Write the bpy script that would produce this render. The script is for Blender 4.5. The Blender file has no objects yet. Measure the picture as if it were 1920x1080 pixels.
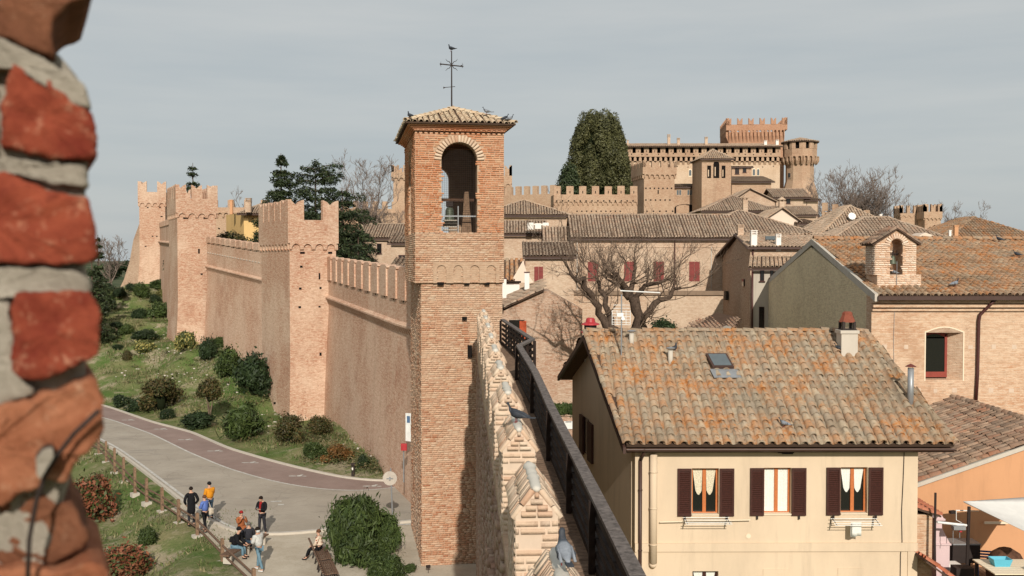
import bpy, math, random
import numpy as np
from mathutils import Vector, Matrix, noise
random.seed(7); rng = np.random.default_rng(7)
SC = bpy.context.scene
COL = SC.collection
# ---------------------------------------------------------------- camera
F = 1884.0; PITCH = math.radians(1.61)
cam_d = bpy.data.cameras.new('camera'); cam = bpy.data.objects.new('camera', cam_d); COL.objects.link(cam)
cam_d.sensor_width = 36; cam_d.lens = 36*F/1920; cam_d.clip_start = .05; cam_d.clip_end = 20000
cam.location = (0, 0, 0); cam.rotation_euler = (math.pi/2-PITCH, 0, 0)
cam_d.dof.use_dof = True; cam_d.dof.focus_distance = 45; cam_d.dof.aperture_fstop = 10.0
SC.camera = cam
# ---------------------------------------------------------------- light
LD = Vector((-.085, .885, -.45)).normalized()
sun_d = bpy.data.lights.new('sun', 'SUN'); sun = bpy.data.objects.new('sun', sun_d); COL.objects.link(sun)
sun_d.energy = 4.3; sun_d.angle = math.radians(.6); sun_d.color = (1, .925, .82)
sun.rotation_euler = LD.to_track_quat('-Z', 'Y').to_euler(); sun.location = (0, -20, 60)
W = bpy.data.worlds.new('World'); SC.world = W; W.use_nodes = True
nt = W.node_tree; nt.nodes.clear()
def nd(nt, t, **k):
    n = nt.nodes.new(t)
    for a, v in k.items(): setattr(n, a, v)
    return n
wo = nd(nt, 'ShaderNodeOutputWorld'); bg = nd(nt, 'ShaderNodeBackground'); bg.inputs[1].default_value = .1
sky = nd(nt, 'ShaderNodeTexSky', sky_type='NISHITA'); sky.sun_disc = False
sky.sun_elevation = math.asin(-LD.z); sky.sun_rotation = math.atan2(-LD.x, -LD.y); sky.dust_density = 2.5; sky.altitude = 100
tc = nd(nt, 'ShaderNodeTexCoord'); mp = nd(nt, 'ShaderNodeMapping'); mp.inputs['Scale'].default_value = (1.3, 1.3, 11); mp.inputs['Rotation'].default_value = (.05, .06, .3)
no = nd(nt, 'ShaderNodeTexNoise'); no.inputs['Scale'].default_value = 1.6; no.inputs['Detail'].default_value = 5; no.inputs['Roughness'].default_value = .55
cr = nd(nt, 'ShaderNodeValToRGB'); cr.color_ramp.elements[0].position = .34; cr.color_ramp.elements[0].color = (4.65, 5.08, 5.24, 1); cr.color_ramp.elements[1].position = .72; cr.color_ramp.elements[1].color = (5.75, 5.92, 5.82, 1)
mx = nd(nt, 'ShaderNodeMix', data_type='RGBA'); mx.inputs[0].default_value = .9
lk = nt.links.new
lk(tc.outputs['Generated'], mp.inputs[0]); lk(mp.outputs[0], no.inputs['Vector']); lk(no.outputs['Fac'], cr.inputs[0])
lk(sky.outputs[0], mx.inputs[6]); lk(cr.outputs[0], mx.inputs[7]); lk(mx.outputs[2], bg.inputs[0]); lk(bg.outputs[0], wo.inputs[0])
vs = SC.view_settings; vs.view_transform = 'Standard'; vs.look = 'None'; vs.exposure = 0.0; vs.gamma = 1; vs.use_curve_mapping = False
SC.cycles.max_bounces = 5; SC.cycles.diffuse_bounces = 3; SC.cycles.glossy_bounces = 2; SC.cycles.transmission_bounces = 3; SC.cycles.transparent_max_bounces = 6
# ---------------------------------------------------------------- pixel helpers (photo pixels at 1920 wide)
FW = Vector((0, math.cos(PITCH), -math.sin(PITCH))); UP = Vector((0, math.sin(PITCH), math.cos(PITCH)))
def ray(px, py): return FW + Vector(((px-960)/F, 0, 0)) + UP*((540-py)/F)
def P(px, py, Y):
    d = ray(px, py); return d*(Y/d.y)
def PG(px, py, z):
    d = ray(px, py); return d*(z/d.z)
def PP(px, py, o, n):
    d = ray(px, py); return d*(o.dot(n)/d.dot(n))
def V(*a): return Vector(a)
ZUP = V(0, 0, 1)
# ---------------------------------------------------------------- objects
def props(o, label=None, cat=None, group=None, kind=None):
    if label: o['label'] = label
    if cat: o['category'] = cat
    if group: o['group'] = group
    if kind: o['kind'] = kind
    return o
def thing(name, label, cat, loc=(0, 0, 0), group=None):
    o = bpy.data.objects.new(name, None); COL.objects.link(o); o.location = loc; o.empty_display_size = .3
    return props(o, label, cat, group)
def wloc(o):
    v = Vector((0, 0, 0))
    while o is not None: v += o.location; o = o.parent
    return v
def link(name, me, parent=None, loc=None):
    o = bpy.data.objects.new(name, me); COL.objects.link(o)
    if parent is not None: o.parent = parent
    if loc is not None: o.location = loc
    return o
class MB:
    def __init__(s): s.v = []; s.f = []; s.m = []; s.cm = 0
    def mat(s, i): s.cm = i; return s
    def add(s, vs, fs):
        b = len(s.v); s.v += [tuple(x) for x in vs]
        for f in fs: s.f.append(tuple(b+i for i in f)); s.m.append(s.cm)
        return s
    def box3(s, o, u, v, w):
        o, u, v, w = Vector(o), Vector(u), Vector(v), Vector(w)
        p = [o, o+u, o+u+v, o+v, o+w, o+u+w, o+u+v+w, o+v+w]
        f = [(0, 3, 2, 1), (4, 5, 6, 7), (0, 1, 5, 4), (1, 2, 6, 5), (2, 3, 7, 6), (3, 0, 4, 7)]
        if u.cross(v).dot(w) < 0: f = [tuple(reversed(q)) for q in f]
        return s.add(p, f)
    def box(s, c, sx, sy, sz, rz=0):
        c = Vector(c); ca, sa = math.cos(rz), math.sin(rz)
        u = V(ca, sa, 0)*sx; v = V(-sa, ca, 0)*sy; w = V(0, 0, sz)
        return s.box3(c-u/2-v/2-w/2, u, v, w)
    def prism(s, pts, ext):
        pts = [Vector(p) for p in pts]; e = Vector(ext); n = len(pts)
        nn = Vector((0, 0, 0))
        for i in range(n): nn += pts[i].cross(pts[(i+1) % n])
        if nn.dot(e) > 0: pts = pts[::-1]
        q = [p+e for p in pts]
        return s.add(pts+q, [tuple(range(n)), tuple(range(2*n-1, n-1, -1))]+[(i, i+n, (i+1) % n+n, (i+1) % n) for i in range(n)])
    def quad(s, a, b, c, d): return s.add([a, b, c, d], [(0, 1, 2, 3)])
    def tube(s, pts, rs, n=8, cap=True, up=None):
        pts = [Vector(p) for p in pts]
        if not isinstance(rs, (list, tuple)): rs = [rs]*len(pts)
        b = len(s.v); ref = None
        for i, p in enumerate(pts):
            t = (pts[min(i+1, len(pts)-1)]-pts[max(i-1, 0)])
            if t.length < 1e-9: t = V(0, 0, 1)
            t.normalize()
            if ref is None: ref = t.orthogonal()
            a = (ref-t*ref.dot(t))
            if a.length < 1e-6: a = t.orthogonal()
            a.normalize(); c = t.cross(a); ref = a
            for k in range(n):
                th = 2*math.pi*k/n; s.v.append(tuple(p+(a*math.cos(th)+c*math.sin(th))*rs[i]))
        for i in range(len(pts)-1):
            for k in range(n):
                k2 = (k+1) % n; s.f.append((b+i*n+k, b+i*n+k2, b+(i+1)*n+k2, b+(i+1)*n+k)); s.m.append(s.cm)
        if cap:
            s.f.append(tuple(b+k for k in range(n-1, -1, -1))); s.m.append(s.cm)
            e = b+(len(pts)-1)*n; s.f.append(tuple(e+k for k in range(n))); s.m.append(s.cm)
        return s
    def rings(s, rings, cap=True):           # loft of closed rings (lists of points)
        n = len(rings[0]); b = len(s.v)
        for r in rings: s.v += [tuple(p) for p in r]
        for i in range(len(rings)-1):
            for k in range(n):
                k2 = (k+1) % n; s.f.append((b+i*n+k, b+i*n+k2, b+(i+1)*n+k2, b+(i+1)*n+k)); s.m.append(s.cm)
        if cap:
            s.f.append(tuple(b+k for k in range(n-1, -1, -1))); s.m.append(s.cm)
            e = b+(len(rings)-1)*n; s.f.append(tuple(e+k for k in range(n))); s.m.append(s.cm)
        return s
    def lathe(s, c, prof, n=16):              # prof: (radius, z)
        c = Vector(c)
        return s.rings([[c+V(r*math.cos(2*math.pi*k/n), r*math.sin(2*math.pi*k/n), z) for k in range(n)] for r, z in prof])
    def mesh(s, name, mats, off=(0, 0, 0), smooth=False):
        va = np.array(s.v, dtype=np.float64).reshape(-1, 3)
        me = bpy.data.meshes.new(name)
        vo = va-np.array(off)
        me.from_pydata(vo.tolist(), [], s.f)
        if not isinstance(mats, (list, tuple)): mats = [mats]
        for m in mats: me.materials.append(m)
        if len(mats) > 1: me.polygons.foreach_set('material_index', s.m)
        autouv(me, np.array(off))
        if smooth: me.polygons.foreach_set('use_smooth', [True]*len(me.polygons))
        return me
    def build(s, name, mats, parent=None, loc=None, smooth=False, label=None, cat=None, group=None, kind=None):
        off = wloc(parent) if parent is not None else (Vector(loc) if loc is not None else V(0, 0, 0))
        o = link(name, s.mesh(name, mats, off, smooth), parent, None if parent is not None else off)
        return props(o, label, cat, group, kind)
def autouv(me, off):
    nl = len(me.loops)
    if nl == 0: return
    me.update()
    npoly = len(me.polygons)
    nor = np.empty(npoly*3); me.polygons.foreach_get('normal', nor); nor = nor.reshape(-1, 3)
    lt = np.empty(npoly, dtype=np.int32); me.polygons.foreach_get('loop_total', lt)
    vi = np.empty(nl, dtype=np.int32); me.loops.foreach_get('vertex_index', vi)
    co = np.empty(len(me.vertices)*3); me.vertices.foreach_get('co', co); co = co.reshape(-1, 3)+off
    ln = np.repeat(nor, lt, axis=0); p = co[vi]
    h = np.hypot(ln[:, 0], ln[:, 1]); flat = h < .3; h[h < 1e-6] = 1
    tx, ty = -ln[:, 1]/h, ln[:, 0]/h
    u = np.where(flat, p[:, 0], p[:, 0]*tx+p[:, 1]*ty); v = np.where(flat, p[:, 1], p[:, 2])
    uv = me.uv_layers.new(name='UVMap'); uv.data.foreach_set('uv', np.stack([u, v], 1).ravel())
def npmesh(name, v, f, mats, smooth=False):   # v (n,3), f (m,k) uniform faces
    v = np.asarray(v, dtype=np.float32); f = np.asarray(f, dtype=np.int32); m, k = f.shape
    me = bpy.data.meshes.new(name)
    me.vertices.add(len(v)); me.vertices.foreach_set('co', v.ravel())
    me.loops.add(m*k); me.loops.foreach_set('vertex_index', f.ravel())
    me.polygons.add(m); me.polygons.foreach_set('loop_start', np.arange(0, m*k, k, dtype=np.int32)); me.polygons.foreach_set('loop_total', np.full(m, k, dtype=np.int32))
    if not isinstance(mats, (list, tuple)): mats = [mats]
    for x in mats: me.materials.append(x)
    if smooth: me.polygons.foreach_set('use_smooth', np.ones(m, dtype=bool))
    me.update(calc_edges=True); me.validate()
    return me
def joined(bv, bf, mats4):                    # many copies of one small mesh as arrays
    bv = np.asarray(bv, dtype=np.float64); bf = np.asarray(bf, dtype=np.int64)
    A = np.array([[list(r) for r in m] for m in mats4])
    vv = np.einsum('nij,kj->nki', A[:, :3, :3], bv)+A[:, None, :3, 3]
    ff = bf[None]+(np.arange(len(A))*len(bv))[:, None, None]
    return vv.reshape(-1, 3), ff.reshape(-1, bf.shape[1])
# ---------------------------------------------------------------- materials
def newmat(name, rough=.9, spec=.2):
    m = bpy.data.materials.new(name); m.use_nodes = True; b = m.node_tree.nodes['Principled BSDF']
    b.inputs['Roughness'].default_value = rough
    b.inputs['Specular IOR Level'].default_value = spec
    return m, m.node_tree, b
def mixc(nt, fac, a, b, blend='MIX'):
    n = nt.nodes.new('ShaderNodeMix'); n.data_type = 'RGBA'; n.blend_type = blend
    for i, x in ((0, fac), (6, a), (7, b)):
        if isinstance(x, (int, float)): n.inputs[i].default_value = x
        elif isinstance(x, tuple): n.inputs[i].default_value = (*x[:3], 1)
        else: nt.links.new(x, n.inputs[i])
    return n.outputs[2]
def noi(nt, vec, scale, detail=4, rough=.6, lo=None, hi=None):
    n = nt.nodes.new('ShaderNodeTexNoise'); n.inputs['Scale'].default_value = scale; n.inputs['Detail'].default_value = detail; n.inputs['Roughness'].default_value = rough
    if vec is not None: nt.links.new(vec, n.inputs['Vector'])
    if lo is None: return n.outputs['Fac']
    r = nt.nodes.new('ShaderNodeMapRange'); r.inputs['From Min'].default_value = lo; r.inputs['From Max'].default_value = hi
    nt.links.new(n.outputs['Fac'], r.inputs['Value']); return r.outputs[0]
def pos(nt): return nt.nodes.new('ShaderNodeNewGeometry').outputs['Position']
def mapv(nt, vec, sc):
    n = nt.nodes.new('ShaderNodeMapping'); n.inputs['Scale'].default_value = sc; nt.links.new(vec, n.inputs[0]); return n.outputs[0]
def bump(nt, b, h, strength=.4, dist=.02):
    n = nt.nodes.new('ShaderNodeBump'); n.inputs['Strength'].default_value = strength; n.inputs['Distance'].default_value = dist
    nt.links.new(h, n.inputs['Height']); nt.links.new(n.outputs[0], b.inputs['Normal'])
def mth(nt, op, a, b=None):
    n = nt.nodes.new('ShaderNodeMath'); n.operation = op
    for i, x in ((0, a), (1, b)):
        if x is None: continue
        if isinstance(x, (int, float)): n.inputs[i].default_value = x
        else: nt.links.new(x, n.inputs[i])
    return n.outputs[0]
MC = {}
def plain(name, col, rough=.7, spec=.3, metal=0, var=.12, sc=6):
    if name in MC: return MC[name]
    m, nt, b = newmat(name, rough, spec); b.inputs['Metallic'].default_value = metal
    c = tuple(col)
    o = mixc(nt, noi(nt, pos(nt), sc, 4, .6, .3, .7), tuple(x*(1-var) for x in c), tuple(min(1, x*(1+var)) for x in c))
    nt.links.new(o, b.inputs['Base Color']); MC[name] = m; return m
def brickmat(name, light, mid, dark, mortar, bw=.29, bh=.078, wash=.5, pits=.5, ms=.012, streak=.5):
    m, nt, b = newmat(name, .95, .1)
    uv = nt.nodes.new('ShaderNodeTexCoord').outputs['UV']; p = pos(nt)
    # slight wobble of the courses
    w = nt.nodes.new('ShaderNodeTexNoise'); w.inputs['Scale'].default_value = 1.3; nt.links.new(p, w.inputs['Vector'])
    ad = nt.nodes.new('ShaderNodeVectorMath'); ad.operation = 'MULTIPLY_ADD'; nt.links.new(w.outputs['Color'], ad.inputs[0]); ad.inputs[1].default_value = (.05, .05, 0); nt.links.new(uv, ad.inputs[2])
    br = nt.nodes.new('ShaderNodeTexBrick'); nt.links.new(ad.outputs[0], br.inputs['Vector'])
    for k, v in (('Color1', mid), ('Color2', dark), ('Mortar', mortar)): br.inputs[k].default_value = (*v, 1)
    for k, v in (('Scale', 1), ('Mortar Size', ms), ('Mortar Smooth', .3), ('Bias', -.1), ('Brick Width', bw), ('Row Height', bh)): br.inputs[k].default_value = v
    c = br.outputs['Color']
    s1 = noi(nt, mapv(nt, uv, (1.3, 7.5, 1)), 1.0, 5, .68, .47, .57)
    c = mixc(nt, mth(nt, 'MULTIPLY', s1, streak), c, dark)
    s2 = noi(nt, mapv(nt, uv, (2.7, 9, 1)), 1.7, 3, .6, .47, .62)
    c = mixc(nt, mth(nt, 'MULTIPLY', s2, .7), c, light)
    big = noi(nt, p, .20, 6, .66, .44, .58)
    c = mixc(nt, mth(nt, 'MULTIPLY', big, wash), c, light)
    big2 = noi(nt, mapv(nt, p, (1, 1, .8)), .35, 6, .65, .55, .75)
    c = mixc(nt, mth(nt, 'MULTIPLY', big2, .7), c, tuple(x*.78 for x in dark))
    c = mixc(nt, mth(nt, 'MULTIPLY', noi(nt, mapv(nt, p, (1, 1, .16)), .8, 5, .7, .52, .75), .4), c, tuple(x*.62 for x in mid))
    c = mixc(nt, mth(nt, 'MULTIPLY', noi(nt, mapv(nt, uv, (1, 2.6, 1)), 2.3, 6, .8, .47, .60), .5), c, tuple((x+y)*.40 for x, y in zip(mid, dark)))
    c = mixc(nt, mth(nt, 'MULTIPLY', noi(nt, mapv(nt, uv, (1, 2.2, 1)), 3.9, 6, .8, .50, .62), .45), c, tuple(min(.8, x*1.12) for x in light))
    pit = noi(nt, mapv(nt, uv, (2.6, 5.5, 1)), 1.4, 6, .78, .60, .66)
    c = mixc(nt, mth(nt, 'MULTIPLY', pit, pits), c, tuple(x*.35 for x in dark))
    nt.links.new(c, b.inputs['Base Color'])
    h = mth(nt, 'SUBTRACT', noi(nt, p, 9, 5, .7), mth(nt, 'ADD', mth(nt, 'MULTIPLY', br.outputs['Fac'], .6), mth(nt, 'MULTIPLY', pit, .8)))
    bump(nt, b, h, .55, .03); MC[name] = m; return m
def piecebrick(name, cols, mortar):           # single bricks: colour by island or object
    m, nt, b = newmat(name, .95, .1)
    g = nt.nodes.new('ShaderNodeNewGeometry'); oi = nt.nodes.new('ShaderNodeObjectInfo')
    r = mth(nt, 'FRACT', mth(nt, 'ADD', g.outputs['Random Per Island'], oi.outputs['Random']))
    cr = nt.nodes.new('ShaderNodeValToRGB'); cr.color_ramp.interpolation = 'LINEAR'
    e = cr.color_ramp.elements; e[0].color = (*cols[0], 1); e[1].color = (*cols[-1], 1)
    for i, c in enumerate(cols[1:-1]): x = e.new((i+1)/(len(cols)-1)); x.color = (*c, 1)
    nt.links.new(r, cr.inputs[0]); p = g.outputs['Position']
    c = mixc(nt, mth(nt, 'MULTIPLY', noi(nt, p, .45, 5, .65, .4, .68), .6), cr.outputs[0], mortar)
    c = mixc(nt, mth(nt, 'MULTIPLY', noi(nt, p, 14, 5, .7, .55, .72), .5), c, tuple(x*1.1 for x in mortar))
    c = mixc(nt, mth(nt, 'MULTIPLY', noi(nt, p, 6, 5, .7, .58, .75), .5), c, tuple(x*.45 for x in cols[0]))
    nt.links.new(c, b.inputs['Base Color']); bump(nt, b, noi(nt, p, 35, 5, .7), .5, .02); MC[name] = m; return m
def tilemat(name, cols, lichen=(.45, .20, .045), la=.6, grey=(.30, .27, .22), dk=.5):
    m, nt, b = newmat(name, .95, .12)
    g = nt.nodes.new('ShaderNodeNewGeometry'); oi = nt.nodes.new('ShaderNodeObjectInfo')
    r = mth(nt, 'FRACT', mth(nt, 'ADD', g.outputs['Random Per Island'], oi.outputs['Random']))
    cr = nt.nodes.new('ShaderNodeValToRGB'); e = cr.color_ramp.elements; e[0].color = (*cols[0], 1); e[1].color = (*cols[-1], 1)
    for i, c in enumerate(cols[1:-1]): x = e.new((i+1)/(len(cols)-1)); x.color = (*c, 1)
    nt.links.new(r, cr.inputs[0]); p = g.outputs['Position']
    c = mixc(nt, mth(nt, 'MULTIPLY', noi(nt, p, 1.6, 6, .72, .42, .66), .65), cr.outputs[0], grey)
    c = mixc(nt, mth(nt, 'MULTIPLY', mth(nt, 'MULTIPLY', noi(nt, p, 1.0, 6, .75, .46, .62), noi(nt, p, 5.5, 5, .7, .38, .6)), la), c, lichen)
    c = mixc(nt, mth(nt, 'MULTIPLY', noi(nt, p, 11, 6, .78, .54, .68), dk), c, tuple(x*.3 for x in grey))
    c = mixc(nt, mth(nt, 'MULTIPLY', noi(nt, p, .45, 6, .7, .48, .68), .45), c, tuple(x*.5 for x in cols[1]))
    c = mixc(nt, mth(nt, 'MULTIPLY', noi(nt, p, 17, 5, .75, .6, .7), .5), c, tuple(min(.7, x*1.9) for x in grey))
    nt.links.new(c, b.inputs['Base Color']); bump(nt, b, noi(nt, p, 30, 5, .75), .5, .015); MC[name] = m; return m
def leafmat(name, a, bcol, cc=None, rough=.55, trans=.25):
    m, nt, b = newmat(name, rough, .25)
    g = nt.nodes.new('ShaderNodeNewGeometry')
    c = mixc(nt, g.outputs['Random Per Island'], a, bcol)
    if cc: c = mixc(nt, mth(nt, 'GREATER_THAN', mth(nt, 'FRACT', mth(nt, 'MULTIPLY', g.outputs['Random Per Island'], 17.3)), .62), c, cc)
    c = mixc(nt, noi(nt, g.outputs['Position'], 1.1, 3, .6, .35, .7), c, mixc(nt, .45, c, (0.01, .014, .005)))
    c = mixc(nt, noi(nt, g.outputs['Position'], .38, 4, .65, .38, .62), mixc(nt, .38, c, (0.01, .014, .005)), c)
    nt.links.new(c, b.inputs['Base Color']); MC[name] = m; return m
BR = dict(light=(.60, .415, .275), mid=(.50, .29, .17), dark=(.40, .185, .095), mortar=(.56, .42, .30))
m_fort = brickmat('fort_brick', (.66, .50, .375), (.49, .305, .20), (.38, .165, .095), (.58, .45, .34), wash=.65, pits=.75, streak=.9)
m_fortw = brickmat('curtain_brick', (.70, .52, .39), (.57, .355, .235), (.42, .19, .115), (.64, .48, .36), wash=.55, pits=.8, streak=.85)
m_castle = brickmat('castle_brick', (.54, .40, .28), (.46, .31, .205), (.34, .18, .11), (.52, .39, .28), wash=.45, pits=.6, streak=.7)
m_castle2 = brickmat('castle_pale_brick', (.64, .50, .37), (.58, .42, .29), (.48, .31, .19), (.6, .47, .35), wash=.6, pits=.3)
m_keep = brickmat('keep_brick', (.50, .31, .20), (.45, .25, .155), (.34, .155, .09), (.48, .32, .22), wash=.3, pits=.4)
m_town = brickmat('town_brick', (.60, .48, .36), (.53, .38, .27), (.42, .25, .16), (.57, .46, .35), wash=.5, pits=.45, streak=.5)
m_town2 = brickmat('rough_house_brick', (.56, .45, .35), (.47, .31, .22), (.35, .17, .10), (.50, .40, .31), wash=.4, pits=.9, streak=.8)
m_chapel = brickmat('chapel_brick', (.66, .50, .36), (.60, .42, .28), (.47, .24, .13), (.63, .48, .35), bw=.30, bh=.07, wash=.5, pits=.12, streak=.75)
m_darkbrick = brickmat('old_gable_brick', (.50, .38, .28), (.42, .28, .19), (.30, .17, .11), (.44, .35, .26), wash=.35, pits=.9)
m_towerb = brickmat('bell_tower_bed', (.50, .36, .25), (.46, .32, .22), (.40, .25, .16), (.5, .37, .26), wash=.4, pits=.4)
m_shaftb = piecebrick('shaft_brick', [(.34, .14, .075), (.46, .24, .14), (.55, .38, .26), (.50, .29, .18), (.40, .18, .10), (.58, .43, .31)], (.58, .46, .34))
m_belfryb = piecebrick('belfry_brick', [(.38, .13, .055), (.48, .20, .10), (.54, .27, .15), (.50, .22, .11), (.43, .16, .07), (.57, .36, .22)], (.55, .36, .24))
m_capb = piecebrick('merlon_brick', [(.48, .28, .18), (.58, .43, .31), (.62, .49, .37), (.55, .37, .25), (.50, .38, .29)], (.60, .48, .36))
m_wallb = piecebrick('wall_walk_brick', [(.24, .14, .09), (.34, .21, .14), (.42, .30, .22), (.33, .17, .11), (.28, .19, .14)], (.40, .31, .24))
m_t_house = tilemat('roof_tile_lichen', [(.36, .265, .175), (.26, .20, .14), (.42, .335, .235), (.36, .21, .12), (.31, .25, .185)], lichen=(.44, .16, .03), la=1.0, grey=(.30, .265, .21), dk=.95)
m_t_chap = tilemat('roof_tile_orange', [(.36, .22, .125), (.25, .17, .11), (.41, .30, .20), (.36, .18, .09), (.30, .23, .165)], lichen=(.46, .155, .028), la=.95, grey=(.29, .24, .18), dk=1.0)
m_t_old = tilemat('roof_tile_old', [(.44, .32, .23), (.36, .26, .19), (.50, .38, .28), (.40, .25, .17)], la=.15, grey=(.32, .27, .21), dk=.8)
m_t_town = tilemat('roof_tile_town', [(.50, .37, .26), (.40, .29, .21), (.55, .42, .31), (.46, .29, .19)], la=.3, grey=(.36, .30, .23), dk=.75)
m_t_tower = tilemat('roof_tile_tower', [(.52, .40, .28), (.44, .33, .23), (.58, .47, .34), (.50, .34, .22)], la=.2, grey=(.46, .39, .28), dk=.3)
m_t_red = tilemat('roof_tile_red', [(.36, .165, .10), (.31, .20, .14), (.42, .29, .205), (.24, .15, .105), (.17, .12, .09)], la=.15, grey=(.27, .22, .17), dk=1.0)
m_t_new = tilemat('roof_tile_new', [(.50, .17, .09), (.46, .14, .075), (.54, .2, .12)], la=0, grey=(.4, .2, .13), dk=.2)
m_bed = plain('tile_bed', (.085, .055, .04), .95, .05, sc=3)
m_dark = plain('dark_void', (.012, .010, .009), .9, .05)  # near-black colour put in for the shade inside holes and openings
def plaster(name, col, stain=.35, sc=.8):
    m, nt, b = newmat(name, .92, .12); p = pos(nt)
    c = mixc(nt, mth(nt, 'MULTIPLY', noi(nt, mapv(nt, p, (1, 1, .35)), sc, 6, .65, .45, .75), stain), col, tuple(x*.72 for x in col))
    c = mixc(nt, mth(nt, 'MULTIPLY', noi(nt, mapv(nt, p, (1, 1, .10)), 2.6, 5, .7, .54, .72), stain*.6), c, tuple(x*.55 for x in col))
    c = mixc(nt, mth(nt, 'MULTIPLY', noi(nt, p, 6, 5, .7, .5, .8), .15), c, tuple(min(1, x*1.1) for x in col))
    nt.links.new(c, b.inputs['Base Color']); bump(nt, b, noi(nt, p, 18, 5, .6), .15, .01); MC[name] = m; return m
m_cream = plaster('cream_plaster', (.655, .52, .375), .5)
m_pinkp = plaster('pale_pink_plaster', (.70, .57, .46), .15)
m_yellow = plaster('yellow_plaster', (.68, .46, .20), .3)
m_orange = plaster('orange_plaster', (.58, .31, .165), .5)
m_ochre = brickmat('ochre_gable', (.80, .67, .45), (.74, .60, .39), (.52, .39, .25), (.74, .62, .44), wash=.7, pits=.25, streak=.25)
m_greyp = plaster('stained_grey_plaster', (.46, .41, .34), .8, 1.4)
m_white = plaster('white_plaster', (.78, .74, .68), .2)
m_lilac = plaster('lilac_paint', (.62, .47, .47), .15)
m_mortar = plaster('lime_mortar', (.62, .54, .43), .4, 8)
m_trim = plaster('pale_trim', (.76, .64, .48), .15)
m_burg = plain('burgundy_paint', (.20, .035, .03), .6, .3)
m_shut = plain('dark_red_brown_shutter', (.048, .013, .008), .55, .35, var=.3, sc=20)
m_orwood = plain('orange_varnished_wood', (.48, .15, .045), .45, .4, sc=15)
m_glass = plain('dark_window_glass', (.012, .012, .011), .08, .6, var=0)
m_glass2 = plain('grey_window_glass', (.10, .12, .13), .12, .6, var=.1)
m_curtain = plain('white_curtain', (.72, .72, .66), .9, .1, sc=30)
m_lace = plain('cream_lace_curtain', (.62, .56, .42), .9, .1, var=.35, sc=40)
m_gutter = plain('brown_gutter', (.060, .030, .022), .5, .4)
m_pipe = plain('brown_downpipe', (.07, .022, .018), .5, .4)
m_disc = plain('sign_back', (.46, .41, .35), .6, .3)
m_flush = plaster('pinkish_mortar', (.60, .47, .36), .4, 6)
m_galv = plain('galvanised_steel', (.30, .31, .32), .45, .4, metal=.4)
m_white_m = plain('white_painted_metal', (.72, .72, .69), .5, .3)
m_iron = plain('dark_iron', (.035, .025, .022), .65, .3, metal=.3)
m_bronze = plain('green_bronze', (.10, .12, .085), .55, .4, metal=.3)
m_railw = plain('dark_stained_timber', (.022, .013, .010), .75, .2, var=.4, sc=8)
m_railt = plain('weathered_rail_top', (.13, .11, .10), .85, .2, var=.5, sc=14)
m_fencew = plain('fence_timber', (.22, .14, .09), .85, .15, var=.3, sc=10)
m_bench = plain('bench_timber', (.15, .09, .06), .8, .2, var=.35, sc=14)
m_wood = plain('brown_timber', (.10, .055, .035), .8, .15, var=.3, sc=10)
m_conc = plaster('pale_concrete', (.52, .47, .40), .4, 3)
m_bark = plain('bark', (.085, .06, .045), .95, .05, var=.4, sc=9)
m_twig = plain('twig_bark', (.16, .115, .085), .95, .05, var=.3, sc=5)
m_twigf = plain('pale_twig', (.20, .155, .13), .95, .05, var=.3, sc=2)
m_lf_green = leafmat('leaf_green', (.045, .075, .020), (.085, .12, .03))
m_lf_dark = leafmat('leaf_dark', (.018, .035, .014), (.04, .065, .022))
m_lf_var = leafmat('leaf_variegated', (.07, .09, .03), (.12, .14, .04), (.48, .42, .14))
m_lf_bronze = leafmat('leaf_bronze', (.08, .06, .025), (.14, .10, .035), (.06, .07, .02))
m_lf_red = leafmat('leaf_red', (.22, .055, .03), (.30, .12, .06), (.08, .10, .03))
m_lf_orange = leafmat('leaf_orange', (.28, .11, .03), (.16, .10, .03))
m_lf_ole = leafmat('leaf_oleander', (.035, .060, .018), (.095, .135, .035))
m_lf_con = leafmat('needle_dark', (.025, .042, .018), (.07, .09, .035))
m_lf_con2 = leafmat('needle_olive', (.075, .078, .030), (.15, .145, .058))
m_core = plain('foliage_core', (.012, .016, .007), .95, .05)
# ---------------------------------------------------------------- pieces: bricks and tiles
CUBE_V = np.array([(-.5, -.5, -.5), (.5, -.5, -.5), (.5, .5, -.5), (-.5, .5, -.5), (-.46, -.47, .5), (.47, -.46, .5), (.46, .45, .5), (-.47, .46, .5)])
CUBE_F = np.array([(0, 3, 2, 1), (4, 5, 6, 7), (0, 1, 5, 4), (1, 2, 6, 5), (2, 3, 7, 6), (3, 0, 4, 7)])
def frame(u, v, n, o):
    return Matrix(((u.x, v.x, n.x, o.x), (u.y, v.y, n.y, o.y), (u.z, v.z, n.z, o.z), (0, 0, 0, 1)))
def place_pieces(mats, bv, bf, parent, mat, name, indiv, stuffname, smooth=False, score=None):
    """the nearest pieces become objects of their own, the rest one joined part"""
    key = score or (lambda m: m.translation.length)
    mats = sorted(mats, key=key)
    pl = wloc(parent); T = Matrix.Translation(-pl)
    if indiv:
        me = npmesh(name, bv, bf, mat, smooth)
        for m in mats[:indiv]:
            o = link(name, me, parent); o.matrix_basis = T @ m
    rest = mats[indiv:]
    if rest:
        v, f = joined(bv, bf, [T @ m for m in rest])
        o = link(stuffname, npmesh(stuffname, v, f, mat, smooth), parent); o['kind'] = 'stuff'
        return o
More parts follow.
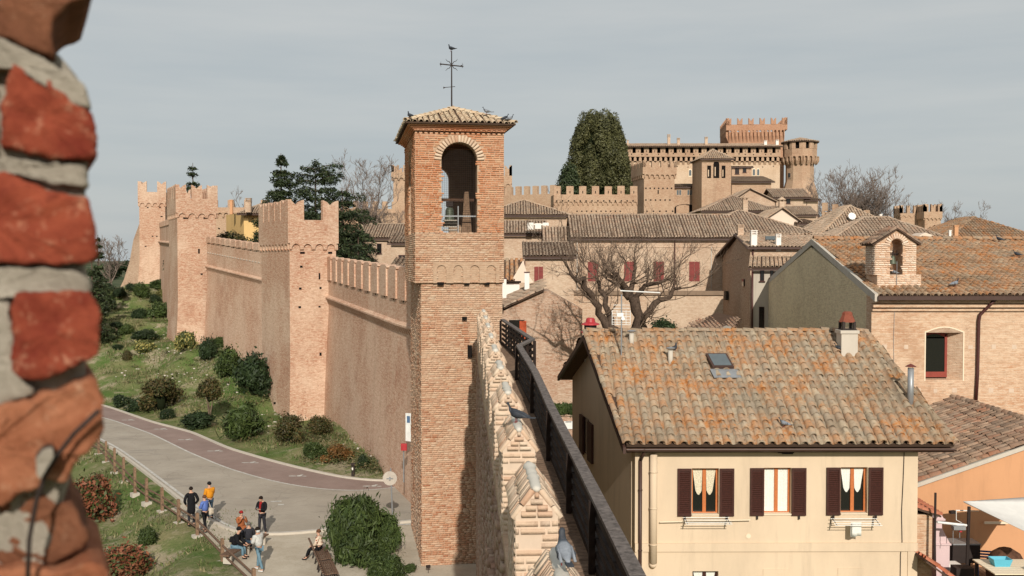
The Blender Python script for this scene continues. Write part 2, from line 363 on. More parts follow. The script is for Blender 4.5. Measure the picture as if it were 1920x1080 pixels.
def brick_mats(o, u, w, wid, hgt, ln=.27, pitch=.086, dep=.07, skip=None, jit=.012, keep=1.0, gap=.014, proud=.025):
    n = u.cross(w).normalized(); out = []; r = random.random; z = pitch/2; k = 0
    while z < hgt:
        x = -ln*(.5 if k % 2 else 0)*(.6+.8*r())
        while x < wid:
            l = ln*(.72+.5*r()) if r() > .25 else ln*.5
            x0, x1 = max(x, 0), min(x+l, wid)
            c = (x0+x1)/2
            if x1-x0 > .04 and not (skip and skip(c, z)) and r() < keep:
                off = (r()-.55)*2*jit; t = (r()-.5)*.03
                M = frame(u*(x1-x0-gap) + w*t*(x1-x0), w*(pitch-.018-.006*r()), n*dep, o+u*c+w*(z+(r()-.5)*.010)+n*(off-dep/2+proud))
                out.append(M)
            x += l
        z += pitch; k += 1
    return out
def tile_mesh(segs=5, rim=True, L=1.25, r0=.385, r1=.32):   # unit: across 1 = spacing, along 1 = row length
    v = []; f = []
    for (y, r, zo) in ((0, r0, .07), (L, r1, -.02)):
        for k in range(segs+1):
            a = math.pi*(k/segs); v.append((-r*math.cos(a), y, zo+r*math.sin(a)))
    n = segs+1
    for k in range(segs): f.append((k, k+1, n+k+1, n+k))
    if rim:
        b = len(v)
        for k in range(n):
            a = math.pi*k/segs; v.append((-(r0-.09)*math.cos(a), .0, .07+(r0-.09)*math.sin(a)))
        b2 = len(v)
        for k in range(n):
            a = math.pi*k/segs; v.append((-(r0-.09)*math.cos(a), .35, .06+(r0-.09)*math.sin(a)))
        for k in range(segs):
            f.append((k+1, k, b+k, b+k+1)); f.append((b+k+1, b+k, b2+k, b2+k+1))
    return np.array(v), np.array(f)
def inpoly(x, y, poly):
    c = False; n = len(poly); j = n-1
    for i in range(n):
        xi, yi = poly[i]; xj, yj = poly[j]
        if (yi > y) != (yj > y) and x < (xj-xi)*(y-yi)/(yj-yi+1e-12)+xi: c = not c
        j = i
    return c
def tile_roof(parent, poly, mat, sp=.23, row=.36, indiv=0, lod=1, jit=.012, bed=None, thick=.06, skip=None, pans=False, name='tile'):
    poly = [Vector(p) for p in poly]
    n = Vector((0, 0, 0))
    for i in range(len(poly)): n += poly[i].cross(poly[(i+1) % len(poly)])
    n.normalize()
    if n.z < 0: n = -n; poly = poly[::-1]
    up = (ZUP-n*n.z)
    up.normalize(); ac = up.cross(n)                      # across (right when looking up the slope)
    o = min(poly, key=lambda p: p.z)
    q = [((p-o).dot(ac), (p-o).dot(up)) for p in poly]
    mb = MB(); mb.prism([p for p in poly], -n*thick)
    bedo = mb.build('roof_bed', bed or m_bed, parent)
    x0, x1 = min(a for a, _ in q), max(a for a, _ in q); y1 = max(b for _, b in q)
    mats = []; pm = []
    nx = max(1, int((x1-x0)/sp)); spx = (x1-x0)/nx; ny = max(1, int(y1/row)); ry = y1/ny
    for i in range(nx):
        xc = x0+(i+.5)*spx; wob = random.gauss(0, jit)
        for j in range(ny):
            yc = j*ry-.03
            if not inpoly(xc, yc+ry*.5, q): continue
            if skip and skip(o+ac*xc+up*(yc+ry*.5)): continue
            g = random.gauss
            a = g(0, .02); s = 1+g(0, .03)
            u2 = (ac*math.cos(a)+up*math.sin(a)); v2 = (up*math.cos(a)-ac*math.sin(a))
            M = frame(u2*spx*s, v2*ry, n*spx*s*(1+g(0, .03)), o+ac*(xc+wob+g(0, jit*.5))+up*(yc+g(0, jit))+n*(.012+abs(g(0, .005))+.05*noise.noise((o+ac*xc+up*yc)*.55)))
            mats.append(M)
            if pans and i < nx-1 and inpoly(xc+spx/2, yc+ry*.5, q):
                pm.append(frame(ac*spx, up*ry, n*spx, o+ac*(xc+spx/2+wob)+up*yc+n*.02))
    bv, bf = tile_mesh(*((5, True) if lod else (3, False)))
    place_pieces(mats, bv, bf, parent, mat, name, indiv, name+'_field', smooth=False)
    if pm:
        v = []; f = []
        for (y, r) in ((0, .42), (1.2, .34)):
            for k in range(5): a = math.pi*k/4; v.append((-r*math.cos(a), y, .34-r*math.sin(a)*.9))
        for k in range(4): f.append((k, 5+k, 5+k+1, k+1))
        vv, ff = joined(np.array(v), np.array(f), [Matrix.Translation(-wloc(parent)) @ m for m in pm])
        link('pan_tile_field', npmesh('pan_tile_field', vv, ff, mat), parent)['kind'] = 'stuff'
    return bedo
def ridge_tiles(parent, a, b, mat, r=.10, ln=.38, name='ridge_tile', indiv=False):
    a, b = Vector(a), Vector(b); L = (b-a).length; n = max(1, int(L/ln)); d = (b-a)/n
    t = d.normalized(); s = t.cross(ZUP).normalized(); up = s.cross(t)
    mats = []
    for i in range(n):
        g = random.gauss
        mats.append(frame(s*(r/.4)*(1+g(0, .04)), d*1.0, up*(r/.4), a+d*i+up*(g(0, .006)-.01)+s*g(0, .008)))
    bv, bf = tile_mesh(5, True)
    if indiv: place_pieces(mats, bv, bf, parent, mat, name, len(mats), name)
    else: place_pieces(mats, bv, bf, parent, mat, name, 0, name+'_row')
# ---------------------------------------------------------------- walls
def merlon_poly(a, b, z0, h, style, cut=.38):
    u = b-a
    if style == 'swallow':
        prof = [(0, 0), (1, 0), (1, 1), (.93, .985), (.72, 1-cut*.35), (.58, 1-cut*.8), (.5, 1-cut), (.42, 1-cut*.8), (.28, 1-cut*.35), (.07, .985), (0, 1)]
    elif style == 'gable': prof = [(0, 0), (1, 0), (1, .84), (.5, 1), (0, .84)]
    elif style == 'cap': prof = [(0, 0), (1, 0), (1, .90), (1.10, .91), (1.10, .94), (.82, 1), (.18, 1), (-.10, .94), (-.10, .91), (0, .90)]
    elif style == 'round': prof = [(0, 0), (1, 0), (1, .80), (.8, .95), (.5, 1), (.2, .95), (0, .80)]
    else: prof = [(0, 0), (1, 0), (1, .98), (.5, 1.0), (0, .98)]
    return [Vector((a.x, a.y, z0))+Vector((u.x, u.y, 0))*x+ZUP*(h*y) for x, y in prof]
def merlon_row(parent, a, b, z0, n, h, inward, mat, fill=.5, style='swallow', start=0., name='merlon', slit=False, cut=.38, z1=None, tone=None):
    """n merlons between a and b (plan), each an own part"""
    a, b = Vector((a[0], a[1], 0)), Vector((b[0], b[1], 0)); u = b-a
    out = []
    for i in range(n):
        s = (i+start)/(n-1+fill) if n > 1 else .5-fill/2
        w = fill/(n-1+fill) if n > 1 else fill
        zz = z0 if z1 is None else z0+(z1-z0)*s
        pa = a+u*s; pb = a+u*(s+w)
        mb = MB(); mb.prism(merlon_poly(pa, pb, zz, h*(1+random.gauss(0, .012)), style, cut), inward)
        if slit:
            c = (pa+pb)/2; ud = u.normalized(); mb.mat(1).box3(Vector((c.x, c.y, zz+h*.12))-ud*.07-inward.normalized()*.01, ud*.14, inward.normalized()*.02, ZUP*h*.3)
        out.append(mb.build(name, [mat, m_dark], parent))
    return out
def arch_band(mb, a, b, zt, zb, n, out, pier=.28, drop=0., spring=.55, taper=True):
    """a projecting parapet foot: n little arches between corbels from a to b; outward vector out"""
    a, b = Vector((a[0], a[1], 0)), Vector((b[0], b[1], 0)); u = (b-a); L = u.length; ud = u/L; bw = L/n
    H = zt-zb; r = bw*(1-pier)/2; zs = zt-H*(1-spring)
    zs = min(zs, zt-r-.04)
    for i in range(n):
        x0 = i*bw; xm = x0+bw/2
        pts = [(x0, zt), (x0, zs), (xm-r, zs)]
        for k in range(1, 6):
            t = math.pi*k/6; pts.append((xm-r*math.cos(t), zs+r*math.sin(t)))
        pts += [(xm+r, zs), (x0+bw, zs), (x0+bw, zt)]
        P3 = [a+ud*x+ZUP*z for x, z in pts]
        mb.prism([p+out for p in P3], -out*.98)
    for i in range(n+1):
        xc = i*bw; hw = bw*pier/2
        x0, x1 = max(0, xc-hw), min(L, xc+hw)
        A = a+ud*x0; B = a+ud*x1
        if taper:
            pts = [A+ZUP*zb, A+ZUP*(zb+.55*(zs-zb))+out, A+ZUP*zs+out, A+ZUP*zs]
            mb.prism(pts, (B-A))
        else: mb.box3(A+ZUP*zb, B-A, out, ZUP*(zs-zb))
def holes(mb, o, u, n, pts, s=.16):
    """small putlog holes: dark sockets with a lip"""
    for x, z in pts:
        c = o+u*x+ZUP*z
        mb.box3(c-u*s/2-n*.02, u*s, n*.026, ZUP*s*.8)
def wall_holes(mb, o, u, wid, z0, z1, hs, thick, nrm):
    """rectangular wall with rectangular openings and real reveals. hs: (x0,x1,z0,z1). nrm points outwards"""
    xs = sorted({0, wid, *[h[0] for h in hs], *[h[1] for h in hs]}); zs = sorted({z0, z1, *[h[2] for h in hs], *[h[3] for h in hs]})
    for i in range(len(xs)-1):
        run = None
        for j in range(len(zs)-1):
            cx, cz = (xs[i]+xs[i+1])/2, (zs[j]+zs[j+1])/2
            solid = not any(h[0] < cx < h[1] and h[2] < cz < h[3] for h in hs)
            if solid: run = run if run is not None else zs[j]
            if run is not None and (not solid or j == len(zs)-2):
                top = zs[j+1] if solid else zs[j]
                mb.box3(o+u*xs[i]+ZUP*run-nrm*thick, u*(xs[i+1]-xs[i]), nrm*thick, ZUP*(top-run)); run = None
def dirs(th): return V(math.cos(th), math.sin(th), 0), V(-math.sin(th), math.cos(th), 0)
def solveW(A, u, px):
    k = (px-960)/F                                          # x/d.y approx with pitch: use plane of the pixel column
    # point A+u*t must lie on the vertical plane through camera and column px
    lo, hi = 0., 200.
    def col(t):
        p = A+u*t; dd = p.dot(FW); return p.x/dd*F+960
    for _ in range(60):
        m = (lo+hi)/2
        if col(m) < px: lo = m
        else: hi = m
    return (lo+hi)/2
class House: pass
def house(name, label, x0, x1, ye, Y, depth, rise, zb, th=0., roof='gx', mat=None, rmat=None, ov=.35, sp=.26, row=.40, lod=0, cat='house', indiv=0, eave_l=None, gut=True, frac=.5, rear=0., group=None, fascia=.12):
    A = P(x0, ye, Y); u, w = dirs(math.radians(th)); Wd = solveW(A, u, x1); D = depth
    A = A.copy(); zt = A.z
    t = thing(name, label, cat, (A.x+(u*Wd/2+w*D/2).x, A.y+(u*Wd/2+w*D/2).y, zb), group)
    B = A+u*Wd; C = B+w*D; E = A+w*D
    mb = MB(); d = zt-zb
    mb.box3(A-ZUP*d, u*Wd, w*D, ZUP*(d-.002))
    R = ZUP*rise
    if roof == 'gx':
        Cr, Er = C+ZUP*rear, E+ZUP*rear
        for q in (A, B-u*.25):
            mb.prism([q, q+w*D+ZUP*rear, q+w*D*frac+R], u*.25)
    elif roof == 'gy':
        for q in (A, E-w*.25): mb.prism([q, q+u*Wd, q+u*Wd*frac+R], w*.25)
    elif roof == 'shed':
        for q in (A, B-u*.25): mb.prism([q, q+w*D, q+w*D+R], u*.25)
        mb.box3(E-w*.25, u*Wd, w*.25, R)
    mb.build('wall', mat or m_town, t)
    rf = thing('roof', None, None, (0, 0, 0)); rf.parent = t
    rf.location = (0, 0, zt-zb)
    rm = rmat or m_t_town; k = .10
    def tr(poly, **kw): return tile_roof(rf, [p+ZUP*k for p in poly], rm, sp, row, lod=lod, **kw)
    if roof == 'gx':
        m = w*(D*frac)+R; f1 = (w*(D*frac)+R); s1 = f1.normalized()*ov/max(.2, f1.normalized().dot(w))
        bk = (w*D*(1-frac)-R+ZUP*rear); s2 = bk.normalized()*ov/max(.2, bk.normalized().dot(w)); oh = u*ov
        r0, r1 = A+m-oh, B+m+oh
        tr([A-s1-oh, B-s1+oh, r1, r0], indiv=indiv); tr([C+ZUP*rear+s2+oh, E+ZUP*rear+s2-oh, r0, r1])
        ridge_tiles(rf, r0+ZUP*(k+.02), r1+ZUP*(k+.02), rm)
        g0, g1 = A-s1-oh, B-s1+oh
    elif roof == 'gy':
        m = u*(Wd*frac)+R; s1 = m.normalized()*ov; m2 = (-u*(Wd*(1-frac))+R); s2 = m2.normalized()*ov; oh = w*ov
        r0, r1 = A+m-oh, E+m+oh
        tr([E-s1+oh, A-s1-oh, r0, r1]); tr([B-s2-oh, C-s2+oh, r1, r0])
        ridge_tiles(rf, r0+ZUP*(k+.02), r1+ZUP*(k+.02), rm)
        g0 = g1 = None
    elif roof == 'shed':
        m = w*D+R; s1 = m.normalized()*ov; oh = u*ov
        tr([A-s1-oh, B-s1+oh, B+m+s1+oh, A+m+s1-oh], indiv=indiv); g0, g1 = A-s1-oh, B-s1+oh
    elif roof == 'hip':
        h = min(Wd, D)/2
        if Wd >= D: ra, rb = A+u*h+w*D/2+R, B-u*h+w*D/2+R
        else: ra, rb = A+u*Wd/2+w*h+R, E+u*Wd/2-w*h+R
        c = (A+C)/2
        ex = lambda q: q+((q-c)/(q-c).length)*ov*1.3-ZUP*(R.z/h*ov*.9)
        a, b, cc, e = ex(A), ex(B), ex(C), ex(E)
        if Wd >= D: tr([a, b, rb, ra], indiv=indiv); tr([b, cc, rb]); tr([cc, e, ra, rb]); tr([e, a, ra])
        else: tr([a, b, ra]); tr([b, cc, rb, ra]); tr([cc, e, rb]); tr([e, a, ra, rb])
        for p, q in ((a, ra), (b, rb), (cc, rb), (e, ra), (ra, rb)):
            if (p-q).length > .5: ridge_tiles(rf, p+ZUP*(k+.03), q+ZUP*(k+.03), rm)
        g0, g1 = a, b
    if gut and g0 is not None:
        g = MB(); g.box3(g0-w*.10-ZUP*.10, g1-g0, w*.12, ZUP*.12); g.build('gutter', m_gutter, t)
    H = House(); H.t = t; H.A = A; H.u = u; H.w = w; H.W = Wd; H.D = D; H.zt = zt; H.rf = rf; H.rise = rise; H.frac = frac; H.n = -w
    return H
def front_xz(H, px, py, side='front'):
    if side == 'front': p = PP(px, py, H.A, H.w); return (p-H.A).dot(H.u), p.z
    p = PP(px, py, H.A, H.u); return (p-H.A).dot(H.w), p.z
def window(H, px, py, wpx, hpx, kind='dark', side='front', parent=None, name='window'):
    """a framed window or shut shutters on a far house"""
    o, u, n = (H.A, H.u, -H.w) if side == 'front' else (H.A, H.w, -H.u)
    c = PP(px, py, o, n); Y = c.y; sc = Y/F
    a = PP(px-wpx/2, py, o, n); b = PP(px+wpx/2, py, o, n); wd = (b-a).length; h = hpx*sc
    uu = u if u.dot(b-a) > 0 else -u
    q = c-uu*wd/2-ZUP*h/2
    if kind == 'shutter' or kind == 'shutter_brown':
        m = m_burg if kind == 'shutter' else m_shut
        f = MB()
        f.box3(q-n*.02-uu*.05-ZUP*.05, uu*(wd+.10), n*.05, ZUP*.05)
        fo = f.build('window', m_town, H.t)
        for i in range(2):
            s = MB(); s.box3(q+uu*(i*wd/2+.01)-n*.01, uu*(wd/2-.02), n*.05, ZUP*h)
            for k in range(3): s.box3(q+uu*(i*wd/2+.04)+n*.04+ZUP*h*(.04+k*.32), uu*(wd/2-.08), n*.012, ZUP*h*.27)
            s.build('shutter', m, fo)
    else:
        f = MB(); t = min(.08, wd*.12)
        for (x, z, ww, hh) in ((0, 0, wd, t), (0, h-t, wd, t), (0, 0, t, h), (wd-t, 0, t, h)) + (((wd/2-t/2, 0, t, h),) if wd > .7 else ()):
            f.box3(q+uu*x+ZUP*z-n*.01, uu*ww, n*(.035 if hh > ww else .037), ZUP*hh)
        f.box3(q-uu*.06-ZUP*.07-n*.01, uu*(wd+.12), n*.10, ZUP*.07)
        fo = f.build('window', m_shut if kind == 'dark' else m_town, H.t)
        g = MB(); g.box3(q+uu*t*.5+ZUP*t*.5-n*.02, uu*(wd-t), n*.032, ZUP*(h-t)); g.build('pane', m_glass if kind == 'dark' else m_glass2, fo)
def downpipe(H, px, y0, y1, r=.05, mat=None, parent=None):
    a = PP(px, y0, H.A, H.w)-H.w*(r+.03); b = Vector((a.x, a.y, PP(px, y1, H.A, H.w).z))
    MB().tube([a, b], r, 8).build('downpipe', mat or m_pipe, H.t, smooth=True)
def chimney(label, px, py0, py1, Y, wpx, mat, style='slots', loc_parent=None, cap=None):
    """free chimney: from py1 (base) up to py0 (top)"""
    s = Y/F; w = wpx*s; b = P(px, py1, Y); top = P(px, py0, Y).z; h = top-b.z
    t = thing('chimney', label, 'chimney', (b.x, b.y, b.z-.4)); mb = MB()
    sh = h*.62 if style != 'plain' else h*.9
    mb.box(b+ZUP*(sh/2-.2), w, w*.9, sh+.4); mb.build('stack', mat, t)
    c = MB()
    if style == 'slots':
        for k in range(3): c.box(b+ZUP*(sh+h*.05+k*h*.12), w*1.15, w*1.05, h*.05)
        for sx in (-1, 1):
            for sy in (-1, 1): c.box(b+V(sx*w*.4, sy*w*.35, sh+h*.15), w*.14, w*.14, h*.30)
    elif style == 'hood':
        for sx in (-1, 1):
            for sy in (-1, 1): c.box(b+V(sx*w*.4, sy*w*.35, sh+h*.07), w*.16, w*.16, h*.14)
        z = sh+h*.14
        c.prism([b+V(-w*.8, -w*.7, z), b+V(w*.8, -w*.7, z), b+V(0, -w*.7, h)], V(0, w*1.4, 0))
    else: c.box(b+ZUP*(h*.93), w*1.25, w*1.15, h*.09)
    c.build('chimney_cap', cap or mat, t); return t
# ---------------------------------------------------------------- leaves and trees
def rand_dirs(n, g):
    v = g.normal(size=(n, 3)); return v/np.linalg.norm(v, axis=1, keepdims=True)
def leafcloud(cent, size, g, out=None, aspect=2.2, tilt=.6):
    """cent (n,3) -> one rhombic leaf each"""
    n = len(cent); d = rand_dirs(n, g)
    if out is not None: d = d*tilt+out; d /= np.linalg.norm(d, axis=1, keepdims=True)
    r = rand_dirs(n, g); a = np.cross(d, r); a /= np.linalg.norm(a, axis=1, keepdims=True)+1e-9
    b = np.cross(d, a); s = size*(.6+.8*g.random(n))[:, None]
    v = np.stack([cent-a*s*.5, cent-b*s*.5/aspect+a*s*.05, cent+a*s*.5, cent+b*s*.5/aspect+a*s*.05+d*s*.08], 1)
    f = np.arange(n*4).reshape(n, 4)
    return v.reshape(-1, 3), f
def lobed(n, rad, g, nl=12, lr=.5, flat=0.):
    """points and outward normals on a lumpy ellipsoid with base at z=0"""
    L = rand_dirs(nl, g); L[:, 2] = np.abs(L[:, 2])*1.45-.80; k = g.integers(0, nl, n)
    d = rand_dirs(n, g); rr = lr*(.75+.5*g.random(nl))[k][:, None]
    p = L[k]*(1-lr)*(.55+.65*g.random((nl, 1))[k])+d*rr*(.60+.5*g.random((n, 1))**1.5)
    keep = ~((np.linalg.norm(p, axis=1) < .30))
    p, d = p[keep], d[keep]
    p = p*(1+.42*g.random(len(p))*(g.random(len(p)) < .12))[:, None]
    p = p*np.array(rad); p[:, 2] += rad[2]*.92
    ok = p[:, 2] > -.02; return p[ok], d[ok]
BUSH = {}
def bush_mesh(kind, seed):
    key = (kind, seed)
    if key in BUSH: return BUSH[key]
    g = np.random.default_rng(seed*31+len(kind)); rad = (1, 1, .92)
    K = dict(green=(3600, .17, m_lf_green, 2.0), dark=(3600, .16, m_lf_dark, 2.0), variegated=(3000, .19, m_lf_var, 2.0), bronze=(2600, .14, m_lf_bronze, 2.2), red=(4200, .15, m_lf_red, 2.2), orange=(2400, .16, m_lf_orange, 2.4), oleander=(15000, .20, m_lf_ole, 5.0), spiky=(2200, .42, m_lf_green, 7.0), tree=(2600, .15, m_lf_bronze, 2.0))[kind]
    p, d = lobed(int(K[0]*1.6), rad, g, 16 if kind != 'oleander' else 34, .42 if kind != 'oleander' else .3)
    v, f = leafcloud(p, K[1], g, d, K[3], .9)
    me = npmesh(kind+'_bush', v, f, [K[2], m_core])
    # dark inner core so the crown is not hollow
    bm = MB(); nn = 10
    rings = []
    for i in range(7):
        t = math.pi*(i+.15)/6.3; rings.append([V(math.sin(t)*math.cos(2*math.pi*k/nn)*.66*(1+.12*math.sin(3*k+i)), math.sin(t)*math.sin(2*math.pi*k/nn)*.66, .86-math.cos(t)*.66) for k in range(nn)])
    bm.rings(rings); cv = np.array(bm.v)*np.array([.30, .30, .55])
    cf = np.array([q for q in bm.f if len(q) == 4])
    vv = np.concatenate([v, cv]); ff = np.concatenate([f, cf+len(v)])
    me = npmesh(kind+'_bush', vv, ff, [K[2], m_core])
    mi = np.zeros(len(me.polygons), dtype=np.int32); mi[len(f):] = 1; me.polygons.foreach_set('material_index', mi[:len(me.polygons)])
    BUSH[key] = me; return me
def bush(label, loc, rx, rz, kind='green', seed=0, cat='bush', name='bush', group=None, rot=0, lift=0.):
    me = bush_mesh(kind, seed % 3)
    if lift > 0:
        t = thing(name, label, cat, loc, group)
        o = link('crown', me, t); o.scale = (rx, rx, rz); o.location = (0, 0, lift); o.rotation_euler = (0, 0, rot)
        mb = MB()
        for k in range(3):
            a = k*2.1+rot; mb.tube([V(*loc), V(*loc)+V(math.cos(a)*rx*.08, math.sin(a)*rx*.08, lift*.6), V(*loc)+V(math.cos(a)*rx*.3, math.sin(a)*rx*.3, lift+rz*.6)], [.07, .055, .02], 6)
        mb.build('trunk', m_twig, t); return t
    o = link(name, me, None, Vector(loc)); o.scale = (rx, rx, rz); o.rotation_euler = (0, 0, rot)
    return props(o, label, cat, group)
def bare_tree(name, label, base, limbs, twigmat, barkmat, seed=0, depth=4, density=1.0, twig_len=1.0, up=.35, group=None, r0=.25, tr=.012):
    """limbs: list of point lists (world) with start radius; twigs sprout and fork from them"""
    g = random.Random(seed); t = thing(name, label, 'tree', base, group)
    trunk = MB(); segs = []
    def grow(p, d, L, r, lev):
        n = 3; pts = [p]; q = p; dd = d.normalized()
        for i in range(n):
            dd = (dd+V(g.gauss(0, .16), g.gauss(0, .16), g.gauss(0, .12)+up*.22)).normalized(); q = q+dd*(L/n); pts.append(q)
        for i in range(n): segs.append((pts[i], pts[i+1], r*(1-i*.22), r*(1-(i+1)*.22)))
        if lev <= 0: return
        for _ in range(g.choice((2, 3, 3)) if lev > 1 else g.choice((2, 3, 4))):
            i = g.choice((1, 2, 3, 3)); s = V(g.gauss(0, 1), g.gauss(0, 1), g.gauss(0, .7)+.2).normalized()
            nd_ = (dd*.75+s*.62).normalized()
            grow(pts[i], nd_, L*g.uniform(.55, .8), max(r*.5, tr*.5), lev-1)
    for (pts, ra, rb, den) in limbs:
        m = len(pts); sp = []
        for i in range(m-1):                      # subdivide with wobble
            for k in range(3):
                f = k/3; a = Vector(pts[i]).lerp(Vector(pts[i+1]), f); w = ra*.35
                sp.append(a+(V(g.gauss(0, w), g.gauss(0, w), g.gauss(0, w)) if (i or k) else V(0, 0, 0)))
        sp.append(Vector(pts[-1])); n = len(sp)
        rs = [ra+(rb-ra)*i/(n-1) for i in range(n)]
        trunk.tube(sp, [x*(1+g.gauss(0, .06)) for x in rs], 9)
        cnt = int(den*density)
        for _ in range(cnt):
            f = g.uniform(.25, 1)**.8*(n-1); i = min(n-2, int(f)); p = sp[i].lerp(sp[i+1], f-i)
            ax = (sp[i+1]-sp[i]).normalized(); s = V(g.gauss(0, 1), g.gauss(0, 1), g.gauss(0, .8)+up).normalized()
            grow(p, (ax*.4+s).normalized(), twig_len*g.uniform(.6, 1.3), max(tr*1.6, rs[i]*.30), depth-2)
        grow(sp[-1], (sp[-1]-sp[-2]), twig_len*1.3, rb*.8, depth-1)
    trunk.build('trunk', barkmat, t, smooth=True)
    # twigs as 3-sided prisms with numpy
    A = np.array([s[0] for s in segs]); B = np.array([s[1] for s in segs]); ra = np.array([s[2] for s in segs]); rb = np.array([s[3] for s in segs])
    ra = np.maximum(ra, tr*.45); rb = np.maximum(rb, tr*.35)
    d = B-A; d /= np.linalg.norm(d, axis=1, keepdims=True)+1e-9
    a = np.cross(d, np.array([.3, .5, .81])); a /= np.linalg.norm(a, axis=1, keepdims=True)+1e-9; b = np.cross(d, a)
    vs = []
    for (X, r) in ((A, ra), (B, rb)):
        for k in range(3):
            th = 2*math.pi*k/3; vs.append(X+(a*math.cos(th)+b*math.sin(th))*r[:, None])
    v = np.stack(vs, 1)-np.array(wloc(t)); n = len(v)
    f = np.array([(0, 1, 4, 3), (1, 2, 5, 4), (2, 0, 3, 5)])[None]+(np.arange(n)*6)[:, None, None]
    o = link('crown', npmesh('crown', v.reshape(-1, 3), f.reshape(-1, 4), twigmat), t); return t
def auto_tree(name, label, base, H, spread, seed, twigmat=None, nl=7, depth=5, tr=.03, density=5, group=None, lean=0, twig=None):
    g = random.Random(seed); b = Vector(base); limbs = []
    th = H*.28; top = b+V(lean, 0, th)
    limbs.append(([b, b+V(lean*.4, 0, th*.5), top], H*.022, H*.018, 1))
    for i in range(nl):
        a = 2*math.pi*i/nl+g.uniform(-.3, .3); s = spread*g.uniform(.45, .95); hh = H*g.uniform(.46, .68)
        limbs.append(([top-ZUP*.2, top+V(math.cos(a)*s*.35, math.sin(a)*s*.35, (hh-th)*.45), b+V(math.cos(a)*s*.75, math.sin(a)*s*.75, hh)], H*.013, H*.005, density))
    return bare_tree(name, label, base, limbs, twigmat or m_twigf, m_twigf, seed, depth, 1.0, twig or H*.12, .5, group, tr=tr)
def conifer(name, label, base, H, R, seed, tiers=16, mat=None, droop=-.12, power=1.0, leaf=.38, dens=26, top=1.0, group=None, bare=.08):
    g = np.random.default_rng(seed); t = thing(name, label, 'tree', base, group)
    b = Vector(base); MB().tube([b, b+ZUP*H*.5, b+ZUP*H], [H*.018, H*.011, .03], 8).build('trunk', m_bark, t, smooth=True)
    cents = []; outs = []; tw = MB()
    for i in range(tiers):
        f = bare+(1-bare)*i/tiers; z = H*f+g.normal()*H*.012; Lm = R*(1-f)**power*(.85+.3*g.random())+.15*top
        nb = int(5+5*(1-f))
        for k in range(nb):
            a = 2*math.pi*(k+g.random()*.7)/nb+i; L = Lm*(.5+.65*g.random()); dr = droop+g.normal()*.13
            n = max(8, int(dens*L)); s = g.random(n)**.65; wd = L*.15*(1-s*.5)+.09
            lat = g.normal(size=n)*wd; zz = z+L*s*(.20-dr*-1*s)+g.normal(size=n)*.09*(1+.25*L)-np.abs(lat)*.45-.10*L*s**3
            x = np.cos(a)*L*s-np.sin(a)*lat; y = np.sin(a)*L*s+np.cos(a)*lat
            cents.append(np.stack([x, y, zz], 1)); outs.append(np.tile([math.cos(a)*.3, math.sin(a)*.3, 1.0], (n, 1)))
            e = b+V(math.cos(a)*L*.85, math.sin(a)*L*.85, z+L*.85*(.2+dr*.85)); tw.tube([b+ZUP*z, (b+ZUP*z+e)/2+ZUP*L*.03, e], [H*.004, H*.003, .01], 4)
    c = np.concatenate(cents); o = np.concatenate(outs); v, f = leafcloud(c, leaf*1.2, g, o, 3.6, .9)
    link('crown', npmesh('crown', v, f, mat or m_lf_con), t); tw.build('branch', m_bark, t, kind=None); return t
# ================================================================ TERRAIN
RZ = -12.5
edge_near = [(120, 800), (180, 823), (215, 842), (250, 867), (314, 916), (343, 939), (377, 963), (415, 987), (434, 996), (468, 1002), (516, 1004), (575, 998), (640, 992), (700, 985), (757, 979), (800, 975)]
edge_mid = [(120, 768), (180, 780), (212, 788), (285, 814), (356, 849), (426, 878), (497, 899), (560, 912), (609, 918), (660, 921), (710, 919), (760, 911), (800, 905)]
edge_far = [(120, 752), (180, 758), (205, 765), (285, 793), (356, 811), (426, 842), (497, 863), (567, 881), (640, 897), (672, 901), (730, 905), (780, 902), (800, 900)]
def resamp(pts, n):
    pts = [np.array(p[:2], float) for p in pts]; d = [0]
    for i in range(1, len(pts)): d.append(d[-1]+np.linalg.norm(pts[i]-pts[i-1]))
    t = np.linspace(0, d[-1], n); A = np.array(pts)
    return np.stack([np.interp(t, d, A[:, 0]), np.interp(t, d, A[:, 1])], 1)
def gl(pts, n=60):
    q = resamp([PG(x, y, RZ) for x, y in pts], n)
    k = np.array([.25, .5, .25])
    for _ in range(3):
        q[1:-1] = q[:-2]*.25+q[1:-1]*.5+q[2:]*.25
    return q
E1, E2, E3 = gl(edge_near), gl(edge_mid), gl(edge_far)
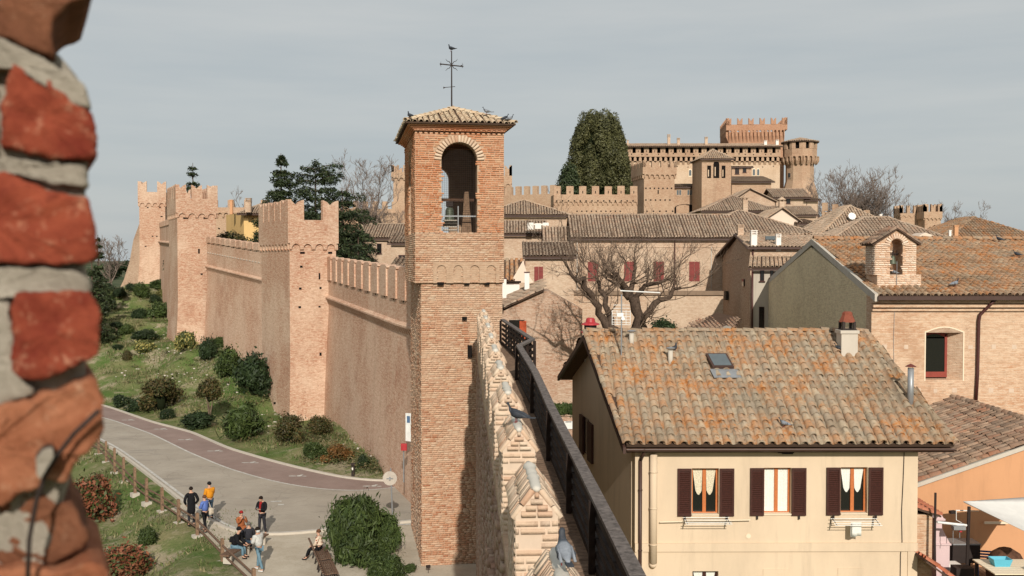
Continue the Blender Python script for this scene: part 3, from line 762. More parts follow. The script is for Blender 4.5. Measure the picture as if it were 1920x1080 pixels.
CP = [(-4, 35, -12.5), (-8, 42, -12.5), (-12, 41, -12.5), (-3, 28, -12.5), (-4, 20, -12.5), (-6.8, 57, -12.0), (-10, 66, -12.1), (-12, 72, -12.0), (-15, 80, -12.45), (-17.5, 77, -12.6), (-20, 79, -12.4),
      (-21.5, 84, -11.2), (-22, 87, -9.6), (-26, 93, -8.9), (-30, 99, -8.5), (-34, 104, -8.9), (-37, 107, -8.6), (-30, 92, -10.6), (-36, 97, -10.9), (-44, 108, -9.2), (-43, 118, -7.0), (-50, 124, -6.5), (-54, 135, -4.2), (-52, 143, -3.5),
      (-60, 140, -5.6), (-70, 135, -10), (-62, 118, -10), (-56, 104, -12.2), (-50, 98, -12.2), (-75, 110, -14), (-90, 140, -18), (-70, 90, -14), (-110, 110, -22), (-60, 170, -6), (-90, 190, -16),
      (-29, 82, -12.4), (-26, 84, -11.6), (-24, 78, -12.5), (-35, 89, -12.1), (-40, 92, -12.2),
      (-16.5, 49, -12.7), (-29, 69.5, -12.8), (-22, 58, -12.8), (-12, 41, -12.55), (-20, 49, -13.7), (-25, 55, -14.0), (-33, 66, -14.2), (-17, 41, -13.9), (-13, 33, -13.9), (-22, 40, -15), (-30, 50, -15.6), (-45, 65, -16.5), (-60, 70, -17), (-25, 25, -16), (-14, 20, -14.5), (-10, 30, -12.9),
      (3, 30, -11.5), (3, 50, -10.5), (10, 60, -10), (6, 75, -9), (-3, 70, -9), (-8, 90, -7.5), (-15, 100, -6.5), (20, 60, -9), (20, 35, -11.5), (30, 80, -8), (40, 45, -11), (25, 120, -5), (0, 120, -5), (-30, 125, -4), (-20, 150, -2), (40, 170, -2), (60, 230, 4), (0, 190, -2), (-30, 180, -1), (90, 200, 0), (100, 120, -8), (80, 60, -12),
      (-150, 200, -32), (-160, 60, -30), (-120, 0, -26), (0, 0, -13), (0, -60, -16), (60, 0, -14), (150, 0, -24), (180, 200, -26), (100, 330, -20), (0, 330, -20), (-100, 330, -35)]
CPA = np.array(CP, float)
_fl = sorted([(PG(x, yb, RZ-.1).y, PG(x, yb, RZ-.1).x) for x, yb in ((215, 886), (253, 925), (304, 958), (335, 980), (370, 1004), (417, 1054), (476, 1112))]+[(20., -7.5)])
LBY = [a for a, _ in _fl]; LBX = [b for _, b in _fl]
def terr(X, Y):
    X = np.asarray(X, float); Y = np.asarray(Y, float)
    d2 = (X[..., None]-CPA[:, 0])**2+(Y[..., None]-CPA[:, 1])**2+.3
    w = d2**-1.9; z = (w*CPA[:, 2]).sum(-1)/w.sum(-1)
    r = np.hypot(X, Y-80); k = np.clip((r-170)/500, 0, 1); k = k*k*(3-2*k)
    far = -75+14*np.sin(X/530+.6)*np.cos(Y/610)+8*np.sin(X/210+Y/330)+np.clip((r-3500)/6000, 0, 1)*55
    z = z*(1-k)+far*k
    # flatten under the road
    best = np.full(X.shape, 1e9)
    for E, Fq in ((E1, E2), (E2, E3)):
        for i in range(0, len(E)-1, 2):
            for s in (0., .33, .66, 1.):
                px = E[i, 0]*(1-s)+Fq[i, 0]*s; py = E[i, 1]*(1-s)+Fq[i, 1]*s
                best = np.minimum(best, (X-px)**2+(Y-py)**2)
    k = np.clip((np.sqrt(best)-1.3)/1.8, 0, 1)
    z = (RZ-.06)*(1-k)+z*k
    fx_ = np.interp(Y, LBY, LBX); m = (X > fx_-.5) & (X < 1) & (Y > 20) & (Y < 50)
    return np.where(m, np.minimum(z, RZ-.10), z)
def tz(x, y): return float(terr(np.array([x]), np.array([y]))[0])
def PT(px, py, y0=25., y1=400.):
    ys = np.concatenate([np.arange(y0, 180, .5), np.arange(180, y1, 2.)]); d = ray(px, py); X = ys*d.x/d.y; Z = ys*d.z/d.y
    T = terr(X, ys); i = np.argmax(Z < T)
    if Z[i] >= T[i]: i = len(ys)-1
    return V(X[i], ys[i], T[i])
def axis(lo, hi, fine0, fine1, step, grow=1.22):
    a = list(np.arange(fine0, fine1+1e-6, step)); s = step
    while a[-1] < hi: s *= grow; a.append(a[-1]+s)
    s = step
    while a[0] > lo: s *= grow; a.insert(0, a[0]-s)
    return np.array(a)
gx = axis(-9000, 9000, -62, 8, .8); gy = axis(-3000, 12000, 26, 146, .8)
GX, GY = np.meshgrid(gx, gy); GZ = np.zeros_like(GX)
for i in range(0, GX.shape[0], 20): GZ[i:i+20] = terr(GX[i:i+20], GY[i:i+20])
near = (np.hypot(GX, GY-80) < 150)
nse = np.array([[noise.noise(Vector((x*.35, y*.35, 0))) for x in gx] for y in gy])
notroad = np.clip(np.abs(GZ-(RZ-.06))*8, 0, 1)*np.where((GX > np.interp(GY, LBY, LBX)-.5) & (GX < 1) & (GY > 20) & (GY < 50), 0, 1)
GZ = GZ+np.where(near, nse*.22, 0)*notroad
nx, ny = len(gx), len(gy)
idx = np.arange(nx*ny).reshape(ny, nx)
tf = np.stack([idx[:-1, :-1], idx[:-1, 1:], idx[1:, 1:], idx[1:, :-1]], -1).reshape(-1, 4)
m_ground, nt, b = newmat('grass_ground', .97, .05); p = pos(nt)
c = mixc(nt, noi(nt, p, .16, 6, .7, .38, .62), (.085, .140, .035), (.24, .215, .11))
c = mixc(nt, mth(nt, 'MULTIPLY', noi(nt, p, 1.3, 6, .75, .5, .66), .8), c, (.095, .15, .04))
c = mixc(nt, mth(nt, 'MULTIPLY', noi(nt, p, .30, 7, .78, .51, .60), .8), c, (.38, .31, .22))
c = mixc(nt, mth(nt, 'MULTIPLY', noi(nt, p, 7, 5, .75, .5, .72), .6), c, (.035, .05, .015))
sp_ = nt.nodes.new('ShaderNodeSeparateXYZ'); nt.links.new(p, sp_.inputs[0])
far_ = nt.nodes.new('ShaderNodeMapRange'); far_.inputs['From Min'].default_value = 250; far_.inputs['From Max'].default_value = 1200
ln_ = nt.nodes.new('ShaderNodeVectorMath'); ln_.operation = 'LENGTH'; nt.links.new(p, ln_.inputs[0]); nt.links.new(ln_.outputs['Value'], far_.inputs['Value'])
c = mixc(nt, far_.outputs[0], c, mixc(nt, noi(nt, p, .006, 5, .6, .4, .6), (.05, .07, .035), (.12, .12, .07)))
nt.links.new(c, b.inputs['Base Color']); bump(nt, b, noi(nt, p, 5, 6, .75), .8, .12)
g_o = link('ground', npmesh('ground', np.stack([GX, GY, GZ], -1).reshape(-1, 3), tf, m_ground, True)); g_o['kind'] = 'structure'
# roads
m_asph, nt, b = newmat('pale_asphalt', .93, .15); p = pos(nt)
c = mixc(nt, noi(nt, p, .35, 6, .7, .35, .65), (.34, .295, .24), (.42, .37, .305))
c = mixc(nt, mth(nt, 'MULTIPLY', noi(nt, mapv(nt, p, (.6, 1.6, 1)), .5, 5, .8, .54, .62), .45), c, (.22, .195, .17))
c = mixc(nt, mth(nt, 'MULTIPLY', noi(nt, p, 40, 3, .8, .45, .7), .35), c, (.16, .15, .13))
vo_ = nt.nodes.new('ShaderNodeTexVoronoi'); vo_.feature = 'DISTANCE_TO_EDGE'; vo_.inputs['Scale'].default_value = .28
dv_ = nt.nodes.new('ShaderNodeVectorMath'); dv_.operation = 'MULTIPLY_ADD'; dn_ = nt.nodes.new('ShaderNodeTexNoise'); dn_.inputs['Scale'].default_value = .8; dn_.inputs['Detail'].default_value = 6; nt.links.new(p, dn_.inputs['Vector']); nt.links.new(dn_.outputs['Color'], dv_.inputs[0]); dv_.inputs[1].default_value = (1.6, 1.6, 0); nt.links.new(p, dv_.inputs[2]); nt.links.new(dv_.outputs[0], vo_.inputs['Vector'])
c = mixc(nt, mth(nt, 'MULTIPLY', mth(nt, 'LESS_THAN', vo_.outputs['Distance'], .008), .16), c, (.12, .10, .085))
nt.links.new(c, b.inputs['Base Color']); bump(nt, b, noi(nt, p, 60, 3, .7), .3, .01)
m_redas, nt, b = newmat('red_asphalt', .93, .15); p = pos(nt)
c = mixc(nt, noi(nt, p, .5, 6, .7, .35, .65), (.245, .175, .15), (.31, .23, .20))
c = mixc(nt, mth(nt, 'MULTIPLY', noi(nt, p, 30, 3, .8, .45, .7), .3), c, (.13, .10, .09)); nt.links.new(c, b.inputs['Base Color'])
m_paint = plain('worn_road_paint', (.50, .48, .44), .85, .2, var=.25, sc=5)
m_sand, nt, b = newmat('sandy_ground', .97, .05); p = pos(nt)
c = mixc(nt, noi(nt, p, .8, 6, .7, .35, .65), (.42, .36, .28), (.52, .46, .37)); c = mixc(nt, mth(nt, 'MULTIPLY', noi(nt, p, 9, 5, .8, .55, .7), .5), c, (.20, .16, .10))
nt.links.new(c, b.inputs['Base Color']); bump(nt, b, noi(nt, p, 14, 5, .7), .5, .03)
def strip(name, A, B, z, mat, kind='structure'):
    mb = MB()
    for i in range(len(A)-1): mb.quad((A[i][0], A[i][1], z), (B[i][0], B[i][1], z), (B[i+1][0], B[i+1][1], z), (A[i+1][0], A[i+1][1], z))
    o = mb.build(name, mat); o['kind'] = kind; return o
def offset(E, d):
    t = np.gradient(E, axis=0); t /= np.linalg.norm(t, axis=1, keepdims=True); return E+np.stack([-t[:, 1], t[:, 0]], 1)*d
strip('road', E1, E2, RZ+.004, m_asph); strip('red_footpath', E2, E3, RZ+.008, m_redas)
mk = MB()
strip('road_marking', offset(E2, -.07), offset(E2, .07), RZ+.014, m_paint)
strip('road_marking', offset(E1, .18), offset(E1, .34), RZ+.014, m_paint)
# low kerb along the far side of the footpath and the near side of the road
def kerb(name, E, d0, d1, h, mat, i0=0, i1=None):
    A, B = offset(E, d0)[i0:i1], offset(E, d1)[i0:i1]; mb = MB()
    for i in range(len(A)-1):
        a, b2, c2, d2 = (V(*A[i], RZ-.1), V(*B[i], RZ-.1), V(*B[i+1], RZ-.1), V(*A[i+1], RZ-.1)); mb.prism([a, b2, c2, d2], ZUP*(h+.1))
    return mb.build(name, mat, kind='structure')
kerb('kerb', E3, .0, .18, .10, m_conc)
kerb('kerb', E1, -.16, .0, .09, m_conc, 14, None)
# white symbols on the red path: small walking figure marks
for (px, py) in ((242, 788), (303, 805), (350, 825), (405, 846), (471, 868), (560, 893), (700, 912)):
    c0 = PG(px, py, RZ); mb = MB()
    for (dx, dy, sx, sy) in ((-.30, 0, .42, .10), (.02, .05, .26, .20), (.28, -.03, .24, .09), (.10, .22, .16, .10)):
        q = V(c0.x+dx*1.2, c0.y+dy*1.4, RZ+.0165+abs(dx)*.002); pts = [(q.x+sx*.6*math.cos(a), q.y+sy*1.0*math.sin(a), q.z) for a in [k*math.pi/4 for k in range(8)]]
        mb.add(pts, [tuple(range(8))])
    mb.build('road_marking', m_paint, kind='structure')
mb = MB()
for (px, py, sx) in ((518, 940, .55), (527, 946, .3), (753, 983, 1.2)):
    q = PG(px, py, RZ+.0165); mb.box(q, sx, .2, .002, .1)
mb.build('road_marking', m_paint, kind='structure')
# paved lay-by where the people stand (between fence line and kerb)
fence_px = [(120, 775, 815), (152, 797, 832), (185, 820, 851), (199, 829, 866), (215, 842, 886), (232, 859, 903), (253, 878, 925), (275, 898, 942), (304, 916, 958), (335, 938, 980), (370, 964, 1004), (417, 1012, 1054), (476, 1068, 1112)]
FP = [PG(x, yb, RZ-.1) for x, yt, yb in fence_px]
inner = [V(p.x, p.y, 0) for p in FP[9:]]+[V(-8.6, 34, 0), V(-6.5, 28, 0)]
rr = resamp([(p.x+.4, p.y+.1) for p in inner], 30); e1 = resamp([tuple(q) for q in offset(E1, -.14)[24:]], 30)[:]
ap = MB(); ee = offset(E1, -.14)
poly = [(p.x+.35, p.y) for p in FP[8:]]+[(-8.3, 34), (-6.3, 26), (.2, 26), (-.9, 41), (-3.75, 41.2), (-3.75, 47)]
lay = [tuple(q) for q in ee if q[0] > FP[8].x+.5 and q[0] < -3.7]
mb = MB(); pl = [(x, y, RZ-.012) for x, y in poly]+[(x, y, RZ-.012) for x, y in reversed(lay)]
mb.add(pl, [tuple(range(len(pl)))]); mb.build('lay_by', m_sand, kind='structure')
# grass tufts: uncountable
def grass(name, area, n, seed, hmax, mat):
    g = np.random.default_rng(seed); x = g.uniform(area[0], area[1], n); y = g.uniform(area[2], area[3], n)
    z = np.zeros(n)
    for i in range(0, n, 4000): z[i:i+4000] = terr(x[i:i+4000], y[i:i+4000])
    ok = np.abs(z-(RZ-.06)) > .03
    d0 = ok & ~((x > -10.5) & (y < 47)); x, y, z = x[d0], y[d0], z[d0]; n = len(x)
    pn = np.array([noise.noise(Vector((a*.25, b_*.25, 3))) for a, b_ in zip(x, y)]); k = pn > -.12; x, y, z = x[k], y[k], z[k]; n = len(x)
    c = np.stack([x, y, z], 1); a = g.uniform(0, 6.28, n); h = hmax*(.35+.65*g.random(n)); w = h*.22
    t = np.stack([np.cos(a), np.sin(a), 0*a], 1)*w[:, None]; l = g.normal(size=(n, 3))*h[:, None]*.35; l[:, 2] = h
    v = np.stack([c-t, c+t, c+l], 1).reshape(-1, 3); link(name, npmesh(name, v, np.arange(n*3).reshape(n, 3), mat))['kind'] = 'stuff'
m_grass = leafmat('grass_blade', (.10, .175, .04), (.20, .19, .08), (.30, .26, .14), .8)
grass('grass', (-62, -12, 30, 75), 70000, 3, .22, m_grass)
grass('grass', (-60, -4, 56, 130), 80000, 4, .30, m_grass)
# loose pale stones on the bank
mats = []
for k in range(190):
    px, py = random.choice(((300, 650), (440, 660), (410, 700), (250, 690), (330, 700), (520, 790), (660, 830), (320, 540+100), (470, 720)))
    q = PT(px+random.gauss(0, 26), py+random.gauss(0, 15)); s = random.uniform(.05, .20)
    mats.append(Matrix.Translation(q+V(0, 0, s*.1)) @ Matrix.Rotation(random.uniform(0, 3), 4, 'Z') @ Matrix.Diagonal((s*1.4, s, s*.6, 1)))
v, f = joined(CUBE_V, CUBE_F, mats); link('loose_stones', npmesh('loose_stones', v, f, m_conc))['kind'] = 'stuff'
# timber post-and-rail fence
ft = thing('post_and_rail_fence', 'low brown timber post and rail fence between grass bank and road', 'fence', tuple(FP[5]))
for i, p in enumerate(FP):
    h = (fence_px[i][2]-fence_px[i][1])/F*p.y
    d = (FP[min(i+1, len(FP)-1)]-FP[max(i-1, 0)]); rz = math.atan2(d.y, d.x)
    mb = MB(); mb.box(p+ZUP*(h/2-.05), .15, .13, h+.2, rz); mb.box(p+ZUP*(h+.06), .11, .09, .03, rz)
    mb.build('post', m_fencew, ft)
    mb = MB(); mb.box(p-V(.0, .0, .08), .42, .40, .22, rz+.1); mb.build('footing', m_conc, ft)
for i in range(len(FP)-1):
    for hh in (.36, .72):
        a, b2 = FP[i]+ZUP*hh, FP[i+1]+ZUP*hh; MB().tube([a, b2], .045, 7).build('rail', m_bench, ft)
# ================================================================ TOWN WALLS AND TOWERS (left)
def fort_tower(label, A, th, wid, dep, zt_m, zt_par, z_arch0, z_arch1, zb, nf, ns, mat, out=.16, mh=None, back=True, slope=.0, group='square towers of the town wall', nfm=3, nsm=5):
    """A: near left corner (plan). th: angle of the front. merlons stand on zt_par"""
    u, w = dirs(math.radians(th)); A = V(A[0], A[1], 0)
    t = thing('wall_tower', label, 'tower', (A.x+u.x*wid/2, A.y+u.y*wid/2+dep/2, zb), group)
    B = A+u*wid; C = B+w*dep; E = A+w*dep
    mb = MB(); mb.box3(A+ZUP*(zb+5), u*wid, w*dep, ZUP*(z_arch1-zb-5))
    # battered foot: spreads outwards
    q = [A, B, C, E]; c = (A+C)/2; rg = []
    for z, s in ((zb-2, .85), (zb, .70), (zb+1.5, .42), (zb+3, .2), (zb+5, 0)):
        rg.append([p+(p-c).normalized()*s+ZUP*z for p in q])
    mb.rings(rg)
    mb.build('shaft', mat, t)
    # parapet box, proud of the shaft
    pb = MB(); o = out; th_ = .45; a0, b0, c0, e0 = A-u*o-w*o, B+u*o-w*o, C+u*o+w*o, E-u*o+w*o
    H = zt_par-z_arch1
    pb.box3(a0+ZUP*z_arch1, b0-a0, w*th_, ZUP*H); pb.box3(e0+ZUP*z_arch1-w*th_, c0-e0, w*th_, ZUP*H)
    pb.box3(a0+w*th_+ZUP*z_arch1, u*th_, w*(dep+2*o-2*th_), ZUP*(H-.003)); pb.box3(b0+w*th_-u*th_+ZUP*z_arch1, u*th_, w*(dep+2*o-2*th_), ZUP*(H-.003))
    pb.box3(a0+ZUP*(z_arch1+H*.2)+u*th_+w*th_, u*(wid+2*o-2*th_), w*(dep+2*o-2*th_), ZUP*.2)
    pb.build('parapet', mat, t)
    ab = MB(); arch_band(ab, A, B, z_arch1, z_arch0, nf, -w*o); arch_band(ab, E, A, z_arch1, z_arch0, ns, -u*o); arch_band(ab, B, C, z_arch1, z_arch0, ns, u*o)
    ab.build('arched_corbels', mat, t)
    mh_ = zt_m-zt_par
    merlon_row(t, a0, b0, zt_par, nfm, mh_, w*th_, mat, .46 if nfm == 2 else .66, cut=.27)
    merlon_row(t, e0, a0+w*.5, zt_par, nsm, mh_, u*th_, mat, .84, cut=.20)
    if back:
        merlon_row(t, b0+w*.5, c0, zt_par, nsm, mh_, -u*th_, mat, .78)
        merlon_row(t, c0-u*.5, e0+u*.5, zt_par, nfm, mh_, -w*th_, mat, .5)
    return t, A, u, w
def hole_set(t, A, u, w, lst, s=.2, name='wall_opening'):  # uncut wall: dark boxes carry the shade of each hole in their colour
    for px, py, wd, hg in lst:
        mb = MB(); c = PP(px, py, A, w); k = c.y/F
        mb.box3(c-u*wd*k/2-ZUP*hg*k/2+w*.05, u*wd*k, -w*.065, ZUP*hg*k)
        mb.build(name, m_dark, t)
# tower 2 (nearest)
A2 = P(543, 487, 78); z = lambda py, Y: -(py-487)/F*Y
t2, a2, u2, w2 = fort_tower('large square brick tower in the middle of the left town wall', (A2.x, A2.y), 29, 3.75, 8.2, z(374, 78), z(412, 78), z(470, 78), z(456, 78), -12.9, 4, 9, m_fort, .17, nfm=2, nsm=5, back=False)
hole_set(t2, a2, u2, w2, [(567, 474, 9, 4), (619, 474, 8, 4), (565, 500, 5, 4), (599, 518, 3, 12), (563, 541, 5, 4), (601, 540, 4, 4), (599, 575, 4, 3), (562, 576, 5, 4), (601, 664, 4, 6), (515, 756, 4, 4)])
# tower 1
A1 = P(333, 487, 104)
t1, a1, u1, w1 = fort_tower('second square brick tower with a slit window, left of the large one', (A1.x, A1.y), 26, 3.9, 6.6, z(346, 104), z(372, 104), z(409, 104), z(399, 104), -9.3, 4, 9, m_fort, .16, nfm=3, nsm=5)
hole_set(t1, a1, u1, w1, [(348, 409, 9, 3), (385, 409, 7, 3), (373, 471, 3, 9), (378, 514, 4, 3), (395, 602, 6, 6)])
# tower 0 (farthest)
A0 = P(262, 487, 143)
t0, a0_, u0, w0 = fort_tower('farthest square brick tower at the left end of the wall', (A0.x, A0.y), 14, 3.5, 6.0, z(340, 143), z(360, 143), z(388, 143), z(380, 143), -4.5, 4, 6, m_fort, .16, nfm=2, nsm=3, back=False)
hole_set(t0, a0_, u0, w0, [(277, 389, 3, 2), (300, 389, 3, 2), (286, 443, 3, 2), (294, 443, 3, 2), (273, 462, 3, 2), (303, 406, 4, 2)])
# sloping buttress on its left
bt = thing('sloping_buttress', 'sloping shaded brick buttress leaning left of the farthest tower', 'wall', (A0.x-3, A0.y+2, -6))
mb = MB(); q = [P(261, 420, 144), P(250, 450, 144.5), P(243, 490, 145), P(232, 525, 145), P(205, 580, 145), V(-57, 145, -12), V(A0.x+1, 144, -12), V(A0.x+1, 144, z(420, 144))]
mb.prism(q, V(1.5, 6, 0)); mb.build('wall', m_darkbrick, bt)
# curtain wall helper
def curtain(label, a, b, zta, ztb, zb, mat, n, style='gable', mh=.9, fill=.8, corb=.55, ccol=None, lower=None, thick=1.2, cat='wall', out=.24, par=1.5, ztc=None, dz=1.4,  group='curtain walls between the towers', opw=None,  crn=None, name='curtain_wall', batter=.9, bat=.06):
    a, b = V(a[0], a[1], 0), V(b[0], b[1], 0); u = b-a; L = u.length; ud = u/L; nrm = V(ud.y, -ud.x, 0)
    t = thing(name, label, cat, ((a.x+b.x)/2, (a.y+b.y)/2, zb), group)
    mb = MB(); inn = -nrm*thick
    pts = [a+ZUP*zb, b+ZUP*zb, b+ZUP*(ztb-.02), a+ZUP*(zta-.02)]
    mb.prism(pts, inn)
    if batter: zm_ = min(zta, ztb)-(lower[0]+.5 if lower else 3); mb.prism([a+ZUP*zb, a+ZUP*zm_, a+ZUP*zb+nrm*(zm_-zb)*bat], u)
    mb.build('wall', mat, t)
    # merlons in low relief with small caps
    for i in range(n):
        s = (i+.5-fill/2)/n; s2 = (i+.5+fill/2)/n; pa = a+u*s; pb = a+u*s2; zz = zta+(ztb-zta)*(s+s2)/2
        mb = MB(); ex = nrm*.10
        mb.prism([p+ex for p in merlon_poly(pa, pb, zz-par, par+mh, style)], inn*.55)
        mb.build('merlon', mat, t)
        hm = MB(); hm.box3(pa+u*(s2-s)*.42+ZUP*(zz-par-.12), ud*.16, nrm*.02, ZUP*.12); hm.build('wall_opening', m_dark, t)
    lw = MB()
    for i in range(n*0+int(L/.62)): pass
    if lower:
        dz0, dz1, nn = lower
        for i in range(nn):
            s = (i+.3)/nn; s2 = (i+.72)/nn; zz = zta+(ztb-zta)*s-dz0
            p = a+u*s+ZUP*zz
            lw.prism([p+ZUP*0, p+ZUP*(-dz1), p+ZUP*0+nrm*out], u*(s2-s))
        lw.prism([a+ZUP*(zta-dz0), a+ZUP*(zta-dz0)+nrm*out, a+nrm*out+ZUP*(zta-dz0+.10), a+ZUP*(zta-dz0+.24)], u+ZUP*(ztb-zta))
        lw.build('corbel_row', mat, t)
    return t, a, u, nrm
# wall A : bell tower -> tower 2
WA = [(-3.3, 47.3), (-6.3, 56.0), (-14.7, 80.0)]
tA, aA, uA, nA = curtain('long brick curtain wall with toothed merlons between bell tower and large tower', WA[2], WA[1], z(486, 80), z(507, 56), -13.2, m_fortw, 10, 'cap', .22, .62, lower=(3.05, .50, 40), par=1.62)
tA2, aA2, uA2, nA2 = curtain('short brick wall joining the curtain wall to the back of the bell tower', WA[1], WA[0], z(507, 56), z(507, 56)-.05, -13.2, m_fortw, 4, 'cap', .22, .62, lower=(3.05, .42, 16), par=1.62)
# wall B : tower 2 -> tower 1
B0 = P(500, 487, 86); B1 = P(388, 487, 104.5)
tB, aB, uB, nB = curtain('brick curtain wall with scalloped top between the two nearer towers', (B1.x, B1.y), (B0.x, B0.y), z(447, 104.5), z(463, 86), -12.5, m_fortw, 11, 'round', .22, .90, lower=(2.95, .38, 46), par=.42)
mb = MB()
for i in range(22):
    s = (i+.5)/22; q = aB+uB*s+ZUP*(z(447, 104.5)+(z(463, 86)-z(447, 104.5))*s-1.5); mb.box3(q+nB*.0, uB.normalized()*.32, nB*.06, ZUP*.10)
mb.build('projecting_course', m_conc, tB)
# wall C : tower 1 -> tower 0
C0 = P(322, 487, 110); C1 = P(300, 487, 143)
tC, aC, uC, nC = curtain('far brick curtain wall in shade between the two farther towers', (C1.x, C1.y), (C0.x, C0.y), z(420, 143), z(412, 110), -10, m_fortw, 12, 'round', .2, .8, lower=(2.6, .35, 24), par=.5, bat=.02)
# ================================================================ BELL TOWER
u, w = dirs(math.radians(9.6)); n = -w
zb = -12.3
BA = P(779, 487, 40.6); BA = V(BA.x, BA.y, 0); BW = solveW(BA, u, 945); BD = 6.6
LA = P(790, 487, 40.75); LA = V(LA.x, LA.y, 0); LW = solveW(LA, u, 942)
ZE = z(248, 40.6); ZS = z(436, 40.6); ZM = z(531, 40.6); ZA = z(300, 40.6); ZAT = z(272, 40.6)
bt = thing('bell_tower', 'tall square brick bell tower with tiled roof and an open arch', 'tower', (BA.x+BW/2, BA.y+BD/2, zb))
mb = MB(); mb.box3(LA+ZUP*(zb-1.5), u*LW, w*(BD-.3), ZUP*(ZM-zb+1.5)); mb.box3(BA+ZUP*ZM, u*BW, w*BD, ZUP*(ZS-ZM-.02)); mb.build('shaft', m_towerb, bt)
# belfry walls: four sides with arches
def arch_wall(mb, o, uu, wid, z0, z1, xa, xb, zs, nrm, thick):
    r = (xb-xa)/2; xm = (xa+xb)/2; arc = [(xm-r*math.cos(math.pi*k/16), zs+r*math.sin(math.pi*k/16)) for k in range(9)]; arc2 = [(xm-r*math.cos(math.pi*k/16), zs+r*math.sin(math.pi*k/16)) for k in range(8, 17)]
    L = [(0, z0), (xa, z0)]+arc+[(xm, z1), (0, z1)]; R = [(xm, z1)]+arc2+[(xb, z0), (wid, z0), (wid, z1)]
    for q in (L, R): mb.prism([o+uu*x+ZUP*y for x, y in q], -nrm*thick)
fx = lambda px: (PP(px, 487, BA, w)-BA).dot(u)
xa, xb = fx(828), fx(895)
TH = .5
mb = MB(); arch_wall(mb, BA, u, BW, ZS, ZE, xa, xb, ZA, n, TH)
arch_wall(mb, BA+w*BD, u, BW, ZS, ZE, BW*.24, BW*.56, ZA-.3, w, TH)
so = BA+w*TH; sl = BD-2*TH
arch_wall(mb, so, w, sl, ZS, ZE, sl*.32, sl*.62, ZA-.1, -u, TH); arch_wall(mb, so+u*BW, w, sl, ZS, ZE, sl*.32, sl*.62, ZA-.1, u, TH)
mb.build('belfry_wall', m_towerb, bt)
# voussoir ring
vm = []
for k in range(21):
    a = math.pi*(k+.5)/21; rr_ = (xb-xa)/2+.15; c = BA+u*((xa+xb)/2-math.cos(a)*rr_)+ZUP*(ZA+math.sin(a)*rr_)+n*.03
    rad = -u*math.cos(a)+ZUP*math.sin(a); tan = u*math.sin(a)+ZUP*math.cos(a)
    vm.append(frame(tan*.095, rad*.29, n*.08, c))
place_pieces(vm, CUBE_V, CUBE_F, bt, m_capb, 'arch_brick', 21, 'x')
R0 = (xb-xa)/2+.31
def sk(x, zz):
    Z = zz+ZS; return (xa-.02 < x < xb+.02 and Z < ZA) or (Z >= ZA-.03 and math.hypot(x-(xa+xb)/2, Z-ZA) < R0)
fm = brick_mats(BA+ZUP*ZS, u, ZUP, BW, ZE-ZS-.05, skip=sk, jit=.014)
sm = brick_mats(BA+ZUP*ZS+w*BD, -w, ZUP, BD, ZE-ZS-.05, jit=.014, skip=lambda x, zz: abs((BD-x)-TH-sl*.47) < sl*.15 and zz+ZS < ZA+.7)
place_pieces(fm, CUBE_V, CUBE_F, bt, m_belfryb, 'brick', 279, 'brick_courses', score=lambda m: -m.translation.z)
place_pieces(sm, CUBE_V, CUBE_F, bt, m_belfryb, 'brick', 0, 'brick_courses')
# collar zone with four blind arches and holes
nic = [(820, 838), (850, 868), (880, 899), (911, 928)]
nx_ = [(fx(a), fx(b2)) for a, b2 in nic]; zn0, zn1 = z(528, 40.6), z(497, 40.6)
sk2 = lambda x, zz: any(a < x < b2 and zn0 < zz+ZM < zn1 for a, b2 in nx_)
cm = brick_mats(BA+ZUP*ZM, u, ZUP, BW, ZS-ZM, skip=sk2, jit=.01)
place_pieces(cm+brick_mats(BA+ZUP*ZM+w*BD, -w, ZUP, BD, ZS-ZM), CUBE_V, CUBE_F, bt, m_shaftb, 'brick', 0, 'brick_courses')
mb = MB(); arch_band(mb, V(BA.x, BA.y, 0)+u*fx(812)+n*.02, V(BA.x, BA.y, 0)+u*fx(936)+n*.02, z(491, 40.6), z(531, 40.6), 4, n*.045, .42, spring=.62, taper=False); mb.build('blind_arches', m_towerb, bt)
# lower shaft
cm = brick_mats(LA+ZUP*(zb-1), u, ZUP, LW, ZM-zb+.95, jit=.012)
place_pieces(cm+brick_mats(LA+ZUP*(zb-1)+w*(BD-.3), -w, ZUP, BD-.3, ZM-zb+.95, jit=.02), CUBE_V, CUBE_F, bt, m_shaftb, 'brick', 0, 'brick_courses')
for px, py, wd, hg in ((826, 532, 12, 6), (875, 532, 9, 5), (913, 532, 9, 5), (871, 597, 9, 6), (881, 659, 8, 23)):
    mb = MB(); c = PP(px, py, BA, w); k = c.y/F; mb.box3(c-u*wd*k/2-ZUP*hg*k/2+w*.05, u*wd*k, -w*.11, ZUP*hg*k); mb.build('wall_opening', m_dark, bt)
# cornice of stepped courses
cz = ZE; co = MB()
for k, (o_, h_) in enumerate(((.05, .05), (.11, .05), (.19, .05), (.30, .05))):
    co.box3(BA-u*o_-w*o_+ZUP*(cz+k*.06+.06), u*(BW+2*o_), w*(BD+2*o_), ZUP*h_)
co.build('cornice', m_belfryb, bt)
dn = []
for k in range(17): dn.append(frame(u*.09, w*.20, ZUP*.07, BA+u*(k+.5)*BW/17-w*.10+ZUP*(cz+.06)))
place_pieces(dn, CUBE_V, CUBE_F, bt, m_belfryb, 'cornice_brick', 17, 'x')
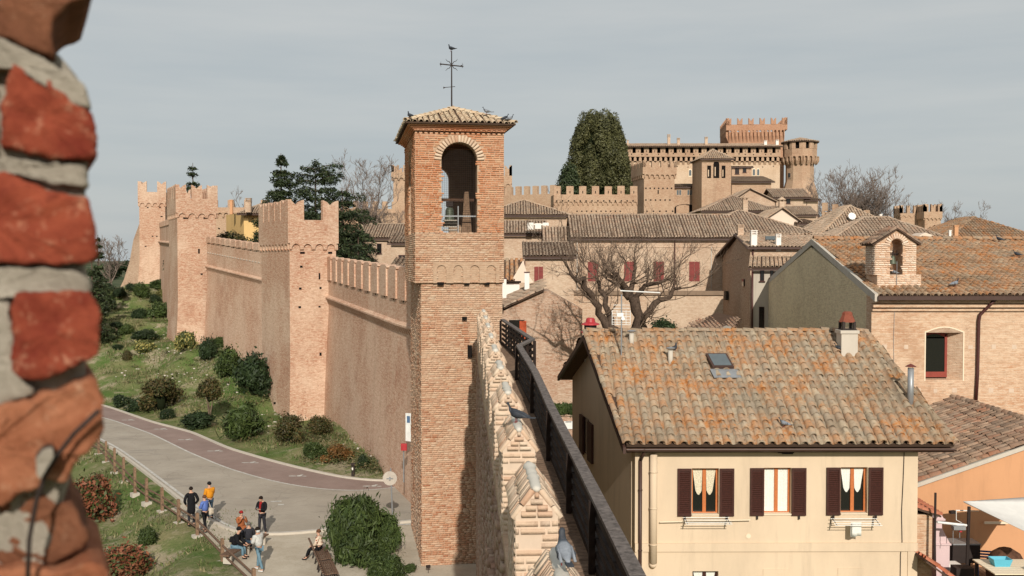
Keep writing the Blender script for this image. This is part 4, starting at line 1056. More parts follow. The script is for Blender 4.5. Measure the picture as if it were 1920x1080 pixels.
# roof
zr = ZE+.34; ovh = .42; ra = BA-u*ovh-w*ovh; rb = BA+u*(BW+ovh)-w*ovh; rc = rb+w*(BD+2*ovh); rd = ra+w*(BD+2*ovh); Zr = ZUP*zr
apx = P(845, 204, 43.2); ap1 = V(BA.x+u.x*BW*.5+w.x*2.6, BA.y+u.y*BW*.5+w.y*2.6, apx.z); ap2 = ap1+w*1.6
rt = thing('roof', None, None); rt.parent = bt; rt.location = (0, 0, zr-zb)
tile_roof(rt, [ra+Zr, rb+Zr, ap1], m_t_tower, .235, .34, indiv=300, thick=.05)
tile_roof(rt, [rb+Zr, rc+Zr, ap2, ap1], m_t_tower, .235, .34, thick=.05); tile_roof(rt, [rd+Zr, ra+Zr, ap1, ap2], m_t_tower, .235, .34, thick=.05); tile_roof(rt, [rc+Zr, rd+Zr, ap2], m_t_tower, .235, .34, thick=.05)
for p_, q_ in ((ra+Zr, ap1), (rb+Zr, ap1), (rc+Zr, ap2), (rd+Zr, ap2), (ap1, ap2)): ridge_tiles(rt, p_+ZUP*.05, q_+ZUP*.05, m_t_tower, r=.12)
# interior: bell, headstock, timber, wire mesh, frame
be = PP(843, 405, BA+w*1.6, w)
bl = thing('bell', 'green bronze bell hanging inside the bell tower arch', 'bell', (be.x, be.y, be.z-.4))
mb = MB(); mb.lathe(be-ZUP*.42, [(.30, 0), (.31, .03), (.26, .12), (.205, .3), (.18, .5), (.175, .66), (.13, .76), (.0, .80)], 20); mb.build('bell_body', m_bronze, bl, smooth=True)
mb = MB(); mb.box(be+ZUP*.50, .30, .16, .22); 
for k in (-1, 0, 1): mb.tube([be+V(k*.08, 0, .36), be+V(k*.08, 0, .56)], .025, 6)
mb.build('headstock', m_iron, bl)
mb = MB(); mb.tube([be+ZUP*.2, be-ZUP*.42], [.02, .05], 8); mb.build('clapper', m_iron, bl)
mb = MB(); zz = be.z+.62; mb.box3(V(be.x, be.y, zz)-u*.8-w*.06, u*2.0, w*.12, ZUP*.12); mb.build('bell_beam', m_wood, bt)
mb = MB(); c = PP(872, 400, BA+w*.9, w); mb.prism([c-u*.16-ZUP*1.0, c+u*.30-ZUP*1.0, c+u*.14+ZUP*.9, c-u*.02+ZUP*.9], w*.12); mb.build('timber_board', m_fencew, bt)
fl = MB(); fl.box3(BA+u*TH+w*TH+ZUP*(ZS-.1), u*(BW-2*TH), w*(BD-2*TH), ZUP*.08); fl.build('belfry_floor', m_wood, bt)
mb = MB(); a = BA+u*xa+w*.42; r_ = (xb-xa)/2; step = .085
k = 0
xx = 0
while xx <= xb-xa:
    zt_ = ZA+math.sqrt(max(0, r_**2-(xx-r_)**2)); mb.box3(a+u*xx+ZUP*ZS, u*.007, w*.007, ZUP*(zt_-ZS)); xx += step
zz = ZS
while zz < ZA+r_:
    hw = r_ if zz < ZA else math.sqrt(max(0, r_**2-(zz-ZA)**2)); mb.box3(a+u*(r_-hw)+ZUP*zz, u*2*hw, w*.007, ZUP*.007); zz += step
mb.build('wire_mesh', m_iron, bt)
mb = MB(); mb.box3(a+ZUP*(z(406, 41)), u*(xb-xa), w*.03, ZUP*.05); mb.box3(a+u*(r_-.02)+ZUP*ZS, u*.03, w*.03, ZUP*1.1); mb.build('guard_bar', m_galv, bt)
mb = MB()
for k in range(4): mb.box3(PP(832, 414+k*6, BA+w*1.0, w), u*.62, w*.3, ZUP*.05)
mb.build('stacked_boards', m_conc, bt)
# iron cross
cb = V(ap1.x-.05, ap1.y, ap1.z-.1); cs = cb.y/F
ct = thing('iron_cross', 'slender dark iron cross with curled rays on the tower roof', 'cross', tuple(cb))
zt = lambda py: z(py, cb.y)
mb = MB(); mb.tube([cb, V(cb.x, cb.y, zt(98))], [.035, .022], 8); mb.build('shaft', m_iron, ct)
mb = MB(); X = lambda px: (px-838)*cs
yc = zt(124)
mb.tube([V(cb.x+X(816), cb.y, zt(122)), V(cb.x+X(860), cb.y, zt(127))], .026, 8)
for sx in (-1, 1):
    e = V(cb.x+sx*.47, cb.y, yc-.03*sx)
    for sz in (-1, 1): mb.tube([e-V(sx*.08, 0, 0), e+V(sx*.02, 0, sz*.03), e+V(-sx*.02, 0, sz*.11)], [.018, .014, .006], 6)
mb.build('cross_arm', m_iron, ct)
for i, (sx, sz) in enumerate(((-1, -1), (1, -1), (-1, 1), (1, 1))):
    c = V(cb.x, cb.y, yc); MB().tube([c+V(sx*.03, 0, sz*.03), c+V(sx*.10, 0, sz*.14), c+V(sx*.18, 0, sz*.16), c+V(sx*.26, 0, sz*.25)], [.016, .016, .013, .005], 6).build('ray', m_iron, ct)
mb = MB(); c = V(cb.x, cb.y, zt(165)); mb.tube([c-V(.34, 0, .02), c+V(.15, 0, .02)], .013, 6); mb.prism([c-V(.36, 0, .07), c-V(.26, 0, .02), c-V(.36, 0, -.02)], V(0, .02, 0)); mb.build('wind_vane', m_iron, ct)
# ================================================================ NEAR WALL WALK WITH MERLONS
WD = V(-.0484, 1, 0).normalized(); WN = V(1, .0484, 0).normalized()     # along, to the right
def wp(off, Y, zz): return V(off-.0484*Y, Y, zz)
rz_ = lambda Y: -2.58+.0178*Y
WL, WR = .536, .996
nw = thing('wall_walk', 'narrow brick wall with pointed brick merlons leading from the viewpoint to the bell tower', 'wall', (0, 22, -12.3))
mb = MB()
y0, y1 = 2.0, 40.55
def longbox(mb, o0, o1, zt0, zt1, zb0, zb1, ya=y0, yb=y1):
    a = [wp(o0, ya, zb0), wp(o1, ya, zb0), wp(o1, ya, zt0), wp(o0, ya, zt0)]; b = [wp(o0, yb, zb1), wp(o1, yb, zb1), wp(o1, yb, zt1), wp(o0, yb, zt1)]
    mb.add(a+b, [(0, 1, 2, 3), (7, 6, 5, 4), (0, 4, 5, 1), (1, 5, 6, 2), (2, 6, 7, 3), (3, 7, 4, 0)])
cren = lambda Y: rz_(Y)-1.45
longbox(mb, WL, WR, cren(y0), cren(y1), -14, -14)
mb.build('wall', m_towerb, nw)
bm_ = brick_mats(wp(WL, y1, -13.2), -WD, ZUP, y1-y0, 13.2+cren(20)-.25, ln=.30, pitch=.094, dep=.09, jit=.03)
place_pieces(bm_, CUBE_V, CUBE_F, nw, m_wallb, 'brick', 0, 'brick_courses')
# ragged thicker skin on the near outer face
bm_ = [m for m in brick_mats(wp(WL-.10, 17, -12.6), -WD, ZUP, 14, 12.6+cren(10)-1.0, ln=.30, pitch=.094, dep=.16, jit=.045)]
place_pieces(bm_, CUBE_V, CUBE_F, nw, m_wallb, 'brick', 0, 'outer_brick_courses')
m_ridgem = plaster('ridge_lime', (.60, .56, .49), .6, 14)
fronts = [3.75+3.35*k for k in range(11)]
allb = []
for k, Y in enumerate(fronts):
    L = 1.42; g = .006; c = wp((WL+WR)/2, Y, 0); c = V(c.x, c.y, 0); hw = (WR-WL)/2; ze = rz_(Y)-.30; zc = cren(Y)-.05; zr_ = rz_(Y)
    mb = MB()
    A = c-WN*(hw-g)+WD*g; mb.box3(A+ZUP*zc, WN*2*(hw-g), WD*(L-2*g), ZUP*(ze-zc))
    mb.prism([A+ZUP*ze, A+WN*2*(hw-g)+ZUP*ze, c+WD*g+ZUP*(zr_-.022)], WD*(L-2*g))
    mer = mb.build('merlon', m_flush, nw)
    P0 = c-WN*hw; hh = ze-zc; ms = []
    hole = (lambda x, zz: .13 < x < .33 and hh-.36 < zz < hh-.22)
    ms += brick_mats(P0+ZUP*zc, WN, ZUP, 2*hw, hh, ln=.25, pitch=.078, dep=.07, skip=hole, jit=.006, proud=.010)
    ms += brick_mats(P0+WN*2*hw+WD*L+ZUP*zc, -WN, ZUP, 2*hw, hh, ln=.25, pitch=.078, dep=.07, jit=.006, proud=.010)
    ms += brick_mats(P0+WD*L+ZUP*zc, -WD, ZUP, L, hh, ln=.27, pitch=.078, dep=.07, jit=.006, proud=.010)
    ms += brick_mats(P0+WN*2*hw+ZUP*zc, WD, ZUP, L, hh, ln=.27, pitch=.078, dep=.07, jit=.006, proud=.010)
    # drip course under the cap and slanted cap bricks laid side by side up the slope
    nb = 19
    for sgn in (-1, 1):
        e0 = c+WN*sgn*(hw+.035)+ZUP*(ze-.01); r0 = c+WN*sgn*.045+ZUP*(zr_-.01); up = (r0-e0); sl = up.normalized(); nn = (WD.cross(sl)*(-sgn)).normalized()
        if nn.z < 0: nn = -nn
        for i in range(nb):
            bw = L/nb; q = e0+WD*(bw*(i+.5)); l1 = up.length*random.uniform(.42, .58)
            for (s0, s1) in ((0, l1-.01), (l1, up.length-.005)):
                ms.append(frame(WD*(bw-.012), sl*(s1-s0), nn*.06, q+sl*((s0+s1)/2)+nn*(random.uniform(-.008, .006)-.012)))
    for j in range(4):
        zz = ze+.035+j*.066; hwj = max(.03, hw*(1-(zz-ze)/.30)-.03)
        n2 = 2 if hwj > .12 else 1
        for i in range(n2):
            x0 = -hwj+2*hwj*i/n2
            ms.append(frame(WN*(2*hwj/n2-.012), ZUP*.052, -WD*.06, c+WN*(x0+hwj/n2)+ZUP*zz-WD*.008)); ms.append(frame(WN*(2*hwj/n2-.012), ZUP*.052, WD*.06, c+WD*(L+.008)+WN*(x0+hwj/n2)+ZUP*zz))
    ind = {1: 150, 2: 90, 3: 60}.get(k, 0)
    place_pieces(ms, CUBE_V, CUBE_F, mer, m_capb, 'brick', ind, 'brick_shell')
    # smeared lime mortar along the ridge
    rg = []; nr = 16
    for i in range(nr):
        f = i/(nr-1); s = .052*(1+random.gauss(0, .16))*(.55 if i in (0, nr-1) else 1); p_ = c+WD*(L*f*.99-.01)+ZUP*(zr_-.015+random.gauss(0, .004))
        rg.append([p_+WN*s*1.15*math.cos(a)+ZUP*s*.85*math.sin(a) for a in [2*math.pi*q/10 for q in range(10)]])
    mb = MB(); mb.rings(rg); mb.build('ridge_mortar', m_ridgem, mer, smooth=True)
    d = MB(); d.box3(P0+WN*.14-WD*.002+WD*.035+ZUP*(ze-.355), WN*.18, WD*.01, ZUP*.12); d.build('wall_opening', m_dark, mer)
# deck and timber railing
RL = [(P(1262, 1215, 7.4)), P(1195, 1077, 9.6), P(1120, 930, 12.5), P(1075, 842, 15.2), P(1035, 765, 18.6), P(1003, 695, 23.0), P(973, 647, 27.5)]
dk = thing('timber_walkway', 'dark timber railing and plank walkway running beside the pointed merlons', 'railing', (1, 16, -4.2))
mb = MB(); npl = 0
m_plank = plain('grey_brown_deck', (.20, .135, .095), .9, .1, var=.35, sc=9)
def railpt(Y):
    for a, b in zip(RL, RL[1:]):
        if a.y <= Y <= b.y: return a.lerp(b, (Y-a.y)/(b.y-a.y))
    return RL[0] if Y < RL[0].y else RL[-1]
Y = 7.4; pm_ = []
while Y < 40:
    if Y < 27.5: r = railpt(Y); xr = r.x; zf = r.z-1.0
    elif Y < 28.6: xr = .55; zf = -3.3
    else: f = (Y-28.6)/11.4; xr = .57*(1-f)+(-.36)*f; zf = -3.3+.05*f
    xl = WR-.0484*Y-.02
    if xr-xl > .05: pm_.append(frame(V(xr-xl, 0, 0), V(0, .138, 0), V(0, 0, .04), V((xl+xr)/2, Y, zf+random.gauss(0, .003))))
    Y += .15
place_pieces(pm_, CUBE_V, CUBE_F, dk, m_plank, 'deck_board', 220, 'deck_board_field')
def fence_run(pts, h=1.0, nb=5, cap=.16, bay=1.9, wd=.045):
    for a, b in zip(pts, pts[1:]):
        L = (b-a).length; n = max(1, round(L/bay)); d = (b-a)/n; hd = V(d.x, d.y, 0).normalized(); s = V(hd.y, -hd.x, 0)
        for i in range(n):
            p = a+d*i; q = p+d
            mb = MB(); mb.box3(p-s*cap/2-ZUP*.05, d*.992, s*cap, ZUP*.05); mb.build('top_board', m_railt, dk)
            for k in range(nb):
                z_ = -.16-k*(h-.12)/nb
                MB().box3(p-s*wd/2+ZUP*(z_-.105), d*.985, s*wd, ZUP*.088).build('rail_board', m_railw, dk)
            MB().box3(p+s*.025-hd*.04-ZUP*(h+.25), hd*.08, s*.08, ZUP*(h+.19)).build('post', m_railw, dk)
            for k in (1, 3):
                MB().box3(p+d*.5+s*.025-hd*.03-ZUP*(h-.02), hd*.06, s*.06, ZUP*(h-.08)).build('post', m_railw, dk) if k == 1 else None
        MB().box3(b-s*.11-hd*.04-ZUP*(h+.25), hd*.08, s*.08, ZUP*(h+.19)).build('post', m_railw, dk)
fence_run(RL[:]); fence_run([RL[-1], P(998, 635, 28.6)]); fence_run([P(998, 635, 28.6), P(942, 598, 38.5)])
mb = MB()
for k in range(3): mb.box3(V(WR-.0484*27.3-.02, 27.2-k*.28, -3.30-.16*(k+1)), V(.75, 0, 0), V(0, .28, 0), V(0, 0, .16))
mb.build('step', m_plank, dk)
for Y in (9, 12, 15, 18, 21, 24, 27): 
    r = railpt(Y); MB().box3(V(WR-.0484*Y-.1, Y, r.z-1.30), V(r.x-(WR-.0484*Y)+.15, 0, 0), V(0, .12, 0), V(0, 0, .22)).build('deck_beam', m_railw, dk)
# ================================================================ PARAPET EDGE BY THE LENS (big bricks)
m_redbrick, nt, b = newmat('close_red_brick', .95, .15); p = pos(nt)
c = mixc(nt, noi(nt, p, 22, 6, .7, .35, .65), (.15, .024, .014), (.30, .070, .036))
c = mixc(nt, mth(nt, 'MULTIPLY', noi(nt, p, 70, 5, .75, .56, .70), .75), c, (.52, .27, .17)); c = mixc(nt, mth(nt, 'MULTIPLY', noi(nt, p, 45, 5, .75, .6, .72), .7), c, (.16, .03, .02))
nt.links.new(c, b.inputs['Base Color']); bump(nt, b, noi(nt, p, 90, 6, .75), .8, .006)
m_orbrick, nt, b = newmat('close_orange_brick', .95, .15); p = pos(nt)
c = mixc(nt, noi(nt, p, 16, 6, .7, .35, .65), (.23, .075, .035), (.39, .16, .085))
c = mixc(nt, mth(nt, 'MULTIPLY', noi(nt, p, 60, 5, .75, .56, .72), .7), c, (.50, .30, .19)); c = mixc(nt, mth(nt, 'MULTIPLY', noi(nt, p, 12, 5, .75, .58, .66), .8), c, (.14, .06, .04))
nt.links.new(c, b.inputs['Base Color']); bump(nt, b, noi(nt, p, 70, 6, .75), .8, .008)
m_closemortar, nt, b = newmat('close_mortar', .95, .1); p = pos(nt)
c = mixc(nt, noi(nt, p, 30, 6, .75, .35, .65), (.30, .262, .21), (.44, .39, .32)); nt.links.new(c, b.inputs['Base Color']); bump(nt, b, noi(nt, p, 80, 6, .8), .9, .008)
m_shadebrick, nt, b = newmat('close_shaded_brown_brick', .95, .15); p = pos(nt)  # brown, darker copy of the orange brick with shade put into its colour
c = mixc(nt, noi(nt, p, 18, 6, .7, .35, .65), (.10, .038, .02), (.21, .085, .045)); c = mixc(nt, mth(nt, 'MULTIPLY', noi(nt, p, 60, 5, .75, .56, .72), .6), c, (.30, .16, .10)); nt.links.new(c, b.inputs['Base Color']); bump(nt, b, noi(nt, p, 70, 6, .75), .8, .008)
pe = thing('parapet_edge', 'weathered red brick edge of the viewpoint parapet very close on the left', 'wall', (-.45, .66, -.6))
def rough(name, outline, Y, thick, mat, seed, amp=.0035, inset=.10, Y2=None):
    """a worn brick: outline in photo pixels on its front face, with real thickness behind"""
    pts = [np.array(q, float) for q in outline]; n = 96
    d = [0]
    cl = pts+[pts[0]]
    for i in range(1, len(cl)): d.append(d[-1]+np.linalg.norm(cl[i]-cl[i-1]))
    t = np.linspace(0, d[-1], n, endpoint=False); A = np.array(cl)
    xs = np.interp(t, d, A[:, 0]); ys = np.interp(t, d, A[:, 1])
    for _ in range(1): xs = (np.roll(xs, 1)+2*xs+np.roll(xs, -1))/4; ys = (np.roll(ys, 1)+2*ys+np.roll(ys, -1))/4
    cx, cy = xs.mean(), ys.mean(); rg = []
    for (sc, dy) in ((.0, .0015), (.2, .001), (.4, .001), (.6, .0005), (.78, 0), (.9, .0), (.965, .0008), (.995, .004), (1.0, .010), (.99, thick*.5), (.975, thick)):
        r = []
        for i in range(n):
            p_ = P(cx+(xs[i]-cx)*sc, cy+(ys[i]-cy)*sc, Y); q = p_*70; k = noise.noise(q+V(seed, 0, 0))*amp*.8+noise.noise(q*3+V(seed, 5, 0))*amp*.5+noise.noise(q*9+V(seed, 5, 2))*amp*.22
            r.append(p_+V((noise.noise(q+V(0, seed, 9))*.6+noise.noise(q*4+V(2, seed, 9))*.5)*amp*(1 if sc > .5 else 0)-.47*dy, dy-.004+k, (noise.noise(q+V(7, seed, 0))*.6+noise.noise(q*4+V(7, seed, 1))*.5)*amp*(1 if sc > .5 else 0)))
        rg.append(r)
    mb = MB(); mb.rings(rg); mb.build(name, mat, pe, smooth=True)
YB = .64
rough('mortar', [(-200, -60), (60, -60), (95, 80), (160, 150), (178, 210), (168, 300), (172, 360), (165, 500), (175, 560), (168, 690), (150, 760), (140, 900), (110, 1000), (80, 1200), (-200, 1200)], YB+.012, .16, m_closemortar, 3, .004)
rough('mortar', [(-120, 30), (20, 75), (90, 110), (135, 140), (168, 160), (180, 205), (140, 200), (90, 160), (40, 130), (-120, 120)], YB-.004, .10, m_closemortar, 4, .003)
rough('mortar', [(-120, 285), (10, 295), (90, 305), (168, 312), (176, 352), (100, 345), (20, 325), (-120, 320)], YB+.001, .10, m_closemortar, 5, .003)
rough('mortar', [(-120, 500), (60, 500), (150, 505), (180, 530), (170, 562), (90, 548), (20, 560), (-120, 600)], YB+.001, .10, m_closemortar, 6, .003)
rough('mortar', [(-120, 560), (25, 560), (35, 690), (75, 735), (-10, 770), (-120, 780)], YB+.001, .10, m_closemortar, 16, .003)
rough('brick', [(-260, -90), (180, -60), (178, 0), (140, 12), (112, 30), (104, 55), (112, 108), (70, 96), (20, 75), (-60, 62), (-260, 60)], YB-.003, .13, m_shadebrick, 7, .003)
rough('brick', [(30, 118), (95, 145), (140, 190), (175, 205), (188, 250), (186, 302), (120, 300), (50, 288), (5, 278), (8, 200)], YB-.004, .12, m_redbrick, 8)
rough('brick', [(-220, 110), (-10, 125), (-4, 280), (-220, 275)], YB, .12, m_orbrick, 9)
rough('brick', [(-200, 322), (20, 325), (70, 345), (130, 362), (176, 368), (188, 420), (190, 490), (120, 498), (40, 495), (-200, 500)], YB-.005, .12, m_redbrick, 10)
rough('brick', [(30, 552), (90, 546), (170, 545), (190, 575), (195, 640), (185, 672), (120, 700), (60, 715), (28, 705), (25, 620)], YB-.008, .12, m_redbrick, 11)
rough('brick', [(-220, 765), (0, 762), (70, 745), (120, 725), (190, 705), (205, 750), (200, 800), (180, 840), (140, 860), (135, 900), (100, 900), (60, 920), (-20, 960), (-220, 980)], YB-.006, .12, m_orbrick, 12, .005)
rough('brick', [(-220, 940), (-10, 950), (60, 915), (110, 930), (150, 960), (172, 1000), (165, 1030), (110, 1052), (40, 1060), (-220, 1080)], YB+.012, .12, m_shadebrick, 13, .005)
rough('brick', [(-220, 1070), (60, 1062), (130, 1065), (195, 1050), (215, 1075), (215, 1150), (-220, 1180)], YB-.002, .12, m_orbrick, 14, .004)
mb = MB(); mb.box3(V(-1.1, .665, -1.6), V(.74, 0, 0), V(-.06, .14, 0), V(0, 0, 1.20)); mb.build('wall_core', m_closemortar, pe)
# crack over the lowest bricks, its darkness drawn as a thin tube, with a pale plaster dab
mb = MB(); Yc_ = YB-.022
mb.tube([P(185, 770, Yc_), P(140, 812, Yc_), P(110, 850, Yc_), P(85, 890, Yc_-.002), P(68, 940, Yc_), P(55, 1010, Yc_), P(50, 1130, Yc_)], .0015, 8); mb.build('cable', m_iron, pe, smooth=True)
rough('mortar_dab', [(75, 890), (70, 860), (88, 842), (105, 838), (108, 852), (92, 880), (80, 900)], YB-.026, .02, m_closemortar, 15, .001)
# ================================================================ CREAM HOUSE
HY = 28.0; zeave = z(840, HY); zridge = z(628, 33.0); hth = math.radians(.4)
hu = V(math.cos(hth), math.sin(hth), 0); hw_ = V(-.156, 1, 0)                   # hw_ per metre of depth (Y)
ER0 = P(1175, 840, HY); ER1 = ER0+hu*solveW(ER0, hu, 1790); RR0 = ER0+hw_*5.0+ZUP*(zridge-zeave); RR1 = ER1+hw_*5.0+ZUP*(zridge-zeave)
BK0 = P(1050, 706, 38.2); BK1 = BK0+(ER1-ER0)
hz = -11.8
ht = thing('cream_house', 'cream plastered two storey house with a lichen spotted tile roof and open dark red shutters', 'house', ((ER0.x+BK1.x)/2, 33, hz))
wt = .40
FA = ER0+hw_*.36; FA = V(FA.x, FA.y, 0); FA = V(solveW(V(0, FA.y, 0), V(1, 0, 0), 1190) if False else (1192-960)/F*FA.y*1.0, FA.y, 0)
FWd = solveW(FA+ZUP*-6, hu, 1721); FB = FA+hu*FWd
zw = zeave-.02
def hf(px, py):
    q = PP(px, py, FA, V(-hu.y, hu.x, 0)); return (q-FA).dot(hu), q.z
def hrect(x0, x1, y0, y1):
    a = hf(x0, y1); b_ = hf(x1, y0); return (a[0], b_[0], a[1], b_[1])
wins = [hrect(1297, 1348, 878, 966), hrect(1432, 1484, 877, 965), hrect(1576, 1627, 876, 964), hrect(1298, 1347, 1071, 1150)]
fn = V(hu.y, -hu.x, 0)
mb = MB(); wall_holes(mb, FA, hu, FWd, hz, zw, wins, wt, fn)
LBk = V(BK0.x+.45, BK0.y-.4, 0)
GA = FA-fn*wt+hu*0; 
# left gable wall (polygon) and right and back walls
lw_ = (LBk-V(FA.x, FA.y, 0)); ln = lw_.length; ld = lw_/ln; top = lambda s: 0
g0 = FA+ld*0; pk = FA+ld*(ln*.49)
gin = V(ld.y, -ld.x, 0)*wt*.9
pts = [g0+ld*.42+ZUP*hz, g0+ld*ln+ZUP*hz, g0+ld*ln+ZUP*(BK0.z+.1), pk+ZUP*(zridge-.12), g0+ld*.42+ZUP*(zeave+.28)]
mb.prism(pts, gin); mb.prism([p_+(FB-FA)-gin for p_ in pts], gin)
mb.box3(g0+ld*(ln-.4)+ZUP*hz+gin, (FB-FA)-2*gin, ld*.4, ZUP*(BK0.z-hz))
mb.build('wall', m_cream, ht)
# mouldings
mb = MB(); x0, z1 = hf(1196, 1018); _, z0_ = hf(1196, 1034)
mb.box3(FA+ZUP*z0_+fn*.0, hu*FWd, fn*.05, ZUP*(z1-z0_)); mb.build('string_course', m_cream, ht)
for (a, b_) in ((1193, 1206), (1703, 1721)):
    mb = MB(); xa_, _ = hf(a, 900); xb_, _ = hf(b_, 900); mb.box3(FA+hu*xa_+ZUP*hz, hu*(xb_-xa_), fn*.03, ZUP*(z0_-hz)); mb.build('corner_strip', m_cream, ht)
for (a, b_, y_) in ((1430, 1478, 1067), (1570, 1620, 1065)):
    r = hrect(a, b_, y_, 1160); mb = MB(); mb.box3(FA+hu*r[0]+ZUP*r[2], hu*(r[1]-r[0]), fn*.02, ZUP*(r[3]-r[2])); mb.build('blind_window', m_cream, ht)
mb = MB(); q = FA+hu*hf(1403, 1005)[0]+ZUP*hf(1403, 1005)[1]; mb.tube([q, q+fn*.02], .07, 12); mb.build('vent_cover', m_trim, ht)
# windows
shut_px = [((1270, 1296), (1349, 1376)), ((1406, 1432), (1484, 1511)), ((1549, 1575), (1628, 1655))]
def fan(cur, r, drop, w_, fr):
    pass
for i, r in enumerate(wins):
    x0, x1, z0w, z1w = r; W_ = x1-x0; H_ = z1w-z0w; o = FA+hu*x0+ZUP*z0w-fn*.22
    fr = MB(); t_ = .055; m_ = m_orwood if i < 3 else m_shut
    for (x, z_, a, b_) in ((0, 0, W_, t_), (0, H_-t_, W_, t_), (0, t_, t_, H_-2*t_), (W_-t_, t_, t_, H_-2*t_), (W_/2-.05, t_, .10, H_-2*t_)): fr.box3(o+hu*x+ZUP*z_, hu*a, fn*.06, ZUP*b_)
    wo_ = fr.build('window', m_, ht, label=('window with cream lace curtains tied up', 'window with full length white patterned curtains', 'window with short white cafe curtains', 'lower window at the foot of the picture')[i])
    for s in (0, 1):
        xx = t_+s*(W_/2); ww = W_/2-.05-t_*1
        q = MB(); q.box3(o+hu*xx+ZUP*t_-fn*.01, hu*ww, fn*.02, ZUP*(H_-2*t_)); q.build('pane', m_glass, wo_)
        # curtain: pleated sheet behind glass in front plane
        hfrac = (.50, 1.0, .46, .4)[i]; cu = MB(); nn = 12; rows = 5; vs = []
        for rr_ in range(rows+1):
            f = rr_/rows; zz = H_-t_-f*(H_-2*t_)*hfrac
            for k in range(nn+1):
                g_ = k/nn; sx = (1-.35*f*(hfrac < .9))*(g_-.5)+.5 + (.12*f*(1 if s == 0 else -1) if hfrac < .9 else 0); tip = (.10*math.sin(math.pi*g_)*H_ if (rr_ == rows and hfrac < .9) else 0)
                vs.append(o+hu*(xx+ww*sx)+ZUP*(zz-tip)+fn*(.012+.012+.010*math.sin(g_*math.pi*7+f)))
        fs = [(a*(nn+1)+k, a*(nn+1)+k+1, (a+1)*(nn+1)+k+1, (a+1)*(nn+1)+k) for a in range(rows) for k in range(nn)]
        cu.add(vs, fs); cu.build('curtain', m_lace if i == 0 else m_curtain, wo_, smooth=True)
    sl = MB(); sl.box3(o-hu*.0+fn*.06-ZUP*.001, hu*W_, fn*.20, ZUP*.03); sl.build('sill', m_trim, wo_)
    if i < 3:
        for (a, b_) in shut_px[i]:
            xa_ = hf(a, 900)[0]; xb_ = hf(b_, 900)[0]; sw = xb_-xa_; so_ = FA+hu*xa_+ZUP*(z0w-.02)+fn*.03; sh = H_+.02; f = MB(); t2_ = .055
            for (x, z_, c_, d_) in ((0, 0, sw, t2_*1.5), (0, sh-t2_*1.3, sw, t2_*1.3), (0, t2_*1.5, t2_, sh-t2_*2.8), (sw-t2_, t2_*1.5, t2_, sh-t2_*2.8)): f.box3(so_+hu*x+ZUP*z_, hu*c_, fn*.035, ZUP*d_)
            f.box3(so_+hu*t2_+ZUP*t2_-fn*.004, hu*(sw-2*t2_), fn*.008, ZUP*(sh-2*t2_))
            sobj = f.build('shutter', m_shut, ht)
            ns = 22
            for k in range(ns):
                zz = t2_*1.5+(sh-t2_*2.9)*(k+.5)/ns; s_ = MB(); s_.box3(so_+hu*t2_+ZUP*(zz-.02)+fn*.006, hu*(sw-2*t2_), fn*.022-ZUP*.020, ZUP*.010+fn*.005); s_.build('slat', m_shut, sobj)
            h_ = MB(); h_.box3(so_+hu*sw*.45-ZUP*.10+fn*.01, hu*.05, fn*.03, ZUP*.11); h_.build('shutter_catch', m_iron, sobj)
# gable side window with shutters
def gp(px, py): return PP(px, py, FA, V(ld.y, -ld.x, 0))
gn = V(-ld.y, ld.x, 0)
for (xa_, xb_, ya_, yb_, nm) in ((1089.5, 1096, 776, 846, 'shutter'), (1096.5, 1104, 781, 848, 'pane'), (1104.5, 1113, 790, 862, 'shutter')):
    a = gp(xa_, yb_); b_ = gp(xb_, yb_); tz_ = gp(xa_, ya_).z; q = MB(); q.box3(a, V(b_.x-a.x, b_.y-a.y, 0), gn*(.08 if nm == 'shutter' else .02), ZUP*(tz_-a.z)); q.build(nm, m_shut if nm == 'shutter' else m_glass, ht)
# roof
rt = thing('roof', None, None); rt.parent = ht; rt.location = (0, 0, zeave-hz)
up_ = ZUP*.10
def near_flue(pt): return False
front_poly = [ER0+up_, ER1+up_, RR1+up_, RR0+up_]
Nroof = (ER1-ER0).cross(RR0-ER0).normalized()
def PR(px, py): return PP(px, py, ER0+up_, Nroof)
bed = tile_roof(rt, front_poly, m_t_house, .305, .315, indiv=300, pans=True, thick=.10, jit=.012)
tile_roof(rt, [BK1+up_, BK0+up_, RR0+up_, RR1+up_], m_t_house, .305, .33, thick=.10)
ridge_tiles(rt, RR0+up_*1.5, RR1+up_*1.5, m_t_house, r=.12, ln=.36, indiv=True)
ridge_tiles(rt, ER1+up_*1.3+hu*.03, RR1+up_*1.3+hu*.03, m_t_house, r=.11, ln=.34); ridge_tiles(rt, ER0+up_*1.2-hu*.02, RR0+up_*1.2-hu*.02, m_t_house, r=.10, ln=.34)
# soffit and barge boards
mb = MB()
for (a, b_) in ((ER0, RR0), (RR0, BK0)):
    mb.box3(a-hu*.10-ZUP*.16, b_-a, hu*.08, ZUP*.18)
mb.build('barge_board', m_gutter, rt)
mb = MB(); mb.add([p_-ZUP*.13 for p_ in (ER0, ER1, RR1, RR0)], [(0, 1, 2, 3)]); mb.add([p_-ZUP*.13 for p_ in (BK0, RR0, RR1, BK1)], [(0, 1, 2, 3)]); mb.build('soffit', m_wood, rt)
